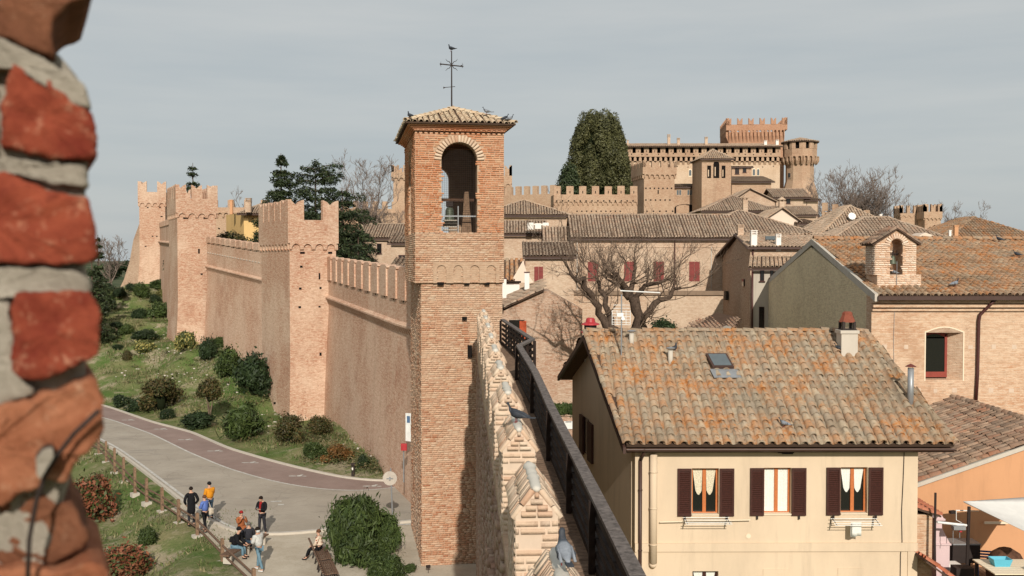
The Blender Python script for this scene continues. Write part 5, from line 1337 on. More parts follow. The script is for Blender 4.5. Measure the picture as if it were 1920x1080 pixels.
# half round gutter
mb = MB(); rg = []
for f in (0, .25, .5, .75, 1):
    q = ER0.lerp(ER1, f)-V(0, .07, .02); rg.append([q+V(0, math.cos(a)*.075, math.sin(a)*.075) for a in [math.pi*1.05+k*math.pi*.9/8 for k in range(9)]]+[q+V(0, math.cos(a)*.062, math.sin(a)*.062) for a in [math.pi*1.95-k*math.pi*.9/8 for k in range(9)]])
mb.rings(rg); mb.build('gutter', m_gutter, ht, smooth=False)
def pipe_on(px, y0_, y1_, r, mat, name='downpipe', off=.0):
    a = FA+hu*hf(px, 900)[0]+fn*(r+.03+off); za, zb_ = hf(px, y0_)[1], hf(px, y1_)[1]; mb = MB(); mb.tube([V(a.x, a.y, zb_), V(a.x, a.y, za)], r, 12)
    for k in range(3): zz = zb_+(za-zb_)*(k+.5)/3; mb.tube([V(a.x, a.y, zz), V(a.x, a.y, zz+.03)], r+.012, 12)
    return mb
m1 = pipe_on(1200, 862, 1200, .05, m_gutter); a = FA+hu*hf(1200, 900)[0]; m1.tube([V(a.x, a.y, hf(1200, 862)[1])+fn*.08, V(a.x+.05, a.y, zeave-.25)+fn*.2, V(a.x+.1, a.y, zeave-.08)+fn*.38], .05, 10)
m1.build('downpipe', m_gutter, ht, smooth=True, label='dark brown rain pipe')
m1 = pipe_on(1224, 850, 1053, .105, m_cream); a = FA+hu*hf(1224, 900)[0]+fn*.13; zz = hf(1224, 1053)[1]; m1.tube([V(a.x, a.y, zz), V(a.x, a.y, zz-.06)-fn*.05, V(a.x, a.y, zz-.12)-fn*.12], [.105, .105, .09], 12)
m1.build('downpipe', m_cream, ht, smooth=True, label='fat cream plastic pipe')
mb = MB(); pts = [FA+hu*hf(x, y)[0]+ZUP*hf(x, y)[1]+fn*.02 for x, y in ((1695, 846), (1693, 900), (1690, 960), (1691, 1016), (1688, 1040), (1687, 1120))]; mb.tube(pts, .012, 5); mb.build('cable', m_iron, ht)
mb = MB(); q = FA+hu*hf(1470, 848)[0]+ZUP*(zeave-.16)+fn*.15; mb.box(q, .45, .15, .08); mb.box(q-ZUP*.05+V(.05, 0, 0), .3, .1, .05); mb.build('wall_lamp', m_iron, ht)
# things on the roof
q = PR(1348, 684); upd = (RR0-ER0).normalized()
mb = MB(); mb.box3(q-hu*.33-upd*.38+Nroof*.10, hu*.66, upd*.74, Nroof*.10); sk_ = mb.build('skylight', m_gutter, ht)
mb = MB(); mb.box3(q-hu*.27-upd*.32+Nroof*.185, hu*.54, upd*.62, Nroof*.03); mb.build('pane', m_glass2, sk_)
mb = MB(); mb.box3(q-hu*.42-upd*.85+Nroof*.10, hu*.84, upd*.46, Nroof*.02); mb.build('flashing', m_galv, sk_)
c_ = PR(1588, 660); mb = MB(); mb.box(c_+ZUP*.15, .52, .50, .95); mb.box(c_+ZUP*.66, .60, .58, .10); ch = mb.build('chimney', m_conc, ht)
mb = MB()
for sx in (-1, 1):
    for sy in (-1, 1): mb.box(c_+V(sx*.17, sy*.17, .84), .08, .08, .28)
mb.box(c_+ZUP*.72, .46, .46, .05); mb.build('chimney_frame', m_iron, ch)
mb = MB(); mb.lathe(c_+ZUP*.96, [(.27, 0), (.25, .05), (.17, .22), (.16, .30), (.10, .34)], 8); mb.build('chimney_pot', plain('dark_terracotta', (.22, .07, .045), .9, .1), ch)
c_ = PR(1707, 757); zt_ = P(1707, 690, c_.y).z; mb = MB(); mb.tube([c_-ZUP*.2, V(c_.x, c_.y, zt_)], .088, 16); fl_ = mb.build('flue', m_galv, ht, smooth=True)
mb = MB(); mb.lathe(V(c_.x, c_.y, zt_+.04), [(.16, 0), (.16, .01), (.01, .09)], 12); mb.tube([V(c_.x+.06, c_.y, zt_-.02), V(c_.x+.06, c_.y, zt_+.06)], .008, 4); mb.tube([V(c_.x-.06, c_.y, zt_-.02), V(c_.x-.06, c_.y, zt_+.06)], .008, 4); mb.build('flue_cap', plain('rusty_cap', (.14, .04, .03), .8, .2), fl_)
for (px, py, hh) in ((1257, 682, .42), (1184, 648, .40)):
    c_ = PR(px, py); mb = MB(); mb.tube([c_-ZUP*.1, c_+ZUP*hh], .075, 12); vo = mb.build('vent_pipe', m_conc, ht, smooth=True); mb = MB(); mb.lathe(c_+ZUP*(hh+.02), [(.07, 0), (.14, .04), (.15, .06), (.03, .09)], 12); mb.build('vent_cowl', m_galv, vo)
# antenna
c_ = PR(1165, 672); at = thing('tv_antenna', 'white antenna mast with grid reflector and long boom on the cream house roof', 'antenna', tuple(c_))
zt2 = P(1165, 578, c_.y).z; s = c_.y/F; pq = lambda px, py: V((px-960)*s, c_.y, P(px, py, c_.y).z)
mb = MB(); mb.tube([c_, V(c_.x, c_.y, P(1165, 552, c_.y).z)], .022, 8); mb.build('mast', m_galv, at)
mb = MB()
mb.tube([pq(1163, 545), pq(1200, 547), pq(1238, 549)], .020, 6); mb.build('boom', m_white_m, at)
mb = MB()
for y_ in (583, 588, 593, 599, 604, 608): mb.tube([pq(1148, y_), pq(1182, y_+1)], .009, 5)
for x_ in (1148, 1157, 1174, 1182): mb.tube([pq(x_, 582), pq(x_, 609)], .011, 5)
for y_ in (578, 572): mb.tube([pq(1150, y_), pq(1181, y_)], .009, 5)
mb.build('grid_reflector', m_white_m, at)
mb = MB(); q = pq(1168, 597); mb.tube([q-V(0, .02, 0), q-V(0, .08, 0)], .06, 12); mb.box(pq(1163, 590), .2, .1, .12); mb.build('receiver_box', m_white_m, at)
# red chimney pot beyond the ridge
c_ = P(1107, 628, 35.5); rp = thing('chimney', 'bright red metal chimney with a domed cap just behind the house ridge', 'chimney', (c_.x, c_.y, c_.z-1))
m_red = plain('red_painted_metal', (.38, .03, .035), .45, .4)
mb = MB(); mb.box(c_-ZUP*.4, .42, .42, 1.1); mb.build('stack', m_conc, rp)
mb = MB(); mb.lathe(c_+ZUP*.08, [(.33, 0), (.33, .04), (.30, .06)], 14); mb.lathe(c_+ZUP*.36, [(.33, 0), (.30, .05), (.17, .10), (.15, .22), (.10, .25)], 14); mb.build('chimney_cap', m_red, rp, smooth=False)
mb = MB(); mb.lathe(c_+ZUP*.13, [(.22, 0), (.22, .24)], 14); mb.build('lantern', m_iron, rp)
# laundry racks
def rack(label, x0, x1, y0_, y1_, poles):
    a = FA+hu*hf(x0, y0_)[0]; b_ = FA+hu*hf(x1, y0_)[0]; za = hf(x0, y0_)[1]; zb_ = hf(x0, y1_)[1]
    t = thing('laundry_rack', label, 'clothes rack', (a.x, a.y, za)); mb = MB()
    for q in (a, b_): mb.tube([V(q.x, q.y, za)+fn*.02, V(q.x, q.y, zb_)+fn*.02, V(q.x, q.y, (za+zb_)/2)+fn*.55, V(q.x, q.y, za)+fn*.02], .012, 5)
    mb.build('bracket', m_iron, t); mb = MB()
    for d in (.15, .3, .45, .55): zz = za+(zb_-za)*.45*(d/.55); mb.tube([V(a.x-.06, a.y, zz)+fn*d, V(b_.x+.06, b_.y, zz)+fn*d], .010, 5)
    mb.build('line', m_white_m, t)
    if poles: mb = MB(); q0 = FA+hu*hf(1236, 977)[0]; q1 = FA+hu*hf(1405, 973)[0]; mb.tube([V(q0.x, q0.y, hf(1236, 977)[1])+fn*.12, V(q1.x, q1.y, hf(1405, 973)[1])+fn*.12], .018, 6); mb.build('wooden_pole', m_trim, t)
    return t
rack('folded white laundry rack with a long wooden pole under the left window', 1283, 1361, 966, 982, True)
rack('open grey laundry rack holding a white cloth under the right window', 1558, 1637, 968, 985, False)
a = FA+hu*hf(1587, 972)[0]+fn*.36; za = hf(1587, 972)[1]; mb = MB()
for k, (w1, h1, dy) in enumerate(((.30, .40, 0), (.26, .36, .05))):
    vs = []; 
    for i in range(7):
        for j in range(5): vs.append(a+hu*(w1*i/6+.02*k)+ZUP*(za-h1*j/4*(1+.05*math.sin(i))-.02-0)+fn*(dy+.012*math.sin(i*2+j*.8)*j/4)-ZUP*0)
    vs = [V(*v_) for v_ in vs]; mb.add(vs, [(i*5+j, i*5+j+1, (i+1)*5+j+1, (i+1)*5+j) for i in range(6) for j in range(4)])
o = mb.build('hanging_cloth', m_curtain, None, loc=tuple(vs[0]), smooth=True, label='small white cloth hanging from the right laundry rack', cat='cloth')
sm_ = o.modifiers.new('s', 'SOLIDIFY'); sm_.thickness = .006
# ================================================================ CHAPEL
CY = 40.0; ce = z(555, CY); C_A = P(1645, 555, CY); apx_ = P(1525, 451, 50.85); rear_ = P(1437, 531, 63.5)
cu = V(1, 0, 0); gl_ = V(rear_.x-C_A.x, rear_.y-C_A.y, 0); gL = gl_.length; gd = gl_/gL
cz = -11.0; CW = 22.0
cht = thing('chapel', 'brick chapel with orange lichen roof, plain ochre gable and tall red framed window', 'chapel', (C_A.x+8, C_A.y+10, cz))
WA_ = V(1636/1., 0, 0)
FC = PP(1634, 600, C_A+V(0, .45, 0), V(0, 1, 0)); FC = V(FC.x, FC.y, 0)
cn = V(0, -1, 0)
def cf(px, py): q = PP(px, py, FC, V(0, 1, 0)); return q.x-FC.x, q.z
wx0, wz0 = cf(1735, 712); wx1, wz1 = cf(1806, 612)
mb = MB(); wall_holes(mb, FC, cu, CW, cz, ce-.02, [(wx0, wx1, wz0, wz1-.25)], .6, cn); mb.build('wall', m_chapel, cht, label='pale brick front wall')
# arched head over the window: fill with segmental arch
mb = MB(); W_ = wx1-wx0; n_ = 10
mb.prism([FC+cu*wx0+ZUP*(wz1-.25), FC+cu*wx0+ZUP*(wz1+.0)]+[FC+cu*wx1+ZUP*wz1, FC+cu*wx1+ZUP*(wz1-.25)]+[FC+cu*(wx1-W_*k/n_)+ZUP*(wz1-.25+.23*math.sin(math.pi*k/n_)) for k in range(1, n_)], V(0, .6, 0)) if False else None
arc = [(wx0+W_*k/n_, wz1-.25+.20*math.sin(math.pi*k/n_)) for k in range(n_+1)]
# (opening keeps a flat head plus a shallow arched lunette cut out in relief)
# gable wall
gz = apx_.z; g0 = FC+V(0, .6, 0)
ga = V(FC.x, FC.y, 0)
mid = V(apx_.x, apx_.y, 0)-V(C_A.x, C_A.y, 0); tmid = mid.dot(gd)
p0 = ga+gd*.3; pm0 = ga+gd*(tmid-.2); p1 = ga+gd*(gL-.5)
gin2 = V(gd.y, -gd.x, 0)*.5
mb = MB(); mb.prism([p0+ZUP*cz, p1+ZUP*cz, p1+ZUP*(rear_.z-.10), pm0+ZUP*(gz-.35), p0+ZUP*(ce+.02)], gin2); mb.build('gable_wall', m_ochre, cht)
mb = MB(); mb.box3(p1+ZUP*cz+gin2, V(CW, 0, 0), -gd*.5, ZUP*(rear_.z-cz-.2)); mb.build('rear_wall', m_chapel, cht)
rt = thing('roof', None, None); rt.parent = cht; rt.location = (0, 0, ce-cz)
A_ = C_A; B_ = C_A+V(CW, 0, 0); R0_ = apx_.copy(); R1_ = V(R0_.x+CW, R0_.y, R0_.z); K0 = rear_.copy(); K1 = K0+V(CW, 0, 0)
tile_roof(rt, [A_, B_, R1_, R0_], m_t_chap, .27, .40, indiv=300, thick=.12, pans=False)
tile_roof(rt, [K1, K0, R0_, R1_], m_t_chap, .30, .45, thick=.12)
ridge_tiles(rt, R0_+ZUP*.08, R1_+ZUP*.08, m_t_chap, r=.17, ln=.5, indiv=True)
NC = (B_-A_).cross(R0_-A_).normalized()
mb = MB()
for (a, b_) in ((A_, R0_), (R0_, K0)): mb.box3(a-V(.10, 0, .22), b_-a, V(.14, 0, 0), ZUP*.30)
mb.build('verge', m_conc, rt)
mb = MB(); mb.box3(A_-V(0, .12, .16), V(CW, 0, 0), V(0, .16, 0), ZUP*.15); mb.build('gutter', m_gutter, cht)
for k, (y0_, y1_, o_) in enumerate(((560, 568, .30), (571, 576, .20), (579, 583, .12))):
    mb = MB(); mb.box3(V(FC.x, FC.y, 0)+ZUP*cf(1700, y1_)[1]-V(0, o_, 0), V(CW, 0, 0), V(0, o_, 0), ZUP*(cf(1700, y0_)[1]-cf(1700, y1_)[1])); mb.build('cornice', m_chapel, cht)
# window set deep on the left of a splayed reveal
fx0, fz0 = cf(1736, 713); fx1, fz1 = cf(1783, 618)
wo_ = None; o = FC+cu*(wx0+.0)+V(0, .42, 0)
fw = (1783-1736)/F*40.9; fh = fz1-fz0-.12; o = FC+cu*fx0+V(0, .40, 0)+ZUP*(wz0+.06)
m_redfr = plain('red_window_frame', (.24, .045, .030), .5, .35)
mb = MB(); t_ = .10
ar = [(fw*k/8, fh-.18+.16*math.sin(math.pi*k/8)) for k in range(9)]
mb.box3(o, cu*fw, V(0, .08, 0), ZUP*.22); mb.box3(o+ZUP*.22, cu*t_*.6, V(0, .08, 0), ZUP*(fh-.40)); mb.box3(o+cu*(fw-t_)+ZUP*.22, cu*t_, V(0, .08, 0), ZUP*(fh-.40))
outer = [o+cu*x+ZUP*y for x, y in ar]; inner_ = [o+cu*(t_*.6+(fw-1.6*t_)*k/8)+ZUP*(fh-.30+.14*math.sin(math.pi*k/8)) for k in range(9)]
for k in range(8): mb.prism([outer[k], outer[k+1], inner_[k+1], inner_[k]], V(0, .08, 0))
wo_ = mb.build('window', m_redfr, cht)
mb = MB(); mb.box3(o+cu*t_*.5+ZUP*.2+V(0, .03, 0), cu*(fw-t_), V(0, .02, 0), ZUP*(fh-.5)); mb.prism([p_+V(0, .03, 0) for p_ in inner_]+[inner_[8]+V(0, .03, -.05), inner_[0]+V(0, .03, -.05)], V(0, .02, 0)); mb.build('pane', m_glass, wo_)
mb = MB(); xr0 = fx0+fw
mb.prism([FC+cu*xr0+V(0, .46, 0)+ZUP*wz0, FC+cu*(wx1+.01)+V(0, -.004, 0)+ZUP*wz0, FC+cu*(wx1+.01)+V(0, .46, 0)+ZUP*wz0], ZUP*(wz1-.25-wz0)); mb.build('reveal', m_chapel, wo_)
mb = MB(); mb.box3(FC+cu*(wx0+.0)+V(0, .35, 0)+ZUP*(wz0+fh+.02), cu*(wx1-wx0), V(0, .2, 0), ZUP*(wz1-wz0-fh)); mb.build('lintel', m_chapel, wo_)
mb = MB()   # pale plaster border around the opening
t_ = .05
mb.box3(FC+cu*(wx0-t_)-V(0, .012, 0)+ZUP*(wz0-.05), cu*t_, V(0, .014, 0), ZUP*(wz1-wz0-.15)); mb.box3(FC+cu*wx1-V(0, .012, 0)+ZUP*(wz0-.05), cu*t_, V(0, .014, 0), ZUP*(wz1-wz0-.15))
for k in range(n_): 
    a, b_ = arc[k], arc[k+1]; mb.prism([FC+cu*a[0]-V(0, .012, 0)+ZUP*a[1], FC+cu*b_[0]-V(0, .012, 0)+ZUP*b_[1], FC+cu*b_[0]-V(0, .012, 0)+ZUP*(b_[1]+t_), FC+cu*a[0]-V(0, .012, 0)+ZUP*(a[1]+t_)], V(0, .014, 0))
mb.build('plaster_border', m_trim, wo_)
mb = MB(); mb.prism([FC+cu*x-V(0, .006, 0)+ZUP*y for x, y in arc], V(0, .05, 0)); mb.build('arch_soffit', m_darkbrick, wo_)
# pale filled putlog patches
for py, xs in ((650, (1658, 1700, 1820, 1864, 1902)), (732, (1722, 1755, 1790, 1858, 1896))):
    for px in xs:
        x_, z__ = cf(px, py); mb = MB(); mb.box3(FC+cu*(x_-.10)-V(0, .006, 0)+ZUP*(z__-.09), cu*random.uniform(.14, .22), V(0, .02, 0), ZUP*random.uniform(.14, .2)); mb.build('filled_hole', m_flush, cht)
# red brown downpipe with a swan neck
mb = MB(); q = lambda px, py, d: V(FC.x+cf(px, py)[0], FC.y-d, cf(px, py)[1])
mb.tube([q(1858, 560, .40), q(1850, 572, .25), q(1835, 590, .12), q(1833, 602, .10), q(1831, 700, .09), q(1828, 752, .09)], .065, 10); mb.build('downpipe', m_pipe, cht, smooth=True)
mb = MB(); mb.tube([q(1677, 570, .03), q(1675, 640, .03), q(1676, 700, .03)], .008, 4); mb.build('cable', m_galv, cht)
# bell gable on the roof
bq = PP(1680, 537, A_, NC); by = 41.4
s_ = by/F; L0 = P(1641, 487, by).x; L1 = P(1718, 487, by).x; zt_ = lambda py: z(py, by)
bg_ = thing('bell_gable', 'small gabled brick bell cote with one arched opening standing on the chapel roof', 'bell gable', (bq.x, by+.5, zt_(540)))
dp = 1.05; dv = V(-.02, 1, 0)*dp; o = V(L0, by, 0); WW = L1-L0
mb = MB(); mb.box3(V(L0+.05, by-.10, zt_(550)), V(WW+.12, 0, 0), V(0, dp+.2, 0), ZUP*(zt_(515)-zt_(550))); mb.build('plinth', m_chapel, bg_)
mb = MB(); a0 = (1670-960)*s_-L0; a1 = (1691-960)*s_-L0; a0 = WW*.36; a1 = WW*.67
r_ = (a1-a0)/2; xm = (a0+a1)/2; zs_ = zt_(453)-r_*.6
arcL = [(xm-r_*math.cos(math.pi*k/16), zs_+r_*math.sin(math.pi*k/16)) for k in range(9)]; arcR = [(xm-r_*math.cos(math.pi*k/16), zs_+r_*math.sin(math.pi*k/16)) for k in range(8, 17)]
zb_ = zt_(516); zsh = zt_(455); zpk = zt_(430)
for poly_ in ([(0, zb_), (a0, zb_)]+arcL+[(xm, zpk), (0, zsh)], [(xm, zpk)]+arcR+[(a1, zb_), (WW, zb_), (WW, zsh)]): mb.prism([o+V(x, 0, y) for x, y in poly_], dv)
mb.build('wall', m_chapel, bg_)
m_palebr = piecebrick('pale_bellcote_brick', [(.52, .30, .19), (.70, .55, .43), (.74, .62, .50), (.62, .42, .29), (.68, .52, .40)], (.74, .64, .52))
skb = lambda x, zz: (a0 < x < a1 and zz+zb_ < zs_) or math.hypot(x-xm, zz+zb_-zs_) < r_+.02
ms = brick_mats(o+ZUP*zb_, cu, ZUP, WW, zsh-zb_, ln=.26, pitch=.078, dep=.07, skip=skb, jit=.006)
place_pieces(ms, CUBE_V, CUBE_F, bg_, m_palebr, 'brick', min(150, len(ms)), 'brick_courses')
place_pieces(brick_mats(o+dv+ZUP*zb_, -dv.normalized(), ZUP, dp, zsh-zb_, ln=.26, pitch=.078, dep=.07, jit=.006)+brick_mats(V(L0+.05, by-.10, zt_(550)), cu, ZUP, WW+.12, zt_(515)-zt_(550), ln=.26, pitch=.078, dep=.07, jit=.006), CUBE_V, CUBE_F, bg_, m_palebr, 'brick', 0, 'brick_courses')
vm = []
for k in range(13):
    a = math.pi*(k+.5)/13; c = o+cu*(xm-math.cos(a)*(r_+.13))+ZUP*(zs_+math.sin(a)*(r_+.13))-V(0, .02, 0); rad = -cu*math.cos(a)+ZUP*math.sin(a); tan = cu*math.sin(a)+ZUP*math.cos(a); vm.append(frame(tan*.075, rad*.22, V(0, -.06, 0), c))
place_pieces(vm, CUBE_V, CUBE_F, bg_, m_palebr, 'arch_brick', 13, 'x')
gr_ = thing('roof', None, None); gr_.parent = bg_
for (a, b_) in (((-.16, zsh-.08), (xm, zpk+.05)), ((WW+.16, zsh-.08), (xm, zpk+.05))):
    pa, pb = o+V(a[0], -.12, a[1]), o+V(b_[0], -.12, b_[1]); tile_roof(gr_, [pa, pb, pb+dv*1.22, pa+dv*1.22], m_t_red, .22, .30, thick=.05)
bb = V(L0+xm+.02, by+.45, zt_(487)); bl2 = thing('bell', 'small green bell inside the arch of the chapel bell cote', 'bell', tuple(bb))
mb = MB(); mb.lathe(bb-ZUP*.18, [(.17, 0), (.17, .03), (.13, .10), (.10, .22), (.09, .30), (.04, .36)], 14); mb.build('bell_body', m_bronze, bl2, smooth=True)
mb = MB(); mb.tube([bb+V(-.25, 0, .24), bb+V(.25, 0, .24)], .03, 6); mb.tube([bb+V(.0, 0, .18), bb+V(.0, 0, .40)], .03, 6)
for k in range(12): a = k*math.pi/6; mb.tube([bb+V(.17+.0, .10*math.cos(a), .28+.10*math.sin(a)), bb+V(.17, .10*math.cos(a+.5), .28+.10*math.sin(a+.5))], .012, 4)
mb.build('bell_wheel', m_iron, bl2)
mb = MB(); c_ = q(1677, 555, -.3); mb.tube([V((1679-960)*s_, by-.15, zt_(545)), V((1679-960)*s_, by-.15, zt_(490))], .012, 5); mb.build('lightning_rod', m_galv, bg_)
# ================================================================ ORANGE HOUSE, PATIO
F1 = P(1722, 905, 31.0); F2 = P(1925, 833, 31.0); sl_ = (F2.z-F1.z)/(F2.x-F1.x)
def oz(x): return F1.z+sl_*(x-F1.x)
OX = 17.0; oht = thing('orange_house', 'orange plastered house with a dark mossy tile roof beside the cream house', 'house', (15, 34, -12))
x_l = 11.6
rt = thing('roof', None, None); rt.parent = oht; rt.location = (0, 0, 6)
tile_roof(rt, [V(x_l, 31, oz(x_l)), V(OX, 31, oz(OX)), V(OX, 38.6, oz(OX)), V(x_l, 38.6, oz(x_l))], m_t_red, .27, .38, indiv=300, thick=.08, jit=.02, pans=True)
tile_roof(rt, [V(OX, 31, oz(OX)), V(22, 31, oz(OX)-1.7), V(22, 38.6, oz(OX)-1.7), V(OX, 38.6, oz(OX))], m_t_red, .27, .38, thick=.08)
ridge_tiles(rt, V(OX, 31, oz(OX)+.06), V(OX, 38.6, oz(OX)+.06), m_t_red, r=.13)
mb = MB(); mb.prism([V(x_l-.1, 31.05, oz(x_l)-.10), V(OX, 31.05, oz(OX)-.10), V(22, 31.05, oz(OX)-1.8), V(22, 31.05, -12), V(x_l-.1, 31.05, -12)], V(0, 7.4, 0)); mb.build('wall', m_orange, oht)
mb = MB(); mb.prism([V(x_l-.1, 30.93, oz(x_l)-.14), V(OX, 30.93, oz(OX)-.14), V(OX, 30.93, oz(OX)-.01), V(x_l-.1, 30.93, oz(x_l)-.01)], V(0, .14, 0)); mb.build('verge', m_conc, oht)
# patio deck
pz = -9.55
pt = thing('patio_terrace', 'timber decked patio in front of the orange wall', 'terrace', (15, 29, pz-.2))
for k in range(46):
    mb = MB(); mb.box3(V(11.9+k*.15, 26.5, pz-.05), V(.138, 0, 0), V(0, 4.5, 0), V(0, 0, .05)); mb.build('deck_board', m_fencew, pt)
mb = MB(); mb.box3(V(11.9, 26.5, -12.2), V(7, 0, 0), V(0, 4.5, 0), V(0, 0, 12.2+pz-.06)); mb.build('base', m_conc, pt)
# dark brick pillar wall with red coping in front of the patio on its left
pw = thing('patio_side_wall', 'narrow brick wall topped with red tiles between cream house and patio', 'wall', (11.5, 28, -12))
qa, qb = P(1722, 965, 28.6), P(1758, 965, 28.6)
mb = MB(); mb.box3(V(qa.x-.05, 28.6, -12), V(qb.x-qa.x-.1, 0, 0), V(0, 2.0, 0), V(0, 0, 12+z(968, 28.6))); mb.build('wall', m_chapel, pw)
mb = MB(); mb.box3(V(qa.x-.05, 28.55, -12), V(-.35, 0, 0), V(0, 2.0, 0), V(0, 0, 12+z(955, 28.6))); mb.build('wall', m_darkbrick, pw)
tile_roof(pw, [V(qa.x-.25, 28.45, z(950, 28.6)), V(qb.x+.05, 28.45, z(968, 28.6)), V(qb.x+.05, 30.7, z(968, 28.6)), V(qa.x-.25, 30.7, z(950, 28.6))], m_t_new, .22, .28, thick=.05)
tile_roof(pw, [P(1738, 1052, 27.6), P(1790, 1090, 27.6), P(1790, 1090, 27.6)+V(0, 1.2, 0), P(1738, 1052, 27.6)+V(0, 1.2, 0)], m_t_new, .24, .30, thick=.05)
# lilac chimney: stepped flue
lc = thing('barbecue_chimney', 'pale lilac stepped garden chimney against the orange wall', 'chimney', tuple(P(1770, 1080, 29.2)))
lp = lambda px, py: V((px-960)/F*29.2, 29.2, P(px, py, 29.2).z)
mb = MB(); mb.prism([lp(1763, 1100), lp(1787, 1100), lp(1787, 1020), lp(1787, 1018), lp(1772, 990), lp(1772, 976), lp(1761, 976), lp(1761, 1018)], V(0, .8, 0)); mb.build('stack', m_lilac, lc)
mb = MB(); mb.box3(lp(1758, 975)-V(0, .08, 0), V(.28, 0, 0), V(0, .95, 0), V(0, 0, .05)); mb.prism([lp(1760, 972)-V(0, .05, 0), lp(1774, 972)-V(0, .05, 0), lp(1768, 961)-V(0, .05, 0)], V(0, .9, 0)); mb.box3(lp(1760, 1022)-V(0, .04, 0), V(.45, 0, 0), V(0, .88, 0), V(0, 0, .05)); mb.build('chimney_cap', m_lilac, lc)
# awning, post, and what stands beneath
aw = thing('awning', 'white canvas awning sail stretched over the patio', 'awning', tuple(P(1900, 1000, 27.5)))
a = P(1806, 941, 29.5); b_ = P(1935, 932, 29.8); c = P(1960, 1016, 26.6); m_aw = plain('white_canvas', (.70, .68, .64), .85, .1, var=.05, sc=3)
vs = []; fs = []; N_ = 10
for i in range(N_+1):
    for j in range(N_+1):
        f, g_ = i/N_, j/N_; p_ = a.lerp(b_, f).lerp(a.lerp(c, .02).lerp(c, f), g_); vs.append(p_+ZUP*(-.25*math.sin(math.pi*g_)*f+.012*math.sin(g_*26)))
for i in range(N_):
    for j in range(N_): fs.append((i*(N_+1)+j, (i+1)*(N_+1)+j, (i+1)*(N_+1)+j+1, i*(N_+1)+j+1))
mb = MB(); mb.add(vs, fs); o_ = mb.build('canvas', m_aw, aw, smooth=True); sd = o_.modifiers.new('s', 'SOLIDIFY'); sd.thickness = .015
mb = MB(); a = P(1817, 950, 29.0); mb.tube([a, V(a.x-.05, a.y, pz)], .05, 8); mb.build('post', m_iron, aw)
mb = MB(); mb.tube([P(1792, 957, 29.4), P(1835, 958, 29.4)], .018, 6); mb.tube([P(1793, 957, 29.4), P(1793, 975, 29.4), P(1810, 984, 29.2)], .012, 6); mb.build('stay_rod', m_white_m, aw)
mb = MB(); q_ = P(1786, 960, 29.5); mb.box(q_, .18, .12, .08, .3); mb.build('floodlight', m_iron, None, loc=tuple(q_), label='small black floodlight on the rod left of the awning', cat='lamp')
vp = P(1752, 1052, 28.2); mb = MB(); mb.tube([vp, P(1754, 924, 28.2)], .035, 8); o_ = mb.build('post', m_iron, pw, label='thin black vertical pole')
mb = MB(); a = P(1757, 979, 28.4); b_ = P(1812, 985, 28.6); mb.tube([a, b_], .035, 8); hp = thing('hanging_rail', 'white horizontal bar with utensils hanging beside the lilac chimney', 'rail', tuple(a)); mb.build('bar', m_white_m, hp)
mb = MB(); q_ = P(1797, 989, 28.5); mb.box(q_, .34, .2, .10); mb.tube([q_-V(.15, 0, 0), q_-V(.15, 0, .45)], .01, 5); mb.tube([q_+V(.04, 0, 0), q_+V(.04, 0, -.3)], .01, 5); mb.build('utensil', m_galv, hp)
mb = MB(); mb.box(P(1801, 996, 28.5), .07, .05, .05); mb.build('red_tag', m_red, hp)
def boxthing(name, label, cat, c, sx, sy, sz, mat, lid=None, legs=0, rz=0):
    t = thing(name, label, cat, (c.x, c.y, c.z)); mb = MB(); mb.box(c+ZUP*(sz/2+(0 if not legs else legs)), sx, sy, sz, rz); mb.build('body', mat, t)
    if lid is not None: mb = MB(); mb.box(c+ZUP*(sz+(legs or 0)+.02), sx*1.04, sy*1.04, .04, rz); mb.build('lid', lid, t)
    if legs:
        for i in (-1, 1):
            for j in (-1, 1): q_ = c+V(i*sx*.42, j*sy*.42, legs/2); mb = MB(); mb.box(q_, .05, .05, legs); mb.build('leg', m_iron, t)
    return t
bf = lambda px, Y: V((px-960)/F*Y, Y, pz)
boxthing('barbecue', 'black covered barbecue by the awning post', 'barbecue', bf(1808, 30.2), .9, .6, .55, m_iron, m_galv, .45)
boxthing('bin', 'white bin beside the lilac chimney', 'bin', bf(1793, 29.4), .36, .36, .62, m_white)
boxthing('cabinet', 'dark cabinet with a small white notice below the awning post', 'cabinet', bf(1811, 28.6), .5, .4, .75, m_iron)
tb = thing('patio_table', 'pale wooden patio table carrying a blue tub', 'table', tuple(bf(1878, 27.4))); tc_ = P(1882, 1062, 27.2); zt__ = tc_.z
for k in range(7): mb = MB(); mb.box3(V(tc_.x-.55, tc_.y-.65+k*.19, zt__-.03), V(1.75, .0, 0), V(0, .175, 0), V(0, 0, .03)); mb.build('table_board', m_trim, tb)
for i in (-.5, 1.1):
    for j in (-.6, .55): mb = MB(); mb.box3(V(tc_.x+i, tc_.y+j, pz), V(.05, 0, 0), V(0, .05, 0), V(0, 0, zt__-pz-.03)); mb.build('leg', m_iron, tb)
q_ = V(tc_.x-.05, tc_.y+.1, zt__); m_blue = plain('light_blue_plastic', (.10, .42, .55), .5, .4, var=.04)
mb = MB(); mb.rings([[q_+V(x*a_, y*b_2, h_) for x, y in ((-1, -1), (1, -1), (1, 1), (-1, 1))] for a_, b_2, h_ in ((.20, .14, 0), (.26, .18, .20), (.235, .16, .20), (.18, .12, .03))], cap=True); mb.build('tub', m_blue, None, loc=tuple(q_), label='light blue plastic tub on the patio table', cat='tub')
q_ = V(tc_.x+.6, tc_.y-.35, zt__); mb = MB(); mb.box(q_+ZUP*.04, .34, .26, .08); mb.box(q_+ZUP*.10, .2, .16, .05, .4); mb.build('white_box', m_white, None, loc=tuple(q_), label='flat white box on the near right corner of the patio table', cat='box')
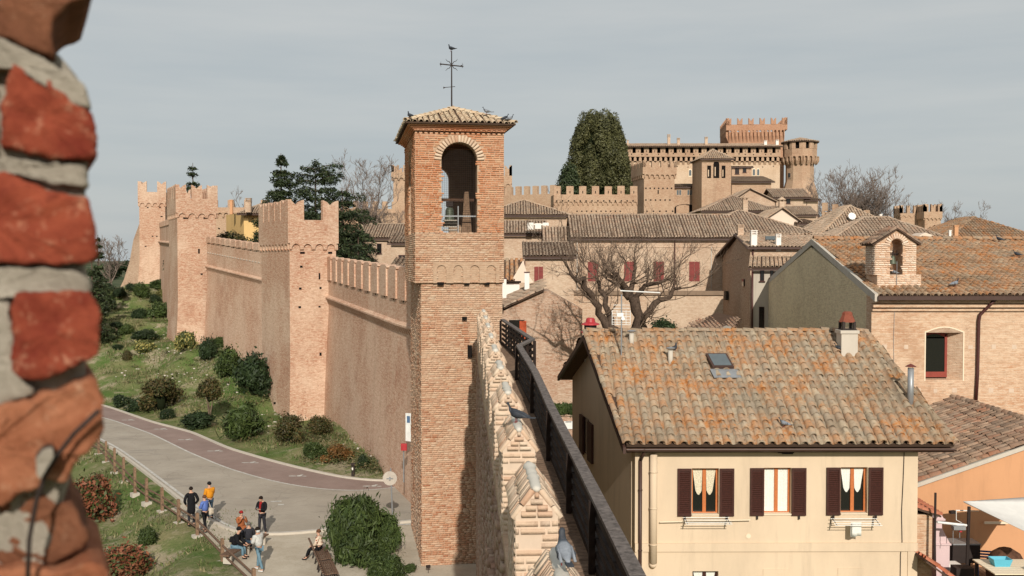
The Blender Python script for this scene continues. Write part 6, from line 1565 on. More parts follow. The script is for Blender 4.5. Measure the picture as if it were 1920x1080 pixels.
def chair(label, c, rz, mat, h=.84):
    t = thing('patio_chair', label, 'chair', tuple(c)); R = Matrix.Rotation(rz, 3, 'Z'); T_ = lambda x, y, zz: c+R @ V(x, y, zz)
    def bx(nm, x, y, zz, sx, sy, sz): mb = MB(); mb.box(T_(x, y, zz), sx, sy, sz, rz); mb.build(nm, mat, t)
    bx('seat', 0, 0, .44, .44, .42, .035)
    for k in range(4): bx('back_slat', 0, .2, .55+k*.085, .42, .02, .05)
    for i in (-1, 1):
        bx('leg', i*.2, -.18, .22, .035, .035, .44); bx('leg', i*.2, .2, .42, .035, .035, .84); bx('armrest', i*.22, 0, .64, .04, .4, .025)
chair('black slatted patio chair in front of the blue tub', bf(1842, 27.2), .4, m_iron); chair('dark blue patio chair folded against the orange wall', bf(1852, 30.1), 2.9, plain('blue_paint', (.02, .08, .25), .5, .3))
# brown cover over stacked things
g_ = np.random.default_rng(5); q_ = bf(1893, 28.6); mb = MB(); rg = []
for i, (r_, h_) in enumerate(((.42, 0), (.46, .3), (.50, .6), (.46, .9), (.34, 1.15), (.16, 1.28), (.02, 1.3))): rg.append([q_+V(r_*1.05*math.cos(k*.3491)*(1+.10*math.sin(k*2.1+i)), r_*math.sin(k*.3491)*(1+.08*math.cos(k*1.7)), h_) for k in range(18)])
mb.rings(rg); mb.build('draped_cover', plain('brown_cover', (.11, .055, .035), .9, .1, var=.4, sc=6), None, loc=tuple(q_), smooth=True, label='rounded brown fabric cover standing under the white awning', cat='cover')
mb = MB(); q_ = P(1868, 980, 30.9); mb.box(q_, .75, .06, .07); mb.build('wall_light', m_trim, None, loc=tuple(q_), label='long pale wall light on the orange wall under the awning', cat='lamp')
# ================================================================ MIDDLE TOWN (houses between castle and cream house)
long_h = house('long_house', 'long pale brick house with four closed burgundy shutters and a low old tile roof', 1076, 1380, 445, 82, 7.5, 1.9, -9.5, 0, mat=m_town, rmat=m_t_old, sp=.24, row=.38, ov=.3)
for px, lab in ((1112, 0), (1180, 0), (1235, 0), (1302, 0)): window(long_h, px, 509, 20, 37, 'shutter')
downpipe(long_h, 1265, 450, 640); downpipe(long_h, 1334, 462, 640, .03, m_conc); downpipe(long_h, 1082, 450, 640, .04, m_conc)
mb = MB(); xz = lambda y_: front_xz(long_h, 1100, y_)[1]; mb.box3(long_h.A-V(0, 0, long_h.A.z)+ZUP*xz(453)-long_h.w*.12, long_h.u*long_h.W, long_h.w*.12, ZUP*(xz(447)-xz(453))); mb.build('cornice', m_trim, long_h.t)
mb = MB(); mb.box3(long_h.A-V(0, 0, long_h.A.z)+ZUP*xz(464)-long_h.w*.05, long_h.u*long_h.W, long_h.w*.05, ZUP*.05); mb.build('string_course', m_town, long_h.t)
big_h = house('hip_roof_house', 'large house with a broad brown hipped roof behind the long house', 1300, 1520, 437, 88, 10, 2.1, -9, 0, 'hip', m_town, m_t_old, sp=.27, row=.42)
# garden wall with tile coping
gw = thing('garden_wall', 'long garden wall with a dark mossy coping below the burgundy shutters', 'wall', (8, 75, -10))
a = P(1000, 548, 75); b_ = P(1356, 548, 74); mb = MB(); mb.box3(V(a.x, a.y, -12), V(b_.x-a.x, b_.y-a.y, 0), V(0, .5, 0), ZUP*(12+a.z)); mb.build('wall', m_town, gw)
mb = MB(); mb.box3(a-V(0, .15, .18), V(b_.x-a.x, b_.y-a.y, 0), V(0, .8, 0), ZUP*.30); mb.build('coping', plaster('mossy_coping', (.24, .17, .12), .8, 3), gw)
small_h = house('small_house', 'small low house with speckled roof and one burgundy shutter left of long house', 985, 1076, 482, 74, 4.5, 1.05, -10, 0, 'shed', m_town, m_t_old, sp=.24, row=.34, ov=.2)
window(small_h, 1010, 514, 17, 28, 'shutter'); downpipe(small_h, 984, 490, 560, .04, m_pipe)
h5 = house('gabled_house', 'house with a brown roof and white roof terrace, its wall next to the bell tower', 925, 1020, 438, 92, 6, 1.2, -9, 0, 'gx', m_town, m_t_old, sp=.26)
h7 = house('lean_to_house', 'tiny building with a low hipped roof against the end of the long house', 1022, 1072, 457, 84, 4, 1.35, -9, 0, 'gx', m_town, m_t_old, sp=.26, ov=.2)
h6 = house('hipped_house', 'hip roofed house with a strip of yellow wall behind the roof terrace', 905, 1062, 402, 108, 9, 1.7, -7, 0, 'hip', m_town, m_t_town, sp=.28, row=.42, ov=.5)
mb = MB(); a = front_xz(h6, 945, 412); mb.box3(h6.A-V(0, 0, h6.A.z)+ZUP*(h6.zt-.9)-h6.w*.02, h6.u*(h6.W*.55), h6.w*.03, ZUP*.45); mb.build('yellow_band', m_yellow, h6.t)
mb = MB()
for k in range(3): mb.box(P(995+k*14, 424, 90.5), .55, .4, .62 if k != 1 else .5)
mb.box(P(1008, 421, 90.6), 1.9, .5, .12); o_ = mb.build('roof_terrace_parapet', m_white, None, loc=tuple(P(1008, 424, 90.5)), label='white parapet and boxes of a roof terrace behind the brown roof', cat='parapet')
# small white gabled piece with orange tiles just right of bell tower
wg = house('white_gabled_annex', 'white gabled annex with an orange tile roof right beside the bell tower', 925, 974, 527, 66, 4.5, .3, -10, 0, 'gx', m_white, m_t_chap, sp=.26, ov=.1)
wgt = MB(); a = P(958, 530, 65.9); wgt.prism([P(957, 530, 65.8), P(1001, 530, 65.8), P(988, 512, 65.8), P(981, 488, 65.8)], V(0, .3, 0)); wgt.build('gable', m_pinkp, wg.t)
tile_roof(wg.t, [P(938, 527, 65.6), P(964, 527, 65.6), P(982, 487, 67.6), P(938, 487, 67.6)], m_t_chap, .27, .40)
chimney('white square chimney on the rough roof right of the bell tower', 988, 509, 531, 64, 9, m_white, 'plain', cap=m_pipe)
chimney('white square chimney touching the right edge of the bell tower', 946, 520, 546, 60, 7, m_white, 'plain', cap=m_pipe)
# rough brick house whose wall carries the tree shadow
rh = thing('rough_brick_house', 'rough old brick house wall crossed by tree shadows behind the timber railing', 'house', (2, 64, -10.5))
rY = 62; mb = MB(); mb.prism([P(925, 590, rY), P(940, 584, rY), P(975, 566, rY), P(1012, 548, rY), P(1030, 545, rY), P(1092, 580, rY), P(1092, 800, rY), P(925, 800, rY)], V(0, 5, 0)); mb.build('wall', m_town2, rh)
tile_roof(rh, [P(925, 586, rY-.3), P(1020, 543, rY-.3), P(1020, 543, rY-.3)+V(0, 4.6, .5), P(925, 586, rY-.3)+V(0, 4.6, .5)], m_t_old, .26, .38)
mb = MB(); q_ = P(969, 618, rY-.02); mb.box(q_, .95, .10, 1.2); wf = mb.build('window', m_glass, rh)
mb = MB(); mb.box(q_+V(.38, -.12, -.03), .42, .05, 1.15); mb.build('shutter', plain('orange_red_shutter', (.42, .07, .02), .6, .3), wf)
# hedge and low wall with a white sign seen beside the cream house
mb = MB(); a = P(1030, 782, 51); mb.box3(V(a.x, a.y, -12), V(3, 0, 0), V(0, .4, 0), ZUP*(12+a.z)); o_ = mb.build('low_wall', m_town2, None, loc=(a.x+1, a.y, -12), label='low brick wall under the hedge left of the cream house', cat='wall')
q_ = P(1069, 797, 50.95); mb = MB(); mb.box(q_, .62, .03, .40); sg = mb.build('sign', m_white_m, None, loc=tuple(q_), label='small blank white sign on the low wall left of the cream house', cat='sign')
mb = MB(); q_ = P(1066, 806, 50.9)-V(0, .02, 0); mb.box(q_+ZUP*.42, .3, .012, .03); mb.build('printed_line', m_galv, sg)
# lean-to roof under the dark gable
lt = thing('lean_to_shed', 'low shed with a pinkish broken tile roof below the dark brick gable', 'shed', (17, 62, -10))
tile_roof(lt, [P(1270, 626, 60), P(1372, 633, 60), P(1388, 597, 65), P(1345, 585, 66), P(1300, 608, 64)], m_t_red, .27, .40, thick=.1)
mb = MB(); a, b_ = P(1322, 626, 60.3), P(1378, 612, 60.3); mb.prism([V(a.x, 60.3, -12), V(b_.x, 60.3, -12), b_-ZUP*.1, a-ZUP*.1], V(0, 4, 0)); mb.build('wall', m_greyp, lt)
# dark gable house
gh = thing('dark_gable_house', 'tall house with a shaded rough brick gable, brown roof and a sunlit side wall', 'house', (21, 76, -10))
GY = 70; A3 = P(1409, 466, GY); B3 = P(1565, 466, GY); K3 = P(1347, 482, 82); pk3 = P(1384, 441, 75.5); zzb = -11
mb = MB(); mb.prism([V(A3.x, A3.y+.3, zzb), V(B3.x, B3.y+.3, zzb), B3+V(0, .3, 0), A3+V(0, .3, 0)], V(.4, 6, 0)); mb.build('wall', m_town, gh)
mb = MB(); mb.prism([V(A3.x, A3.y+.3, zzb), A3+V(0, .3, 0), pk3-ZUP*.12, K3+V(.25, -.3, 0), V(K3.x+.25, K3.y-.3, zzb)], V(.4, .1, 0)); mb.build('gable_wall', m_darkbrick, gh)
rt = thing('roof', None, None); rt.parent = gh; dx_ = V(B3.x-A3.x+1, 0, 0)
tile_roof(rt, [A3-V(.25, 0, -.1), B3+ZUP*.1, pk3+dx_, pk3-V(.2, 0, -.05)], m_t_old, .26, .40); tile_roof(rt, [K3-V(.2, 0, -.1), K3+dx_, pk3+dx_, pk3-V(.2, 0, -.05)], m_t_old, .28, .42)
ridge_tiles(rt, pk3+ZUP*.12, pk3+dx_+ZUP*.1, m_t_old)
mb = MB(); mb.box3(A3-V(.3, .1, .05), V(B3.x-A3.x+.3, 0, 0), V(0, .12, 0), ZUP*.13); mb.build('gutter', m_gutter, gh)
mb = MB(); mb.box3(A3-V(.32, 0, .05), pk3-A3, V(.1, 0, 0), ZUP*.16); mb.box3(K3-V(.28, 0, .05), pk3-K3, V(.1, 0, 0), ZUP*.16); mb.build('barge_board', m_gutter, gh)
gnn = V(K3.y-A3.y, -(K3.x-A3.x), 0).normalized()
for (px, py, wd, hg) in ((1394, 530, 6, 13), (1361, 554, 7, 17)):
    c = PP(px, py, V(A3.x, A3.y+.3, 0), gnn); k = c.y/F; d_ = V(K3.x-A3.x, K3.y-A3.y, 0).normalized(); mb = MB(); mb.box3(c-d_*wd*k*1.2-ZUP*hg*k/2-gnn*.06, d_*wd*k*2.4, gnn*.16, ZUP*hg*k); mb.build('window', m_glass, gh)
mb = MB(); mb.tube([V(A3.x+.15, A3.y+.2, A3.z), V(A3.x+.15, A3.y+.2, zzb)], .06, 8); mb.build('downpipe', m_pipe, gh)
chimney('brick chimney with pale bands on the dark gable ridge', 1384+4, 420, 440, 75, 11, m_town, 'slots')
chimney('white slotted chimney with a metal spike on the dark gable roof', 1413, 430, 458, 70.4, 11, m_white, 'slots')
chimney('smaller white slotted chimney further right on the same roof', 1459, 437, 460, 70.4, 9, m_white, 'slots')
mb = MB(); c = P(1446, 446, 72.3); mb.box(c, .9, .1, .25, .2); mb.build('skylight', m_glass2, gh)
# grey plaster house
gp_ = house('grey_plaster_house', 'narrow stained grey plaster house with a ragged tile roof beside the ochre gable', 1412, 1500, 503, 62.5, 5, .62, -11, -14, 'shed', m_greyp, m_t_town, sp=.25, row=.36, ov=.3, lod=1)
window(gp_, 1429, 516, 8, 22, 'dark'); window(gp_, 1447, 513, 6, 14, 'dark'); window(gp_, 1428, 600, 10, 50, 'dark'); downpipe(gp_, 1411, 510, 640, .06)
def mini(name, lab, *a, **k): return house(name, lab, *a, **k)
# houses below the castle
m1 = mini('pink_gable_house', 'pale pink house with a plain sunlit gable and pitched brown roof', 1432, 1498, 414, 118, 8, 1.4, -6, 0, 'gy', m_pinkp, m_t_town, sp=.28, frac=.52)
mb = MB(); c = P(1473, 427, 117.7); mb.box(c, .75, .3, .55); mb.build('air_conditioner', m_white, None, loc=tuple(c), label='white air conditioner on the pale pink gable wall', cat='air conditioner')
m1b = mini('pink_wing', 'lower pale pink wing with a small tiled porch right of the pink gable', 1499, 1528, 420, 117, 5, .6, -6, 0, 'shed', m_pinkp, m_t_red, sp=.28)
m2 = mini('wide_hip_house', 'wide low house with a broad hipped roof and two small chimneys beneath the square campanile', 1320, 1455, 394, 128, 10, 2.0, -4, 0, 'hip', m_town, m_t_old, sp=.28, ov=.6)
window(m2, 1415, 405, 22, 6, 'shutter'); window(m2, 1376, 402, 10, 4, 'shutter')
m3 = mini('right_wing_house', 'low house wing with a brown roof beyond the pink house', 1455, 1530, 403, 133, 7, 1.2, -4, 0, 'gx', m_town, m_t_old, sp=.28)
m4 = mini('upper_gable_house', 'brick house with a gable facing the viewer below the castle wall', 1372, 1453, 378, 142, 8, 1.7, -3, 0, 'gy', m_town, m_t_old, sp=.3, frac=.42)
m5 = mini('square_upper_house', 'square brick house with an overhanging roof under the round castle tower', 1455, 1512, 369, 150, 7, 1.3, -2, 0, 'gx', m_town, m_t_old, sp=.3, ov=.6)
window(m5, 1478, 376, 8, 12, 'dark')
m6 = mini('end_house', 'small brick house at the right foot of the castle tower', 1513, 1533, 376, 150, 6, .7, -2, 0, 'shed', m_town, m_t_old, sp=.3, ov=.5)
m7 = mini('lean_to_house', 'brick building with a long lean to roof left of the castle round tower', 1372, 1446, 341, 165, 7, 1.3, 0, 0, 'shed', m_castle, m_t_old, sp=.3, ov=.5)
m8 = mini('dormer_house', 'small building with two dark square windows against the castle wall', 1372, 1409, 314, 172, 3, .2, 0, 0, 'shed', m_castle, m_t_old, sp=.3, ov=.3)
window(m8, 1382, 321, 8, 11, 'dark'); window(m8, 1396, 319, 7, 9, 'dark')
chimney('brick chimney with gabled hood on the left of the wide hipped roof', 1397, 365, 391, 124, 9, m_town, 'hood'); chimney('brick chimney with gabled hood on the right of the wide hipped roof', 1465, 369, 393, 122, 9, m_town, 'hood')
# right side roofs
r1 = mini('hip_house', 'low house with a brown hipped roof behind the chapel bell cote', 1545, 1690, 433, 100, 11, 2.6, -8, 0, 'hip', m_town, m_t_town, sp=.28, ov=.7)
r2 = mini('brown_roof_house', 'house with a wide brown roof between chapel and distant tower', 1560, 1790, 452, 82, 8, 2.0, -9, 0, 'hip', m_town, m_t_old, sp=.27, ov=.5)
mb = MB(); mb.prism([P(1708, 450, 78), P(1735, 436, 78), P(1775, 450, 78)], V(0, 2, 0)); mb.build('gable', m_pinkp, r2.t)
r3 = mini('far_right_house', 'far right house with a broad hipped roof of uneven brown tiles', 1775, 1960, 449, 95, 13, 2.2, -8, 0, 'hip', m_town, m_t_chap, sp=.30, ov=.7)
chimney('tall orange plastered chimney left of the far right roof', 1792, 422, 447, 88, 7, m_orange, 'plain'); chimney('thin white metal chimney pipe beside the tall orange chimney', 1781, 431, 446, 88, 4, m_white, 'plain')
chimney('thin white chimney pipe on the ridge of the hipped roof behind the bell cote', 1651, 401, 420, 98, 4, m_white, 'plain')
mb = MB(); c = P(1597, 406, 101); mb.lathe(c, [(.02, 0), (.35, .08), (.38, .12)], 12); o_ = mb.build('satellite_dish', m_white_m, None, loc=tuple(c), label='small white satellite dish above the roofs right of the castle', cat='satellite dish'); o_.rotation_euler = (1.2, 0, 0)
# ================================================================ CASTLE
def merlon_wall(parent, a, b, zb, zm, ztop, nm, mat, thick=1.0, style='flat', fill=.55, slit=False, base=True, cut=.3, z1=None):
    a, b = V(a[0], a[1], 0), V(b[0], b[1], 0); u = b-a; nrm = V(u.y, -u.x, 0).normalized()
    if base: mb = MB(); mb.prism([a+ZUP*zb, b+ZUP*zb, b+ZUP*(zm if z1 is None else z1), a+ZUP*zm], -nrm*thick); mb.build('wall', mat, parent)
    merlon_row(parent, a, b, zm, nm, ztop-zm, -nrm*min(thick, .6), mat, fill, style, slit=slit, cut=cut, z1=z1)
    return a, u, nrm
KY = 215; pk_ = lambda px, py, Y: P(px, py, Y)
ca = thing('castle', 'large brick castle with a roofed battlement gallery, round corner tower and square keep', 'castle', (P(1350, 370, KY).x, KY+12, 0))
zc_ = lambda py: z(py, KY)
L_, R_ = P(1176, 370, KY), P(1462, 370, KY); u_ = V(1, 0, 0); n_ = V(0, -1, 0); Wc = R_.x-L_.x
mb = MB(); mb.box3(V(L_.x, KY, -3), V(Wc, 0, 0), V(0, 22, 0), ZUP*(3+zc_(305))); mb.build('wall', m_castle2, ca, label='pale lower castle wall')
ou = .42; mb = MB(); mb.box3(V(L_.x-ou, KY-ou, zc_(303)), V(Wc+ou, 0, 0), V(0, 23, 0), ZUP*(zc_(288)-zc_(303))); mb.build('parapet', m_castle, ca)
mb = MB(); arch_band(mb, (L_.x, KY), (R_.x, KY), zc_(295), zc_(310), 30, V(0, -ou, 0), .46, spring=.86); mb.build('arched_corbels', m_castle, ca)
merlon_row(ca, (L_.x, KY-ou), (R_.x, KY-ou), zc_(288), 19, zc_(275.5)-zc_(288), V(0, .7, 0), m_castle, .60, 'flat', slit=True)
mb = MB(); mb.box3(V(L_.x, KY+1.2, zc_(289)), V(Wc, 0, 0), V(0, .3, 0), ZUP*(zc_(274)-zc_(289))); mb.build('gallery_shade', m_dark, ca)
rt = thing('roof', None, None); rt.parent = ca
e0 = P(1171, 274.5, KY-1.2); e1_ = P(1470, 274.5, KY-1.2); tile_roof(rt, [e0, e1_, e1_+V(-2, 9, 1.55), e0+V(1, 9, 1.55)], m_t_old, .42, .6, thick=.2)
tile_roof(rt, [e0+V(1, 9, 1.55), e1_+V(-2, 9, 1.55), e1_+V(-2, 18, 0), e0+V(1, 18, 0)], m_t_old, .42, .6, thick=.2)
for px, py0, py1, sz in ((1254, 251, 268, 5), (1272, 258, 269, 5), (1324, 256, 268, 5), (1177, 262, 268, 3), (1435, 263, 270, 5), (1457, 262, 269, 5)): chimney('slim castle chimney with turned cap, ' + {1254: 'the tallest on the left roof', 1272: 'just right of the tallest', 1324: 'alone in mid roof', 1177: 'half hidden by the evergreen', 1435: 'pale, in front of the keep', 1457: 'pale, beside the round tower'}[px], px, py0, py1, KY+3 if px < 1400 else KY+2, sz, m_town if px < 1400 else m_white, 'slots')
mb = MB()
for (px, py, wd, hg) in ((1294, 324, 6, 15), (1413.5, 323, 5.5, 16), (1421.5, 323, 5.5, 16)):
    c = P(px, py, KY); k = KY/F; w2_ = wd*k; h2_ = hg*k; r_ = w2_/2
    pts = [c+V(-r_, -.06, -h2_/2), c+V(r_, -.06, -h2_/2), c+V(r_, -.06, h2_/2-r_)]+[c+V(r_*math.cos(t_), -.06, h2_/2-r_+r_*math.sin(t_)) for t_ in (.5, 1.0, 1.57, 2.1, 2.6)]+[c+V(-r_, -.06, h2_/2-r_)]
    m2b = MB(); m2b.prism(pts, V(0, .12, 0)); wo2 = m2b.build('arched_window', m_trim, ca); m3b = MB(); cc_ = c+V(0, -.08, 0); m3b.prism([cc_+(p_-cc_)*.74+V(0, -.004, 0) for p_ in pts], V(0, .1, 0)); m3b.build('pane', m_glass2, wo2)
hs = MB()
for k in range(17): hs.box(P(1184+k*16.5+4*math.sin(k*2.2), 289+1*math.sin(k), KY-ou), .22, .06, .22)
for k in range(14): hs.box(P(1190+k*20, 313+1.5*math.sin(k*1.3), KY), .2, .06, .2)
hs.build('putlog_holes', m_dark, ca, kind='stuff')
# polygonal/round corner tower
tc_ = P(1499, 370, KY+2); rr0 = (1535-1466)/2/F*KY; 
def ngon(c, r, zz, n=10, ph=.2): return [V(c.x+r*math.cos(2*math.pi*k/n+ph), c.y+r*math.sin(2*math.pi*k/n+ph), zz) for k in range(n)]
rb_ = (1531-1470)/2/F*KY; rm_ = (1526-1474)/2/F*KY
mb = MB(); mb.rings([ngon(tc_, rb_*1.28, -2), ngon(tc_, rb_*1.12, zc_(368)), ngon(tc_, rm_*1.01, zc_(340)), ngon(tc_, rm_, zc_(338)), ngon(tc_, rm_, zc_(306))]); mb.build('round_tower', m_castle, ca)
mb = MB(); mb.rings([ngon(tc_, rm_, zc_(310)), ngon(tc_, rm_*1.2, zc_(297)), ngon(tc_, rm_*1.2, zc_(280))]); mb.build('tower_parapet', m_castle, ca)
p8 = ngon(tc_, rm_*1.22, 0, 10); 
cb_ = MB()
for k in range(10):
    a, b_ = p8[k], p8[(k+1) % 10]; mdl = (a+b_)/2
    if mdl.y < tc_.y+1:
        nn_ = (mdl-V(tc_.x, tc_.y, 0)); nn_ = V(nn_.x, nn_.y, 0).normalized()
        arch_band(cb_, a, b_, zc_(294), zc_(309), 2, nn_*.45, .42, spring=.85)
        u9 = b_-a
        for s_ in ((0, .32), (.68, 1)):
            m_ = MB(); m_.box3(a+u9*s_[0]+ZUP*zc_(280), u9*(s_[1]-s_[0]), -nn_*.5, ZUP*(zc_(268)-zc_(280))); m_.build('merlon', m_castle, ca)
cb_.build('arched_corbels', m_castle, ca)
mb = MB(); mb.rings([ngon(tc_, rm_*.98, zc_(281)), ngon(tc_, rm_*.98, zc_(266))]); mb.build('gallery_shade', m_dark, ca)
ap_ = V(tc_.x, tc_.y, zc_(258)); pe8 = ngon(tc_, rm_*1.36, zc_(266.5), 10)
for k in range(10): tile_roof(rt, [pe8[k], pe8[(k+1) % 10], ap_], m_t_old, .42, .6, thick=.18)
mb = MB(); c = P(1479.5, 329, KY-rm_*.78); mb.box(c, .42, .5, .95); mb.box(c-V(0, .03, .72), .6, .4, .12); mb.build('window', m_glass, ca)
# keep
kt = thing('castle_keep', 'square red brick castle keep with swallowtail merlons rising above the castle roof', 'tower', (P(1417, 260, KY+12).x, KY+14, 10))
KK = KY+14; kz = lambda py: z(py, KK); kl, kr = P(1366, 260, KK), P(1468, 260, KK); wk = kr.x-kl.x; dpk = 13; ok = .6
ku, kw = dirs(math.radians(-6)); KA = V(kl.x, KK, 0)
mb = MB(); mb.box3(KA+ZUP*5, ku*wk, kw*dpk, ZUP*(kz(250)-5)); mb.build('shaft', m_keep, kt)
A_k, B_k = KA-ku*ok-kw*ok, KA+ku*(wk+ok)-kw*ok; C_k = B_k+kw*(dpk+2*ok); E_k = A_k+kw*(dpk+2*ok)
mb = MB(); H_ = kz(235.5)-kz(246)
mb.box3(A_k+ZUP*kz(246), B_k-A_k, kw*.7, ZUP*H_); mb.box3(E_k+ZUP*kz(246)-kw*.7, C_k-E_k, kw*.7, ZUP*H_); mb.box3(A_k+kw*.7+ZUP*kz(246), ku*.7, kw*(dpk+2*ok-1.4), ZUP*H_); mb.box3(B_k+kw*.7-ku*.7+ZUP*kz(246), ku*.7, kw*(dpk+2*ok-1.4), ZUP*H_)
mb.build('parapet', m_keep, kt)
mb = MB(); arch_band(mb, KA, KA+ku*wk, kz(246), kz(268), 15, -kw*ok, .44, spring=.92); arch_band(mb, KA+kw*dpk, KA, kz(246), kz(268), 15, -ku*ok, .44, spring=.92); mb.build('arched_corbels', m_keep, kt)
hh_ = kz(224)-kz(237)
merlon_row(kt, A_k, B_k, kz(236.5), 6, hh_, kw*.7, m_keep, .46, cut=.5); merlon_row(kt, E_k, A_k, kz(236.5), 6, hh_, ku*.7, m_keep, .46, cut=.5); merlon_row(kt, B_k, C_k, kz(236.5), 6, hh_, -ku*.7, m_keep, .46, cut=.5); merlon_row(kt, C_k, E_k, kz(236.5), 6, hh_, -kw*.7, m_keep, .46, cut=.5)
# town gate tower in front of the castle
def sq_tower(label, px0, px1, Y, dep, pt, ppar, pa1, pa0, pb, mat, nf, ns, nmf, nms, th=0, name='gate_tower', fill=.6, grp=None, out=.3, style='swallow'):
    A = P(px0, 487, Y); A = V(A.x, A.y, 0); u, w = dirs(math.radians(th)); wid = solveW(A, u, px1); Z = lambda py: z(py, Y)
    t = thing(name, label, 'tower', (A.x+u.x*wid/2, A.y+dep/2, Z(pb)), grp); mb = MB(); mb.box3(A+ZUP*Z(pb), u*wid, w*dep, ZUP*(Z(pa1)-Z(pb))); mb.build('shaft', mat, t)
    a0, b0 = A-u*out-w*out, A+u*(wid+out)-w*out; c0 = b0+w*(dep+2*out); e0 = a0+w*(dep+2*out); H = Z(ppar)-Z(pa1)
    mb = MB(); mb.box3(a0+ZUP*Z(pa1), b0-a0, e0-a0, ZUP*H); mb.build('parapet', mat, t)
    mb = MB(); arch_band(mb, A, A+u*wid, Z(pa1), Z(pa0), nf, -w*out); arch_band(mb, A+w*dep, A, Z(pa1), Z(pa0), ns, -u*out); arch_band(mb, A+u*wid, A+u*wid+w*dep, Z(pa1), Z(pa0), ns, u*out); mb.build('arched_corbels', mat, t)
    h = Z(pt)-Z(ppar)
    merlon_row(t, a0, b0, Z(ppar), nmf, h, w*.5, mat, fill, style); merlon_row(t, e0, a0, Z(ppar), nms, h, u*.5, mat, fill, style); merlon_row(t, b0, c0, Z(ppar), nms, h, -u*.5, mat, fill, style); merlon_row(t, c0, e0, Z(ppar), nmf, h, -w*.5, mat, fill, style)
    return t, A, u, w
t_, A_, u_, w_ = sq_tower('brick gate tower with small merlons standing left of the square campanile', 1207, 1264, 165, 7, 302, 314, 327, 336, 420, m_castle, 6, 6, 4, 4, 8, fill=.72, out=.3)
hs = MB()
for py, xs in ((353, range(1211, 1262, 8)), (375, range(1211, 1262, 9)), (396, range(1213, 1262, 12))):
    for px in xs: c = PP(px, py, A_, w_); hs.box(c, .24, .1, .22, math.radians(8))
for (px, py, wd, hg) in ((1234, 360, 2, 7), (1233.5, 404, 3, 8)): c = PP(px, py, A_, w_); hs.box(c, wd*.088, .14, hg*.088, math.radians(8))
hs.build('putlog_holes', m_dark, t_, kind='stuff')
# gatehouse between tower and campanile
gh2 = mini('gatehouse', 'brick gatehouse with a wide arch and two shuttered windows between gate tower and campanile', 1264, 1308, 351, 167, 6, .8, -6, 0, 'shed', m_castle, m_t_old, sp=.32, ov=.4)
window(gh2, 1273, 361, 10, 11, 'grey'); window(gh2, 1293, 361, 10, 11, 'grey')
ar = MB(); c = P(1286, 395, 166.9); k = 167/F; pts = [V((1264-960)*k, 166.9, z(412, 167)), V((1305-960)*k, 166.9, z(412, 167)), V((1305-960)*k, 166.9, z(390, 167))]+[V((1284.5-960)*k+20.5*k*math.cos(t2), 166.9, z(390, 167)+7*k*math.sin(t2)) for t2 in [math.pi*i/8 for i in range(1, 8)]]+[V((1264-960)*k, 166.9, z(390, 167))]
ar.prism(pts, V(0, .1, 0)); ar.build('arch_recess', m_dark, gh2.t)
ar = MB(); ar.prism([V((x-960)*k, 166.8, z(y, 167)) for x, y in ((1267, 412), (1291, 412), (1291, 386), (1284, 384), (1273, 385), (1267, 388))], V(0, .06, 0)); ar.build('arch_infill', m_castle, gh2.t)
# campanile
cp = mini('campanile', 'square brick campanile with hip roof and three belfry openings before the castle', 1316, 1371, 296, 160, 6.5, 1.5, -6, 3, 'hip', m_castle, m_t_town, sp=.32, ov=.5)
for (px, py, wd, hg) in ((1329.5, 322, 7, 23), (1343, 318, 11, 31), (1356.5, 322, 7, 23)):
    c = PP(px, py, cp.A, cp.w); k = c.y/F; m_ = MB()
    if wd > 8: r_ = wd*k/2; m_.prism([c+V(-r_, -.07, -hg*k/2), c+V(r_, -.07, -hg*k/2), c+V(r_, -.07, hg*k/2-r_)]+[c+V(r_*math.cos(t2), -.07, hg*k/2-r_+r_*math.sin(t2)) for t2 in (.5, 1.05, 1.57, 2.1, 2.6)]+[c+V(-r_, -.07, hg*k/2-r_)], V(0, .15, 0))
    else: m_.box(c-V(0, .0, 0), wd*k, .14, hg*k)
    op_ = m_.build('belfry_opening', m_dark, cp.t)
    m_ = MB(); m_.box(c+V(-.12 if wd < 8 else -.2, -.10, -hg*k*.12), .16, .1, hg*k*.55); m_.build('lit_jamb', m_castle2, op_)
mb = MB(); c0_ = PP(1343, 299.5, cp.A, cp.w); mb.box(c0_-V(0, .05, 0), 37*.085, .12, .09); mb.build('cornice', m_castle, cp.t)
# wall with square merlons left of the gate tower
w2t = thing('merlon_wall', 'pale brick town wall with seven square merlons below the large evergreen', 'wall', (P(1120, 400, 165).x, 165, -4))
a, b_ = P(1038, 400, 165), P(1195, 400, 165); Z5 = lambda py: z(py, 165)
merlon_wall(w2t, (a.x, 165), (b_.x, 165), -6, Z5(365), Z5(349), 7, m_castle, 1.0, 'flat', .56, slit=True)
mb = MB(); arch_band(mb, (a.x, 165), (b_.x, 165), Z5(378), Z5(386), 17, V(0, -.22, 0)); mb.build('arched_corbels', m_castle, w2t)
mb = MB(); mb.box3(V(a.x, 164.78, Z5(378)), V(b_.x-a.x, 0, 0), V(0, .3, 0), ZUP*(Z5(366)-Z5(378))); mb.build('parapet', m_castle, w2t)
hs = MB()
for k in range(14): hs.box(P(1044+k*11, 376.5, 164.75), .22, .1, .2)
for k in range(10): hs.box(P(1082+k*9, 396, 165), .22, .1, .2)
hs.build('putlog_holes', m_dark, w2t, kind='stuff')
w3t = thing('merlon_wall', 'farther town wall with tall merlons just right of the bell tower', 'wall', (P(985, 400, 172).x, 172, -4))
a, b_ = P(935, 400, 174), P(1040, 400, 168); merlon_wall(w3t, (a.x, a.y), (b_.x, b_.y), -6, z(366, 172), z(350, 172), 7, m_castle, 1.0, 'flat', .55)
w4t, *_ = sq_tower('narrow half hidden wall tower right behind the bell tower', 925, 958, 178, 5, 311, 330, 345, 352, 420, m_castle, 3, 3, 2, 3, 0, 'wall_tower', .6, out=.2)
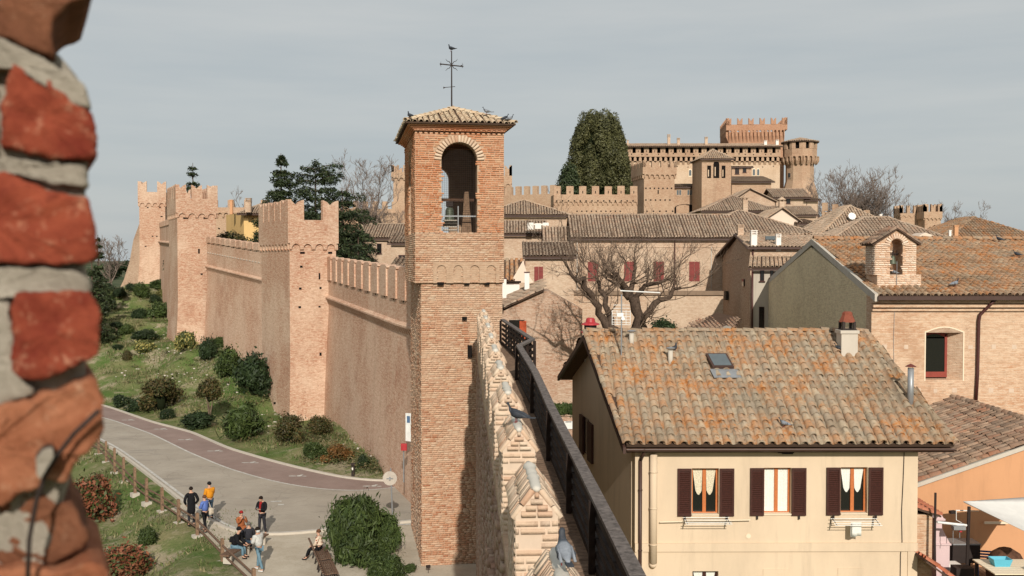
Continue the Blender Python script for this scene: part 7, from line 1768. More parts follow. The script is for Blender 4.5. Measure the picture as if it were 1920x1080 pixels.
# left distance: tower and walls behind the cedars
w5t, *_ = sq_tower('pale brick tower with swallowtail merlons left of the bell tower', 738, 790, 190, 6, 310, 323, 333, 339, 430, m_castle, 5, 4, 3, 3, 0, 'wall_tower', .62, out=.35)
w6t = thing('merlon_wall', 'distant merlon wall seen between cedars and bell tower', 'wall', (P(700, 400, 185).x, 185, -4))
a, b_ = P(625, 400, 185), P(745, 400, 188); merlon_wall(w6t, (a.x, a.y), (b_.x, b_.y), -6, z(391, 186), z(377, 186), 7, m_castle, 1.0, 'flat', .55)
mb = MB(); arch_band(mb, a, b_, z(398, 186), z(408, 186), 13, V(0, -.3, 0)); mb.build('arched_corbels', m_castle, w6t)
w7t = thing('merlon_wall', 'distant merlon wall behind the yellow house', 'wall', (P(440, 400, 160).x, 160, -4))
a, b_ = P(396, 400, 160), P(500, 400, 160); merlon_wall(w7t, (a.x, a.y), (b_.x, b_.y), -6, z(389, 160), z(375, 160), 4, m_castle, 1.0, 'flat', .36)
mb = MB(); arch_band(mb, a, b_, z(398, 160), z(410, 160), 9, V(0, -.3, 0)); mb.build('arched_corbels', m_castle, w7t)
# right distance
w8t = thing('merlon_wall', 'descending town wall with separate merlons right of the castle', 'wall', (P(1590, 400, 175).x, 175, -4))
a, b_ = P(1541, 400, 176), P(1630, 400, 172); merlon_wall(w8t, (a.x, a.y), (b_.x, b_.y), -6, z(396, 176), z(380, 176), 5, m_castle, 1.0, 'flat', .52, z1=z(412, 172))
w9t, *_ = sq_tower('brick wall tower with swallowtail merlons at the right horizon', 1733, 1763, 170, 3, 383, 397, 409, 413, 440, m_castle, 4, 4, 3, 3, 0, 'wall_tower', .62, grp=None, out=.2)
w9b, *_ = sq_tower('open backed lower half of the right horizon tower with thin merlons', 1688, 1728, 173, 3, 385, 400, 404, 408, 440, m_castle, 4, 3, 4, 3, 0, 'wall_tower', .36, out=.1)
# left houses
yh = house('yellow_house', 'yellow plastered house with a low overhanging roof behind the town wall', 457, 520, 396, 128, 8, 1.1, -6, 0, 'hip', m_yellow, m_t_old, sp=.3, ov=1.0)
yg = MB(); yg.prism([V(yh.A.x-.02, yh.A.y+.1, -6), V(yh.A.x-.02, yh.A.y+.1, yh.zt-.1), V(P(424, 400, 137).x, 137, yh.zt-.1), V(P(424, 400, 137).x, 137, -6)], V(.3, .1, 0)); yg.build('side_wall', m_yellow, yh.t)
chimney('round topped brick chimney on the yellow house', 466, 370, 392, 126, 10, m_town, 'slots'); chimney('orange brick chimney left of the yellow house', 434, 374, 396, 130, 5, m_orange, 'plain')
lh1 = house('valley_house', 'pale house with a brown roof and one tall window right of the cedars', 676, 790, 446, 105, 9, 1.5, -7, 0, 'gx', m_town, m_t_old, sp=.28, frac=.5)
window(lh1, 711, 466, 9, 19, 'dark')
lh2 = house('valley_house', 'small pale house whose lean to roof touches the bell tower', 733, 800, 456, 98, 5, 1.0, -7, 0, 'shed', m_town, m_t_old, sp=.28); window(lh2, 754, 481, 14, 6, 'dark'); window(lh2, 745, 488, 5, 11, 'shutter')
lh3 = house('valley_house', 'tiny cream house with a square red shutter between the cedars and the far wall', 678, 703, 415, 150, 5, .8, -4, 0, 'gx', m_trim, m_t_old, sp=.3); window(lh3, 691, 422, 9, 6, 'shutter')
lh4 = house('valley_house', 'low shed roof in front of the short wall beside the bell tower', 735, 775, 508, 68, 5, .7, -10, 0, 'shed', m_town, m_t_town, sp=.27)
# ================================================================ VEGETATION
BL = [(243, 548, 19, 18, 'dark', 'round dark bush at the foot of the sloping buttress'), (222, 562, 24, 24, 'dark', 'dark bush left of the buttress foot, in shade'), (274, 533, 22, 15, 'variegated', 'small yellow green bush highest on the bank under the farthest tower'),
 (261, 564, 31, 32, 'green', 'rounded green bush below the yellow green one on the upper bank'), (297, 546, 37, 23, 'green', 'wide green bush touching the base of the farthest tower'), (306, 561, 25, 20, 'variegated', 'bright yellow variegated bush at the left edge of the second tower'),
 (288, 572, 22, 20, 'dark', 'small dark bush just left of the bright yellow one'), (299, 600, 46, 36, 'green', 'large green bush pressed against the left edge of the second tower'), (259, 601, 27, 23, 'dark', 'clipped dark round bush alone on the upper grass'),
 (235, 636, 30, 24, 'green', 'green bush by the leftmost small tree on the bank'), (267, 643, 46, 26, 'dark', 'broad dark bush above the yellow patchy one'), (267, 671, 37, 32, 'variegated', 'yellow patchy bush in the middle of the upper bank'),
 (218, 661, 22, 14, 'dark', 'low dark bush at the left end of the bank'), (238, 680, 20, 26, 'bronze', 'brownish bush beside the low dark bush'), (343, 664, 38, 46, 'variegated', 'tall variegated bush by the second tower corner'),
 (381, 649, 37, 28, 'bronze', 'bronze bush against the curtain wall'), (388, 684, 34, 50, 'dark', 'upright dark bush below the bronze one at the curtain wall'), (420, 656, 42, 24, 'spiky', 'feathery olive shrub against the curtain wall'),
 (425, 718, 54, 64, 'green', 'large loose green bush left of the tallest one'), (470, 758, 62, 92, 'dark', 'tallest dense green bush touching the large tower'), (294, 778, 84, 72, 'bronze', 'big brown green bush by the footpath bend'),
 (222, 768, 36, 28, 'dark', 'left part of the low hedge above the footpath'), (256, 776, 38, 28, 'dark', 'right part of the low hedge above the footpath'), (312, 789, 28, 23, 'dark', 'small round dark bush right of the big brown green one'),
 (368, 807, 66, 34, 'dark', 'long low dark bush under the little tree'), (455, 829, 70, 76, 'spiky', 'arching bamboo like shrub left of the large tower foot'), (545, 842, 60, 66, 'bronze', 'tall bronze shrub at the foot of the large tower'),
 (594, 824, 50, 46, 'bronze', 'bronze shrub between large tower and long wall'), (588, 865, 42, 38, 'green', 'green bush below the bronze shrubs'), (630, 874, 54, 38, 'orange', 'orange tinged bush on the lower bank'), (680, 885, 24, 33, 'dark', 'last small dark bush on the bank before the bell tower'),
 (155, 987, 100, 98, 'red', 'round red leaved bush on the lawn behind the brick edge'), (215, 1100, 105, 82, 'red', 'second red leaved bush at the bottom of the lawn'), (275, 1036, 34, 44, 'green', 'small sparse green shrub on the lawn right of the red bushes'),
 (1245, 622, 56, 42, 'dark', None)]
for i, (cx, by_, wpx_, hpx_, kd, lab) in enumerate(BL):
    if lab is None: continue
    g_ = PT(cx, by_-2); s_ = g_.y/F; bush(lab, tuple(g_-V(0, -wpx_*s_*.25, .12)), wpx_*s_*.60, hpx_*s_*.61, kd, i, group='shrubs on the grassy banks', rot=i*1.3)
g_ = PT(393, 795); s_ = g_.y/F; bush('little tree with a bare pale trunk and brown crown on the bank', tuple(g_), 27*s_, 32*s_, 'tree', 1, 'tree', 'small_tree', lift=36*s_)
g_ = PT(219, 625); s_ = g_.y/F; bush('small flat topped tree with a short trunk at the left of the upper bank', tuple(g_), 13*s_, 8*s_, 'dark', 1, 'tree', 'small_tree', lift=9*s_)
g_ = P(1245, 622, 57.5); bush('dark green shrub behind the house ridge under the bare tree', tuple(g_-V(0, 0, .6)), .95, .85, 'dark', 2)
a = V(-6.5, 41.7, RZ-.45); bush('big dense oleander bush beside the slatted bench', tuple(a), 1.30, 2.30, 'oleander', 0, rot=.3); bush('slender oleander growing out behind the big one toward the round sign', (-5.35, 42.3, RZ-.3), .72, 1.45, 'oleander', 1); bush('low oleander in front of the big one at the bottom edge', (-4.95, 38.4, RZ-.3), .85, 1.0, 'oleander', 2)
bush('low weeds at the foot of the bell tower', (-4.1, 40.0, RZ-.1), .30, .28, 'green', 2, 'weeds', 'weed_clump')
for k in range(7): g_ = P(1036+k*7.5, 776, 51.4); bush(('clipped green hedge plant, number %s from the left beside the cream house' % ('one', 'two', 'three', 'four', 'five', 'six', 'seven')[k]), (g_.x, g_.y, g_.z-.1), .42, .42, 'green', k, 'hedge', 'hedge_plant', 'hedge left of the cream house')
# low weeds and undergrowth on the bank, along the wall foot and round the shrubs
gw_ = np.random.default_rng(77); cs_ = []; os_ = []
for k in range(230):
    if k < 120: bx_ = random.choice([b_ for b_ in BL if b_[5] and b_[1] < 890]); px, py = bx_[0]+random.gauss(0, bx_[2]*.55), bx_[1]+random.gauss(-2, 6)
    elif k < 170: f_ = random.random(); px, py = 500+f_*225+random.gauss(0, 5), 790+f_*95+random.gauss(0, 7)
    else: px, py = random.uniform(205, 480), random.uniform(600, 770)
    g_ = PT(px, py)
    if abs(g_.z-(RZ-.06)) < .05: continue
    n_ = int(gw_.integers(40, 130)); r_ = gw_.uniform(.25, .75); q_ = gw_.normal(size=(n_, 3))*np.array([r_, r_, r_*.35]); q_[:, 2] = np.abs(q_[:, 2])
    cs_.append(q_+np.array(g_)); os_.append(np.tile([0, -.2, 1.], (n_, 1)))
cc_ = np.concatenate(cs_); v, f = leafcloud(cc_, .17, gw_, np.concatenate(os_), 3.0, 1.1)
wm_ = leafmat('weed_leaf', (.06, .085, .025), (.13, .14, .045), (.20, .15, .07)); link('undergrowth', npmesh('undergrowth', v, f, wm_))['kind'] = 'stuff'
# conifers behind the town wall
def con(name, lab, px, ytop, Y, zb, R, seed, **k):
    b_ = P(px, 487, Y); conifer(name, lab, (b_.x, Y, zb), z(ytop, Y)-zb, R, seed, **k)
con('spruce_tree', 'dark pointed spruce at the left of the evergreen group', 528, 288, 106, -6, 5.2, 1, tiers=34, dens=60, leaf=.34, power=.8, droop=-.2)
con('cedar_tree', 'cedar with flat spreading branches right of the pointed spruce', 592, 304, 108, -6, 6.6, 2, tiers=19, dens=66, leaf=.32, power=.25, droop=-.05)
con('cedar_tree', 'low drooping cedar behind the right edge of the large tower', 642, 352, 100, -7, 5.8, 3, tiers=17, dens=70, leaf=.32, power=.5, droop=-.25)
con('cedar_tree', 'lowest wide evergreen above the long wall merlons', 672, 420, 90, -7.5, 3.2, 9, tiers=10, dens=70, leaf=.30, power=.5, droop=-.3)
con('spruce_tree', 'small spruce top rising behind the second tower', 363, 306, 130, -3, 3.6, 4, tiers=18, dens=42, leaf=.40, power=.75)
con('cedar_tree', 'dark evergreen sprays in front of the yellow house', 486, 410, 108, -6, 3.0, 5, tiers=12, dens=60, leaf=.32, droop=-.2)
b_ = P(432, 458, 112); bush('olive green bushy tree top behind the scalloped wall', (b_.x, 112, b_.z-1.6), 2.6, 2.0, 'bronze', 1, 'tree', 'bushy_tree')
for (px, yt, Y, zb_, R, sd, lab) in ((184, 440, 120, -14, 3.2, 6, 'dark conifer at the left beside the brick edge'), (172, 470, 110, -14, 3.6, 8, 'second dark conifer half hidden by the brick edge'), (198, 520, 128, -13, 3.0, 16, 'short dark conifer below the bare tree')): con('conifer_tree', lab, px, yt, Y, zb_, R, sd, tiers=20, dens=40, leaf=.42)
for k, (px, py, w_, h_) in enumerate(((214, 524, 40, 40), (236, 512, 30, 30), (205, 560, 36, 36), (196, 590, 40, 44), (212, 600, 26, 26))):
    Y = 170 if k < 2 else 135; b_ = P(px, py, Y); s_ = Y/F; bush(('dark wooded tree crown below the left horizon', 'tree crown touching the buttress below the horizon', 'dark tree left of the buttress, upper', 'dark tree left of the upper bank, largest', 'dark tree left of the upper bank, smallest')[k], (b_.x, Y, b_.z), w_*s_*.55, h_*s_*.5, 'dark', k, 'tree', 'bushy_tree')
# the big evergreen
def mass(name, lab, px, Y, zb_, prof, seed, n, leaf, mat):
    c = P(px, 487, Y); g = np.random.default_rng(seed); t = thing(name, lab, 'tree', (c.x, Y, zb_)); H = prof[-1][0]
    hs_ = np.array([p_[0] for p_ in prof]); rs_ = np.array([p_[1] for p_ in prof]); nl = 300
    lh = g.random(nl)**.75*H*.985; la = g.random(nl)*2*np.pi; lr = np.interp(lh, hs_, rs_); ls = .8+.7*g.random(nl)
    k = g.integers(0, nl, n); d = rand_dirs(n, g); d[:, 2] = d[:, 2]*.9+.25; d /= np.linalg.norm(d, axis=1, keepdims=True)
    L = np.stack([np.cos(la)*(lr-ls*.5), np.sin(la)*(lr-ls*.42), lh], 1)[k]
    p_ = L+d*(ls[k]*(.75+.3*g.random(n)))[:, None]*np.array([1, 1, 1.7]); v, f = leafcloud(p_, leaf, g, d, 2.0, .8)
    link('crown', npmesh('crown', v, f, mat), t); mb = MB(); rg = []
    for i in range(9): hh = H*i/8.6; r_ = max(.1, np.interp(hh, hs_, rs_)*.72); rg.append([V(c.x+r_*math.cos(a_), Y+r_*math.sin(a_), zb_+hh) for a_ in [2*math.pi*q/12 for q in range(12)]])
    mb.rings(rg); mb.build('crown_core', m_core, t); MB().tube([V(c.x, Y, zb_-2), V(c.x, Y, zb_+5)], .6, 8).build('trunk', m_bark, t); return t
zt_ = z(210, 192)-0
mass('evergreen_tree', 'huge rounded dark evergreen towering behind the square merlon wall', 1121, 192, 0, [(0, 5.6), (8, 6.5), (14, 6.4), (18, 5.8), (21.5, 4.9), (24, 4.2), (26, 3.4), (27.0, 2.0)], 11, 90000, .40, m_lf_con2)
mass('evergreen_tree', 'lower evergreen shoulder at the left of the huge one', 1068, 188, 0, [(0, 4.5), (7, 4.2), (13, 2.4), (16.5, .8)], 12, 14000, .42, m_lf_con)
# bare trees
def bt_(lab, px, ytop, Y, zb_, spread, seed, **k): c = P(px, 487, Y); auto_tree('bare_tree', lab, (c.x, Y, zb_), z(ytop, Y)-zb_, spread, seed, group='bare winter trees', **k)
bt_('bare grey tree between the cedars and the bell tower', 690, 303, 150, -1, 5.0, 21, nl=8, tr=.05, density=4, twig=2.2)
bt_('reddish bare shrub tree beside the pale tower', 728, 368, 140, 0, 2.6, 22, nl=6, tr=.04, density=3, twig=1.2)
bt_('large fan shaped bare tree right of the castle', 1608, 326, 200, 0, 7.0, 23, nl=15, tr=.065, density=9, twig=2.7)
bt_('bare tree between castle tower and the large fan shaped one', 1560, 348, 196, 0, 4.5, 24, nl=7, tr=.06, density=4, twig=2.2)
bt_('low bare tree right of the fan shaped one', 1672, 372, 195, 0, 4.5, 25, nl=7, tr=.06, density=4, twig=2.0)
bt_('faint bare tree beyond the right horizon tower', 1795, 404, 190, 0, 4.5, 26, nl=8, tr=.05, density=4, twig=1.8)
bt_('small twisted bare tree at the left horizon', 207, 458, 160, -6, 3.0, 27, nl=6, tr=.06, density=3, twig=1.5)
bt_('thin bare tree tops behind the yellow house', 440, 366, 165, -2, 3.0, 28, nl=6, tr=.04, density=3, twig=1.5)
bt_('faint bare tree top left of the huge evergreen', 1048, 330, 205, 0, 3.6, 29, nl=6, tr=.05, density=3, twig=1.6)
# pollarded tree in the middle
Q = lambda px, py, Y=57.: P(px, py, Y)
limbs = [([Q(1206, 690), Q(1204, 624), Q(1191, 596), Q(1181, 556)], .42, .26, 2), ([Q(1181, 558), Q(1166, 532, 56.7), Q(1149, 511, 56)], .23, .11, 13), ([Q(1181, 556), Q(1188, 524, 57.5), Q(1190, 492, 58)], .18, .07, 12), ([Q(1184, 566), Q(1208, 538, 56.4), Q(1247, 525, 55.5)], .18, .08, 12),
 ([Q(1202, 606), Q(1230, 568, 57.5), Q(1260, 552, 58), Q(1277, 540, 58.5)], .22, .08, 12)]
bare_tree('bare_tree', 'old pollarded bare tree with thick forked trunk behind the house ridge', tuple(Q(1206, 690)), limbs, m_twig, m_bark, 31, 5, 1.0, 1.25, .45, 'bare winter trees', tr=.017)
limbs = [([Q(1152, 690, 55), Q(1149, 621, 55), Q(1124, 588, 55), Q(1108, 554, 54.6), Q(1088, 527, 54), Q(1069, 510, 53.5)], .29, .09, 18), ([Q(1149, 624, 55), Q(1141, 582, 55.5), Q(1130, 549, 56), Q(1119, 524, 56.4)], .22, .09, 12)]
bare_tree('bare_tree', 'leaning bare tree with two dark limbs left of the pollarded one', tuple(Q(1152, 690, 55)), limbs, m_twig, m_bark, 32, 5, 1.0, 1.3, .4, 'bare winter trees', tr=.017)
# ================================================================ STREET THINGS
sp_ = PG(737, 994, RZ); rs_ = thing('road_sign', 'round road sign seen from its pale back on a thin grey post', 'road sign', tuple(sp_)); tp = P(731, 878, sp_.y)
MB().tube([sp_, V(sp_.x-.10, sp_.y, tp.z)], .035, 8).build('post', m_galv, rs_)
dc = P(731, 897, sp_.y-.06); mb = MB(); mb.rings([[dc+V(.33*math.cos(a_), o_+.06*math.cos(a_)*0, .33*math.sin(a_)) for a_ in [2*math.pi*q/24 for q in range(24)]] for o_ in (0, .02)]); mb.build('disc', m_disc, rs_)
mb = MB(); mb.box(dc-V(0, .02, 0), .30, .03, .04); mb.box(dc+V(0, -.03, .0), .07, .05, .16); mb.build('bracket', m_galv, rs_)
lp_ = PT(662, 893); bo = thing('path_lamp', 'black square path light on the grass verge', 'lamp', tuple(lp_)); s_ = lp_.y/F
mb = MB(); mb.box(lp_+ZUP*.32, .18, .16, .75); mb.build('post', m_iron, bo); mb = MB(); mb.box(lp_+V(.02, -.05, .72), .26, .22, .08); mb.build('lamp_head', m_iron, bo); mb = MB(); mb.box(lp_+V(-.02, -.09, .45), .08, .02, .14); mb.build('notice', m_white, bo)
q_ = P(757, 904, 50.5); rs2 = thing('call_box', 'small red box on a grey pole at the foot of the long wall', 'sign', tuple(q_)); MB().tube([q_, P(757, 845, 50.5)], .03, 8).build('post', m_galv, rs2); mb = MB(); mb.box(P(757.5, 838, 50.4), .30, .18, .34); mb.build('box', m_red, rs2)
q_ = P(766, 801, 50.6); pn_ = thing('information_panel', 'tall narrow white and blue information panel beside the bell tower', 'sign', tuple(q_)); mb = MB(); mb.box(q_, .34, .04, 1.42, -.5); mb.build('panel', m_white_m, pn_)
mb = MB(); mb.box(q_+V(0, -.03, .40), .18, .02, .34, -.5); mb.build('printed_picture', plain('blue_print', (.08, .14, .24), .6, .2), pn_)
q_ = P(803, 1062, 39.8); mb = MB(); mb.box(q_, .16, .10, .10, .4); mb.tube([q_, q_-ZUP*.35], .012, 5); mb.build('garden_spotlight', m_iron, None, loc=tuple(q_), label='small black spotlight on a spike at the tower foot', cat='lamp')
# slatted benches
def bench(lab, c, ang):
    t = thing('slatted_bench', lab, 'bench', tuple(c), 'slatted benches by the oleander'); u = V(math.cos(ang), math.sin(ang), 0); w = V(-u.y, u.x, 0); L = 1.75
    prof = [(.50, .40), (.42, .43), (.34, .43), (.26, .42), (.18, .41), (.10, .40), (.02, .41), (-.05, .46), (-.09, .54), (-.12, .62), (-.15, .70), (-.18, .78), (-.21, .85)]
    for x, zz in prof: mb = MB(); mb.box3(c-u*L/2+w*(x-.03)+ZUP*(zz-.02), u*L, w*.06, ZUP*.035); mb.build('slat', m_bench, t)
    for s_ in (-.82, 0, .82):
        mb = MB(); mb.tube([c+u*s_+w*.48+ZUP*0, c+u*s_+w*.46+ZUP*.37, c+u*s_+w*.02+ZUP*.36, c+u*s_-w*.20+ZUP*.86], .03, 6); mb.tube([c+u*s_+w*.02+ZUP*.36, c+u*s_-w*.06], .03, 6); mb.build('leg', m_iron, t)
    return t
ba = math.atan2(-1, .32)+math.pi; bench('slatted timber bench on which the woman in the floral coat sits', V(-8.05, 41.0, RZ), ba+math.pi-0); bench('slatted timber bench cut by the bottom edge beside the oleander', V(-7.45, 39.1, RZ), ba+math.pi)
sb = thing('low_bench', 'low plain bench hidden behind the seated group by the fence', 'bench', (-11.1, 41.6, RZ)); mb = MB(); mb.box(V(-11.35, 42.4, RZ+.40), .42, 3.4, .06, -.25); mb.build('seat', m_bench, sb)
for k in (-1.4, 0, 1.4): mb = MB(); mb.box(V(-11.35+k*.25, 42.4+k, RZ+.19), .36, .10, .38, -.25); mb.build('leg', m_conc, sb)
# ================================================================ PEOPLE
m_skin = plain('skin', (.50, .29, .20), .6, .3, var=.05)
def cloth(n, c, **k): return plain('cloth_'+n, c, .9, .1, sc=k.get('sc', 12), var=k.get('var', .2))
c_black = cloth('black', (.012, .012, .014)); c_navy = cloth('charcoal', (.03, .03, .036)); c_orange = cloth('orange', (.62, .25, .02)); c_blue = cloth('blue', (.10, .16, .42)); c_jean = cloth('jeans', (.13, .22, .28)); c_djean = cloth('dark_jeans', (.03, .05, .075)); c_brown = cloth('rust', (.30, .10, .04)); c_grey = cloth('light_grey', (.50, .50, .48)); c_cream = cloth('cream', (.55, .48, .38)); c_redc = cloth('red', (.26, .02, .02)); c_hair = cloth('dark_hair', (.018, .012, .009)); c_hairb = cloth('brown_hair', (.12, .055, .03)); c_hairg = cloth('grey_hair', (.12, .11, .10)); c_shoe = cloth('white_shoe', (.6, .6, .58))
m_flor, nt, b = newmat('floral_cloth', .9, .1); vr = nt.nodes.new('ShaderNodeTexVoronoi'); vr.inputs['Scale'].default_value = 11; nt.links.new(pos(nt), vr.inputs['Vector'])
c = mixc(nt, mth(nt, 'GREATER_THAN', vr.outputs['Distance'], .33), (.28, .04, .02), (.62, .50, .38)); c = mixc(nt, mth(nt, 'LESS_THAN', vr.outputs['Distance'], .14), c, (.04, .03, .02)); nt.links.new(c, b.inputs['Base Color'])
def skin(name, V_, E_, mat, parent, root=0, sub=1):
    keys = list(V_); me = bpy.data.meshes.new(name); me.from_pydata([tuple(V_[k][0]) for k in keys], [(keys.index(a), keys.index(b_)) for a, b_ in E_], [])
    me.materials.append(mat); o = link(name, me, parent); o.modifiers.new('Skin', 'SKIN').use_smooth_shade = True
    for i, k in enumerate(keys):
        r = V_[k][1]; r = r if isinstance(r, tuple) else (r, r); me.skin_vertices[0].data[i].radius = r; me.skin_vertices[0].data[i].use_root = (i == root)
    if sub: s = o.modifiers.new('Sub', 'SUBSURF'); s.levels = sub; s.render_levels = sub
    return o
def person(label, loc, face, pose='stand', coat=c_black, legs=c_navy, hair=c_hair, shoe=c_black, coatlen=.0, hood=False, cap=None, arms='down', H=1.74, lean=0., stride=0., hairlong=False, headdown=.0, bag=None, scarf=None, group='people by the road', puffy=1.):
    t = thing('person', label, 'person', loc, group); t.rotation_euler = (0, 0, face); t.scale = (H/1.74,)*3
    sit = pose == 'sit'; hz_ = .50 if sit else .93; ly = .0
    hip = V(0, 0, hz_); ch = V(0, .02+lean*.30, hz_+.33); nk = V(0, .03+lean*.5, hz_+.55); hd = V(0, .06+lean*.58+headdown*.06, hz_+.68-headdown*.02); ht_ = hd+V(0, .0, .09)
    J = {'hip': hip, 'ch': ch, 'nk': nk, 'hd': hd, 'ht': ht_}
    for s, sx in (('l', -1), ('r', 1)):
        if sit: J['kn'+s] = V(sx*.11, .44, .47); J['an'+s] = V(sx*.12, .44+.12*stride, .09); J['to'+s] = V(sx*.13, .62+.12*stride, .03)
        else: st = stride*sx; J['kn'+s] = V(sx*.10, .03+st*.16, .50); J['an'+s] = V(sx*.11, -.02+st*.30, .085); J['to'+s] = V(sx*.13, .17+st*.30, .03)
        sh = nk+V(sx*.19, -.01, -.06); J['sh'+s] = sh
        if arms == 'down': J['el'+s] = sh+V(sx*.06, -.02, -.28); J['wr'+s] = sh+V(sx*.06, .06, -.53)
        elif arms == 'pocket': J['el'+s] = sh+V(sx*.11, -.06, -.27); J['wr'+s] = sh+V(sx*.02, .08, -.46)
        elif arms == 'front': J['el'+s] = sh+V(sx*.04, .06, -.28); J['wr'+s] = sh+V(-sx*.12, .26, -.22)
        elif arms == 'face': J['el'+s] = sh+V(sx*.02, .18, -.20); J['wr'+s] = sh+V(-sx*.10, .28, .02)
        elif arms == 'lap': J['el'+s] = sh+V(sx*.05, .08, -.27); J['wr'+s] = sh+V(-sx*.06, .30, -.38)
        d_ = (J['wr'+s]-J['el'+s]).normalized(); J['ha'+s] = J['wr'+s]+d_*.07; J['hd_'+s] = d_
    Vb = {'hip': (hip, .10), 'ch': (ch, (.12, .10)), 'nk': (nk, .05), 'hd': (hd, (.072, .085)), 'ht': (ht_, (.062, .072))}; Eb = [('hip', 'ch'), ('ch', 'nk'), ('nk', 'hd'), ('hd', 'ht')]
    for s in 'lr':
        Vb.update({'sh'+s: (J['sh'+s], .05), 'el'+s: (J['el'+s], .038), 'wr'+s: (J['wr'+s], .026), 'ha'+s: (J['ha'+s], (.036, .018)), 'kn'+s: (J['kn'+s], .055), 'an'+s: (J['an'+s], .036), 'to'+s: (J['to'+s], (.035, .025)), 'th'+s: (V(-.09 if s == 'l' else .09, .03, hz_-.05 if not sit else hz_), .08)})
        Eb += [('nk', 'sh'+s), ('sh'+s, 'el'+s), ('el'+s, 'wr'+s), ('wr'+s, 'ha'+s), ('hip', 'th'+s), ('th'+s, 'kn'+s), ('kn'+s, 'an'+s), ('an'+s, 'to'+s)]
        d_ = J['hd_'+s]; sd = d_.cross(V(0, 1, 0) if abs(d_.z) > .7 else ZUP).normalized(); cu_ = sd.cross(d_)
        for k in range(4):
            b0 = J['ha'+s]+sd*(k-1.5)*.019; Vb[f'f{k}{s}'] = (b0+d_*(.055+.008*(k in (1, 2))), .0085); Vb[f'g{k}{s}'] = (b0+d_*(.085+.01*(k in (1, 2)))+cu_*.02, .007); Eb += [('ha'+s, f'f{k}{s}'), (f'f{k}{s}', f'g{k}{s}')]
        Vb['t0'+s] = (J['wr'+s]+d_*.05-sd*.045+cu_*.01, .010); Eb.append(('wr'+s, 't0'+s))
    Vb['no'] = (hd+V(0, .088, .0), .011); Eb.append(('hd', 'no'))
    skin('body', Vb, Eb, m_skin, t)
    mb = MB()
    for sx in (-1, 1): mb.lathe(hd+V(sx*.028, .070, .025), [(.004, -.008), (.009, 0), (.004, .008)], 6)
    mb.build('eyes', m_dark, t, loc=None) if False else link('eyes', mb.mesh('eyes', m_dark), t)
    # coat
    p = .028*puffy; Vc = {'hip': (hip+V(0, 0, .0), (.165+p, .125+p)), 'ch': (ch, (.165+p, .125+p)), 'nk': (nk-V(0, 0, .055), (.10, .085))}; Ec = [('hip', 'ch'), ('ch', 'nk')]
    for s in 'lr': Vc.update({'sh'+s: (J['sh'+s], .062+p*.8), 'el'+s: (J['el'+s], .052+p*.7), 'wr'+s: (J['wr'+s], .040+p*.4)}); Ec += [('nk', 'sh'+s), ('sh'+s, 'el'+s), ('el'+s, 'wr'+s)]
    if coatlen: 
        if sit: Vc['sk'] = (V(0, .30, .50), (.20, .10)); Ec.append(('hip', 'sk'))
        else: Vc['sk'] = (V(0, 0, hz_-coatlen), (.20, .15)); Ec.append(('hip', 'sk'))
    skin('coat', Vc, Ec, coat, t)
    Vt = {'hip': (hip-V(0, 0, .0 if sit else .03), (.125, .11))}; Et = []
    for s in 'lr': Vt.update({'th'+s: (Vb['th'+s][0], .092), 'kn'+s: (J['kn'+s], .068), 'an'+s: (J['an'+s]+V(0, 0, .03), .056)}); Et += [('hip', 'th'+s), ('th'+s, 'kn'+s), ('kn'+s, 'an'+s)]
    skin('trousers', Vt, Et, legs, t)
    for s in 'lr': skin('shoe', {'a': (J['an'+s]-V(0, .03, .04), (.045, .04)), 'b': (J['to'+s]+V(0, .02, .005), (.045, .03))}, [('a', 'b')], shoe, t)
    q = hd+V(0, -.012, .055)
    def dome(nm, mat, r, cut, back=0., sc=1.):
        mb = MB(); rg = []
        for i in range(7): a_ = cut+(math.pi/2-cut)*i/6.001; rg.append([q+V(r*math.cos(a_)*math.cos(b_2)*.92, r*1.08*math.cos(a_)*math.sin(b_2)-back, r*1.05*math.sin(a_)) for b_2 in [2*math.pi*k/14 for k in range(14)]])
        mb.rings(rg); o = link(nm, mb.mesh(nm, mat, (0, 0, 0), True), t); return o
    dome('hair', hair, .098, -.25, .012)
    if hairlong: skin('hair', {'a': (hd+V(0, -.05, .05), .085), 'b': (nk+V(0, -.07, .03), (.085, .05)), 'c': (ch+V(0, -.11, .08), (.07, .035))}, [('a', 'b'), ('b', 'c')], hair, t)
    else: skin('hair', {'a': (hd+V(0, -.035, .06), .082), 'b': (hd+V(0, -.055, -.02), (.065, .045))}, [('a', 'b')], hair, t)
    if cap: dome('cap', cap, .108, .05, .005)
    if hood: skin('hood', {'a': (hd+V(0, -.03, .08), (.105, .11)), 'b': (nk+V(0, -.05, .03), (.12, .10))}, [('a', 'b')], coat, t)
    if scarf: skin('scarf', {'a': (nk+V(0, .02, .0), (.085, .075)), 'b': (nk+V(.0, .12, -.08), (.06, .03)), 'c': (nk+V(.0, .16, -.42), (.05, .022))}, [('a', 'b'), ('b', 'c')], scarf, t)
    if bag == 'tote': 
        mb = MB(); c_ = V(.26, -.02, hz_+.02); mb.rings([[c_+V(x*.07*k, y*.19*k, zz) for x, y in ((-1, -1), (1, -1), (1, 1), (-1, 1))] for k, zz in ((.8, -.17), (1.05, -.10), (1, .08), (.7, .15))]); mb.tube([c_+V(0, -.12, .12), J['shr']+V(.03, 0, .06), c_+V(0, .12, .12)], .014, 6); link('tote_bag', mb.mesh('tote_bag', c_cream), t)
    if bag == 'pack': skin('backpack', {'a': (ch+V(0, -.20, .10), (.13, .09)), 'b': (ch+V(0, -.22, -.18), (.15, .11))}, [('a', 'b')], c_black, t)
    if bag == 'phone': mb = MB(); mb.box((J['hal']+J['har'])/2+V(0, .03, .03), .07, .012, .14); link('phone', mb.mesh('phone', m_glass2), t)
    return t
R_ = math.radians
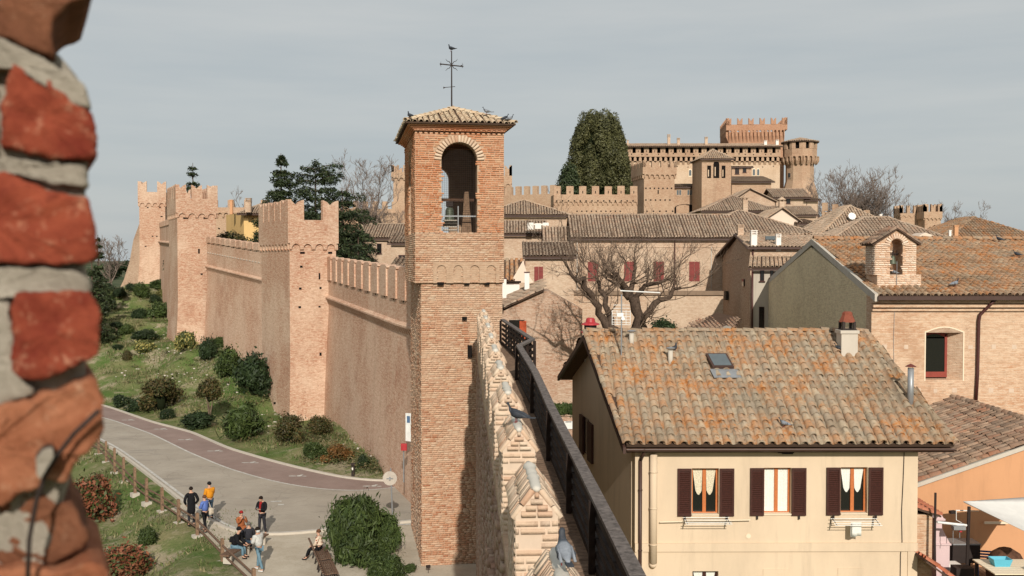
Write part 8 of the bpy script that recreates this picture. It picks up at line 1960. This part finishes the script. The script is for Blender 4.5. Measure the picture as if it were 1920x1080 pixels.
def at(px, py): g_ = PG(px, py, RZ); return (g_.x, g_.y, RZ)
person('man in a long black coat standing with his back to the viewer by the fence', at(359, 986), R_(28), coat=c_black, coatlen=.42, arms='pocket', H=1.83)
person('person in a bright orange jacket and dark cap standing beside the blue jacket', at(394, 973), R_(52), coat=c_orange, legs=c_djean, cap=c_black, arms='front', puffy=1.6, hood=False, H=1.78)
person('woman in a blue jacket carrying a cream tote bag', at(385, 997), R_(65), coat=c_blue, legs=c_black, hair=c_hairb, hairlong=False, arms='front', bag='tote', stride=.5, H=1.68)
person('man in black with a dark red scarf looking down at his phone', at(492, 1003), R_(160), coat=c_black, legs=c_navy, shoe=c_shoe, arms='front', headdown=1., scarf=c_redc, bag='phone', stride=.25, H=1.80)
person('seated person in a rust brown coat and red cap holding a phone to the face', at(452, 1010), R_(215), 'sit', coat=c_brown, legs=c_navy, shoe=c_shoe, cap=c_redc, arms='face', coatlen=.3, bag='phone', H=1.66)
person('person in a black puffer jacket with a backpack seated beside the fence', at(438, 1046), R_(-95), 'sit', coat=c_black, legs=c_jean, cap=c_black, arms='lap', puffy=2.0, lean=.35, bag='pack', H=1.72)
person('grey haired person in dark clothes half hidden behind the hooded one', at(467, 1037), R_(20), 'sit', coat=c_navy, legs=c_djean, hair=c_hairg, arms='lap', H=1.75)
person('person in a light grey hooded jacket and pale jeans with back turned', at(487, 1070), R_(62), coat=c_grey, legs=c_jean, shoe=c_shoe, hood=True, arms='front', stride=.75, puffy=1.6, H=1.74, lean=.12)
person('woman with brown hair in a floral coat seated on the slatted bench', (-8.02, 41.55, RZ), R_(82), 'sit', coat=m_flor, legs=c_black, hair=c_hairb, hairlong=False, arms='lap', coatlen=.3, scarf=c_black, stride=1., puffy=1.4, H=1.68)
# ================================================================ BIRDS
m_pig = plain('pigeon_grey', (.22, .24, .27), .7, .2, var=.2, sc=30); m_pigd = plain('pigeon_dark', (.035, .04, .05), .6, .3, var=.2, sc=30)
def bird(name, label, loc, face, s=1., body=m_pig, head=m_pigd, wing=None, group='pigeons on the roofs and walls', pitch=.45):
    t = thing(name, label, 'bird', loc, group); t.rotation_euler = (0, 0, face); t.scale = (s, s, s)
    sec = [(-.17, .075, .012, .008), (-.11, .09, .028, .018), (-.05, .10, .055, .048), (.02, .115, .066, .064), (.08, .135, .054, .056)]
    hs2 = [(.08, .135, .050, .052), (.115, .175, .034, .034), (.125, .215, .026, .028), (.135, .245, .026, .025), (.155, .25, .014, .014), (.165, .245, .004, .004)]
    def loft(ss): return [[V(rx*math.cos(a_), y, zz+rz2*math.sin(a_)) for a_ in [2*math.pi*k/10 for k in range(10)]] for y, zz, rx, rz2 in ss]
    mb = MB(); mb.rings(loft(sec)); mb.mat(1).rings(loft(hs2)); link('body', mb.mesh('body', [body, head], (0, 0, 0), True), t)
    for sx in (-1, 1):
        mb = MB(); w_ = [[V(sx*(.045+.012*math.cos(a_)+.01), y, zz+h_*math.sin(a_)) for a_ in [2*math.pi*k/8 for k in range(8)]] for y, zz, h_ in ((.07, .12, .03), (.0, .118, .042), (-.08, .10, .030), (-.16, .08, .006))]; mb.rings(w_); link('wing', mb.mesh('wing', wing or body, (0, 0, 0), True), t)
        if wing is None and body is m_pig:
            for y_ in (-.045, -.085): mb = MB(); mb.box(V(sx*.068, y_, .105), .008, .014, .052); link('wing_bar', mb.mesh('wing_bar', m_pigd), t)
        mb = MB(); mb.tube([V(sx*.022, .02, .06), V(sx*.022, .02, 0)], .005, 5); mb.tube([V(sx*.022, .01, .003), V(sx*.022, .05, .003)], .005, 4); link('leg', mb.mesh('leg', m_burg), t)
    mb = MB(); mb.box(V(0, -.20, .072), .055, .11, .012); link('tail', mb.mesh('tail', m_pigd), t)
    mb = MB(); mb.tube([V(0, .16, .246), V(0, .185, .240)], [.006, .001], 5); link('beak', mb.mesh('beak', m_pigd), t)
    return t
def ridge_at(Y): return V((WL+WR)/2-.0484*Y, Y, rz_(Y)+.03)
p_ = ridge_at(7.85); bird('pigeon', 'grey pigeon with black wing bars seen from behind on the nearest merlon ridge', tuple(p_+V(.03, 0, .0)), .12, 1.0)
p_ = ridge_at(14.15); bird('pigeon', 'dark pigeon facing left on a farther merlon ridge', tuple(p_), 1.2, 1.05, m_pigd, m_pigd)
for (px, py, Y, fc, lab, dk_) in ((769, 222, 40.1, .6, 'dark pigeon on the left corner of the bell tower roof', 1), (913, 214, 41.6, 1.4, 'speckled pigeon on the right hip of the bell tower roof', 0), (955, 228, 41.0, -1.3, 'pale pigeon on the right corner of the bell tower roof', 0), (946, 227, 41.2, -1.2, 'dark pigeon close behind the pale one on the right roof corner', 1)):
    q_ = P(px, py, Y); bird('pigeon', lab, tuple(q_), fc, 1.15, m_pigd if dk_ else m_pig)
bird('crow', 'black crow perched on top of the iron cross', (cb.x-.05+.05, cb.y, zt(98) if False else z(99, cb.y)), .8, 1.25, m_pigd, m_pigd, m_pigd, group=None)
for (px, py, fc, lab, dk_) in ((1471, 806, 1.2, 'pale grey pigeon low on the cream house roof', 0), (1599, 664, -1.3, 'grey pigeon right of the house chimney foot', 0), (1574, 664, 1.3, 'dark pigeon left of the house chimney foot', 1), (1264, 664, -.6, 'dark pigeon beside the vent pipe on the house roof', 1)):
    bird('pigeon', lab, tuple(PR(px, py)+ZUP*.08), fc, 1.05, m_pigd if dk_ else m_pig)
for (px, py, fc, lab, dk_) in ((1790, 543, -1.2, 'grey pigeon near the eaves of the chapel roof', 0), (1908, 487, 1.2, 'dark pigeon high on the right of the chapel roof', 1), (1874, 458, .5, 'black bird on the chapel ridge', 1)):
    bird('pigeon', lab, tuple(PP(px, py, C_A, NC)+ZUP*.12), fc, 1.3, m_pigd if dk_ else m_pig)
bird('pigeon', 'pigeon sitting on the sill inside the bell cote arch', (L0+a0+.25, by+.2, zt_(516) if False else z(516, by)), 1.2, 1.2)
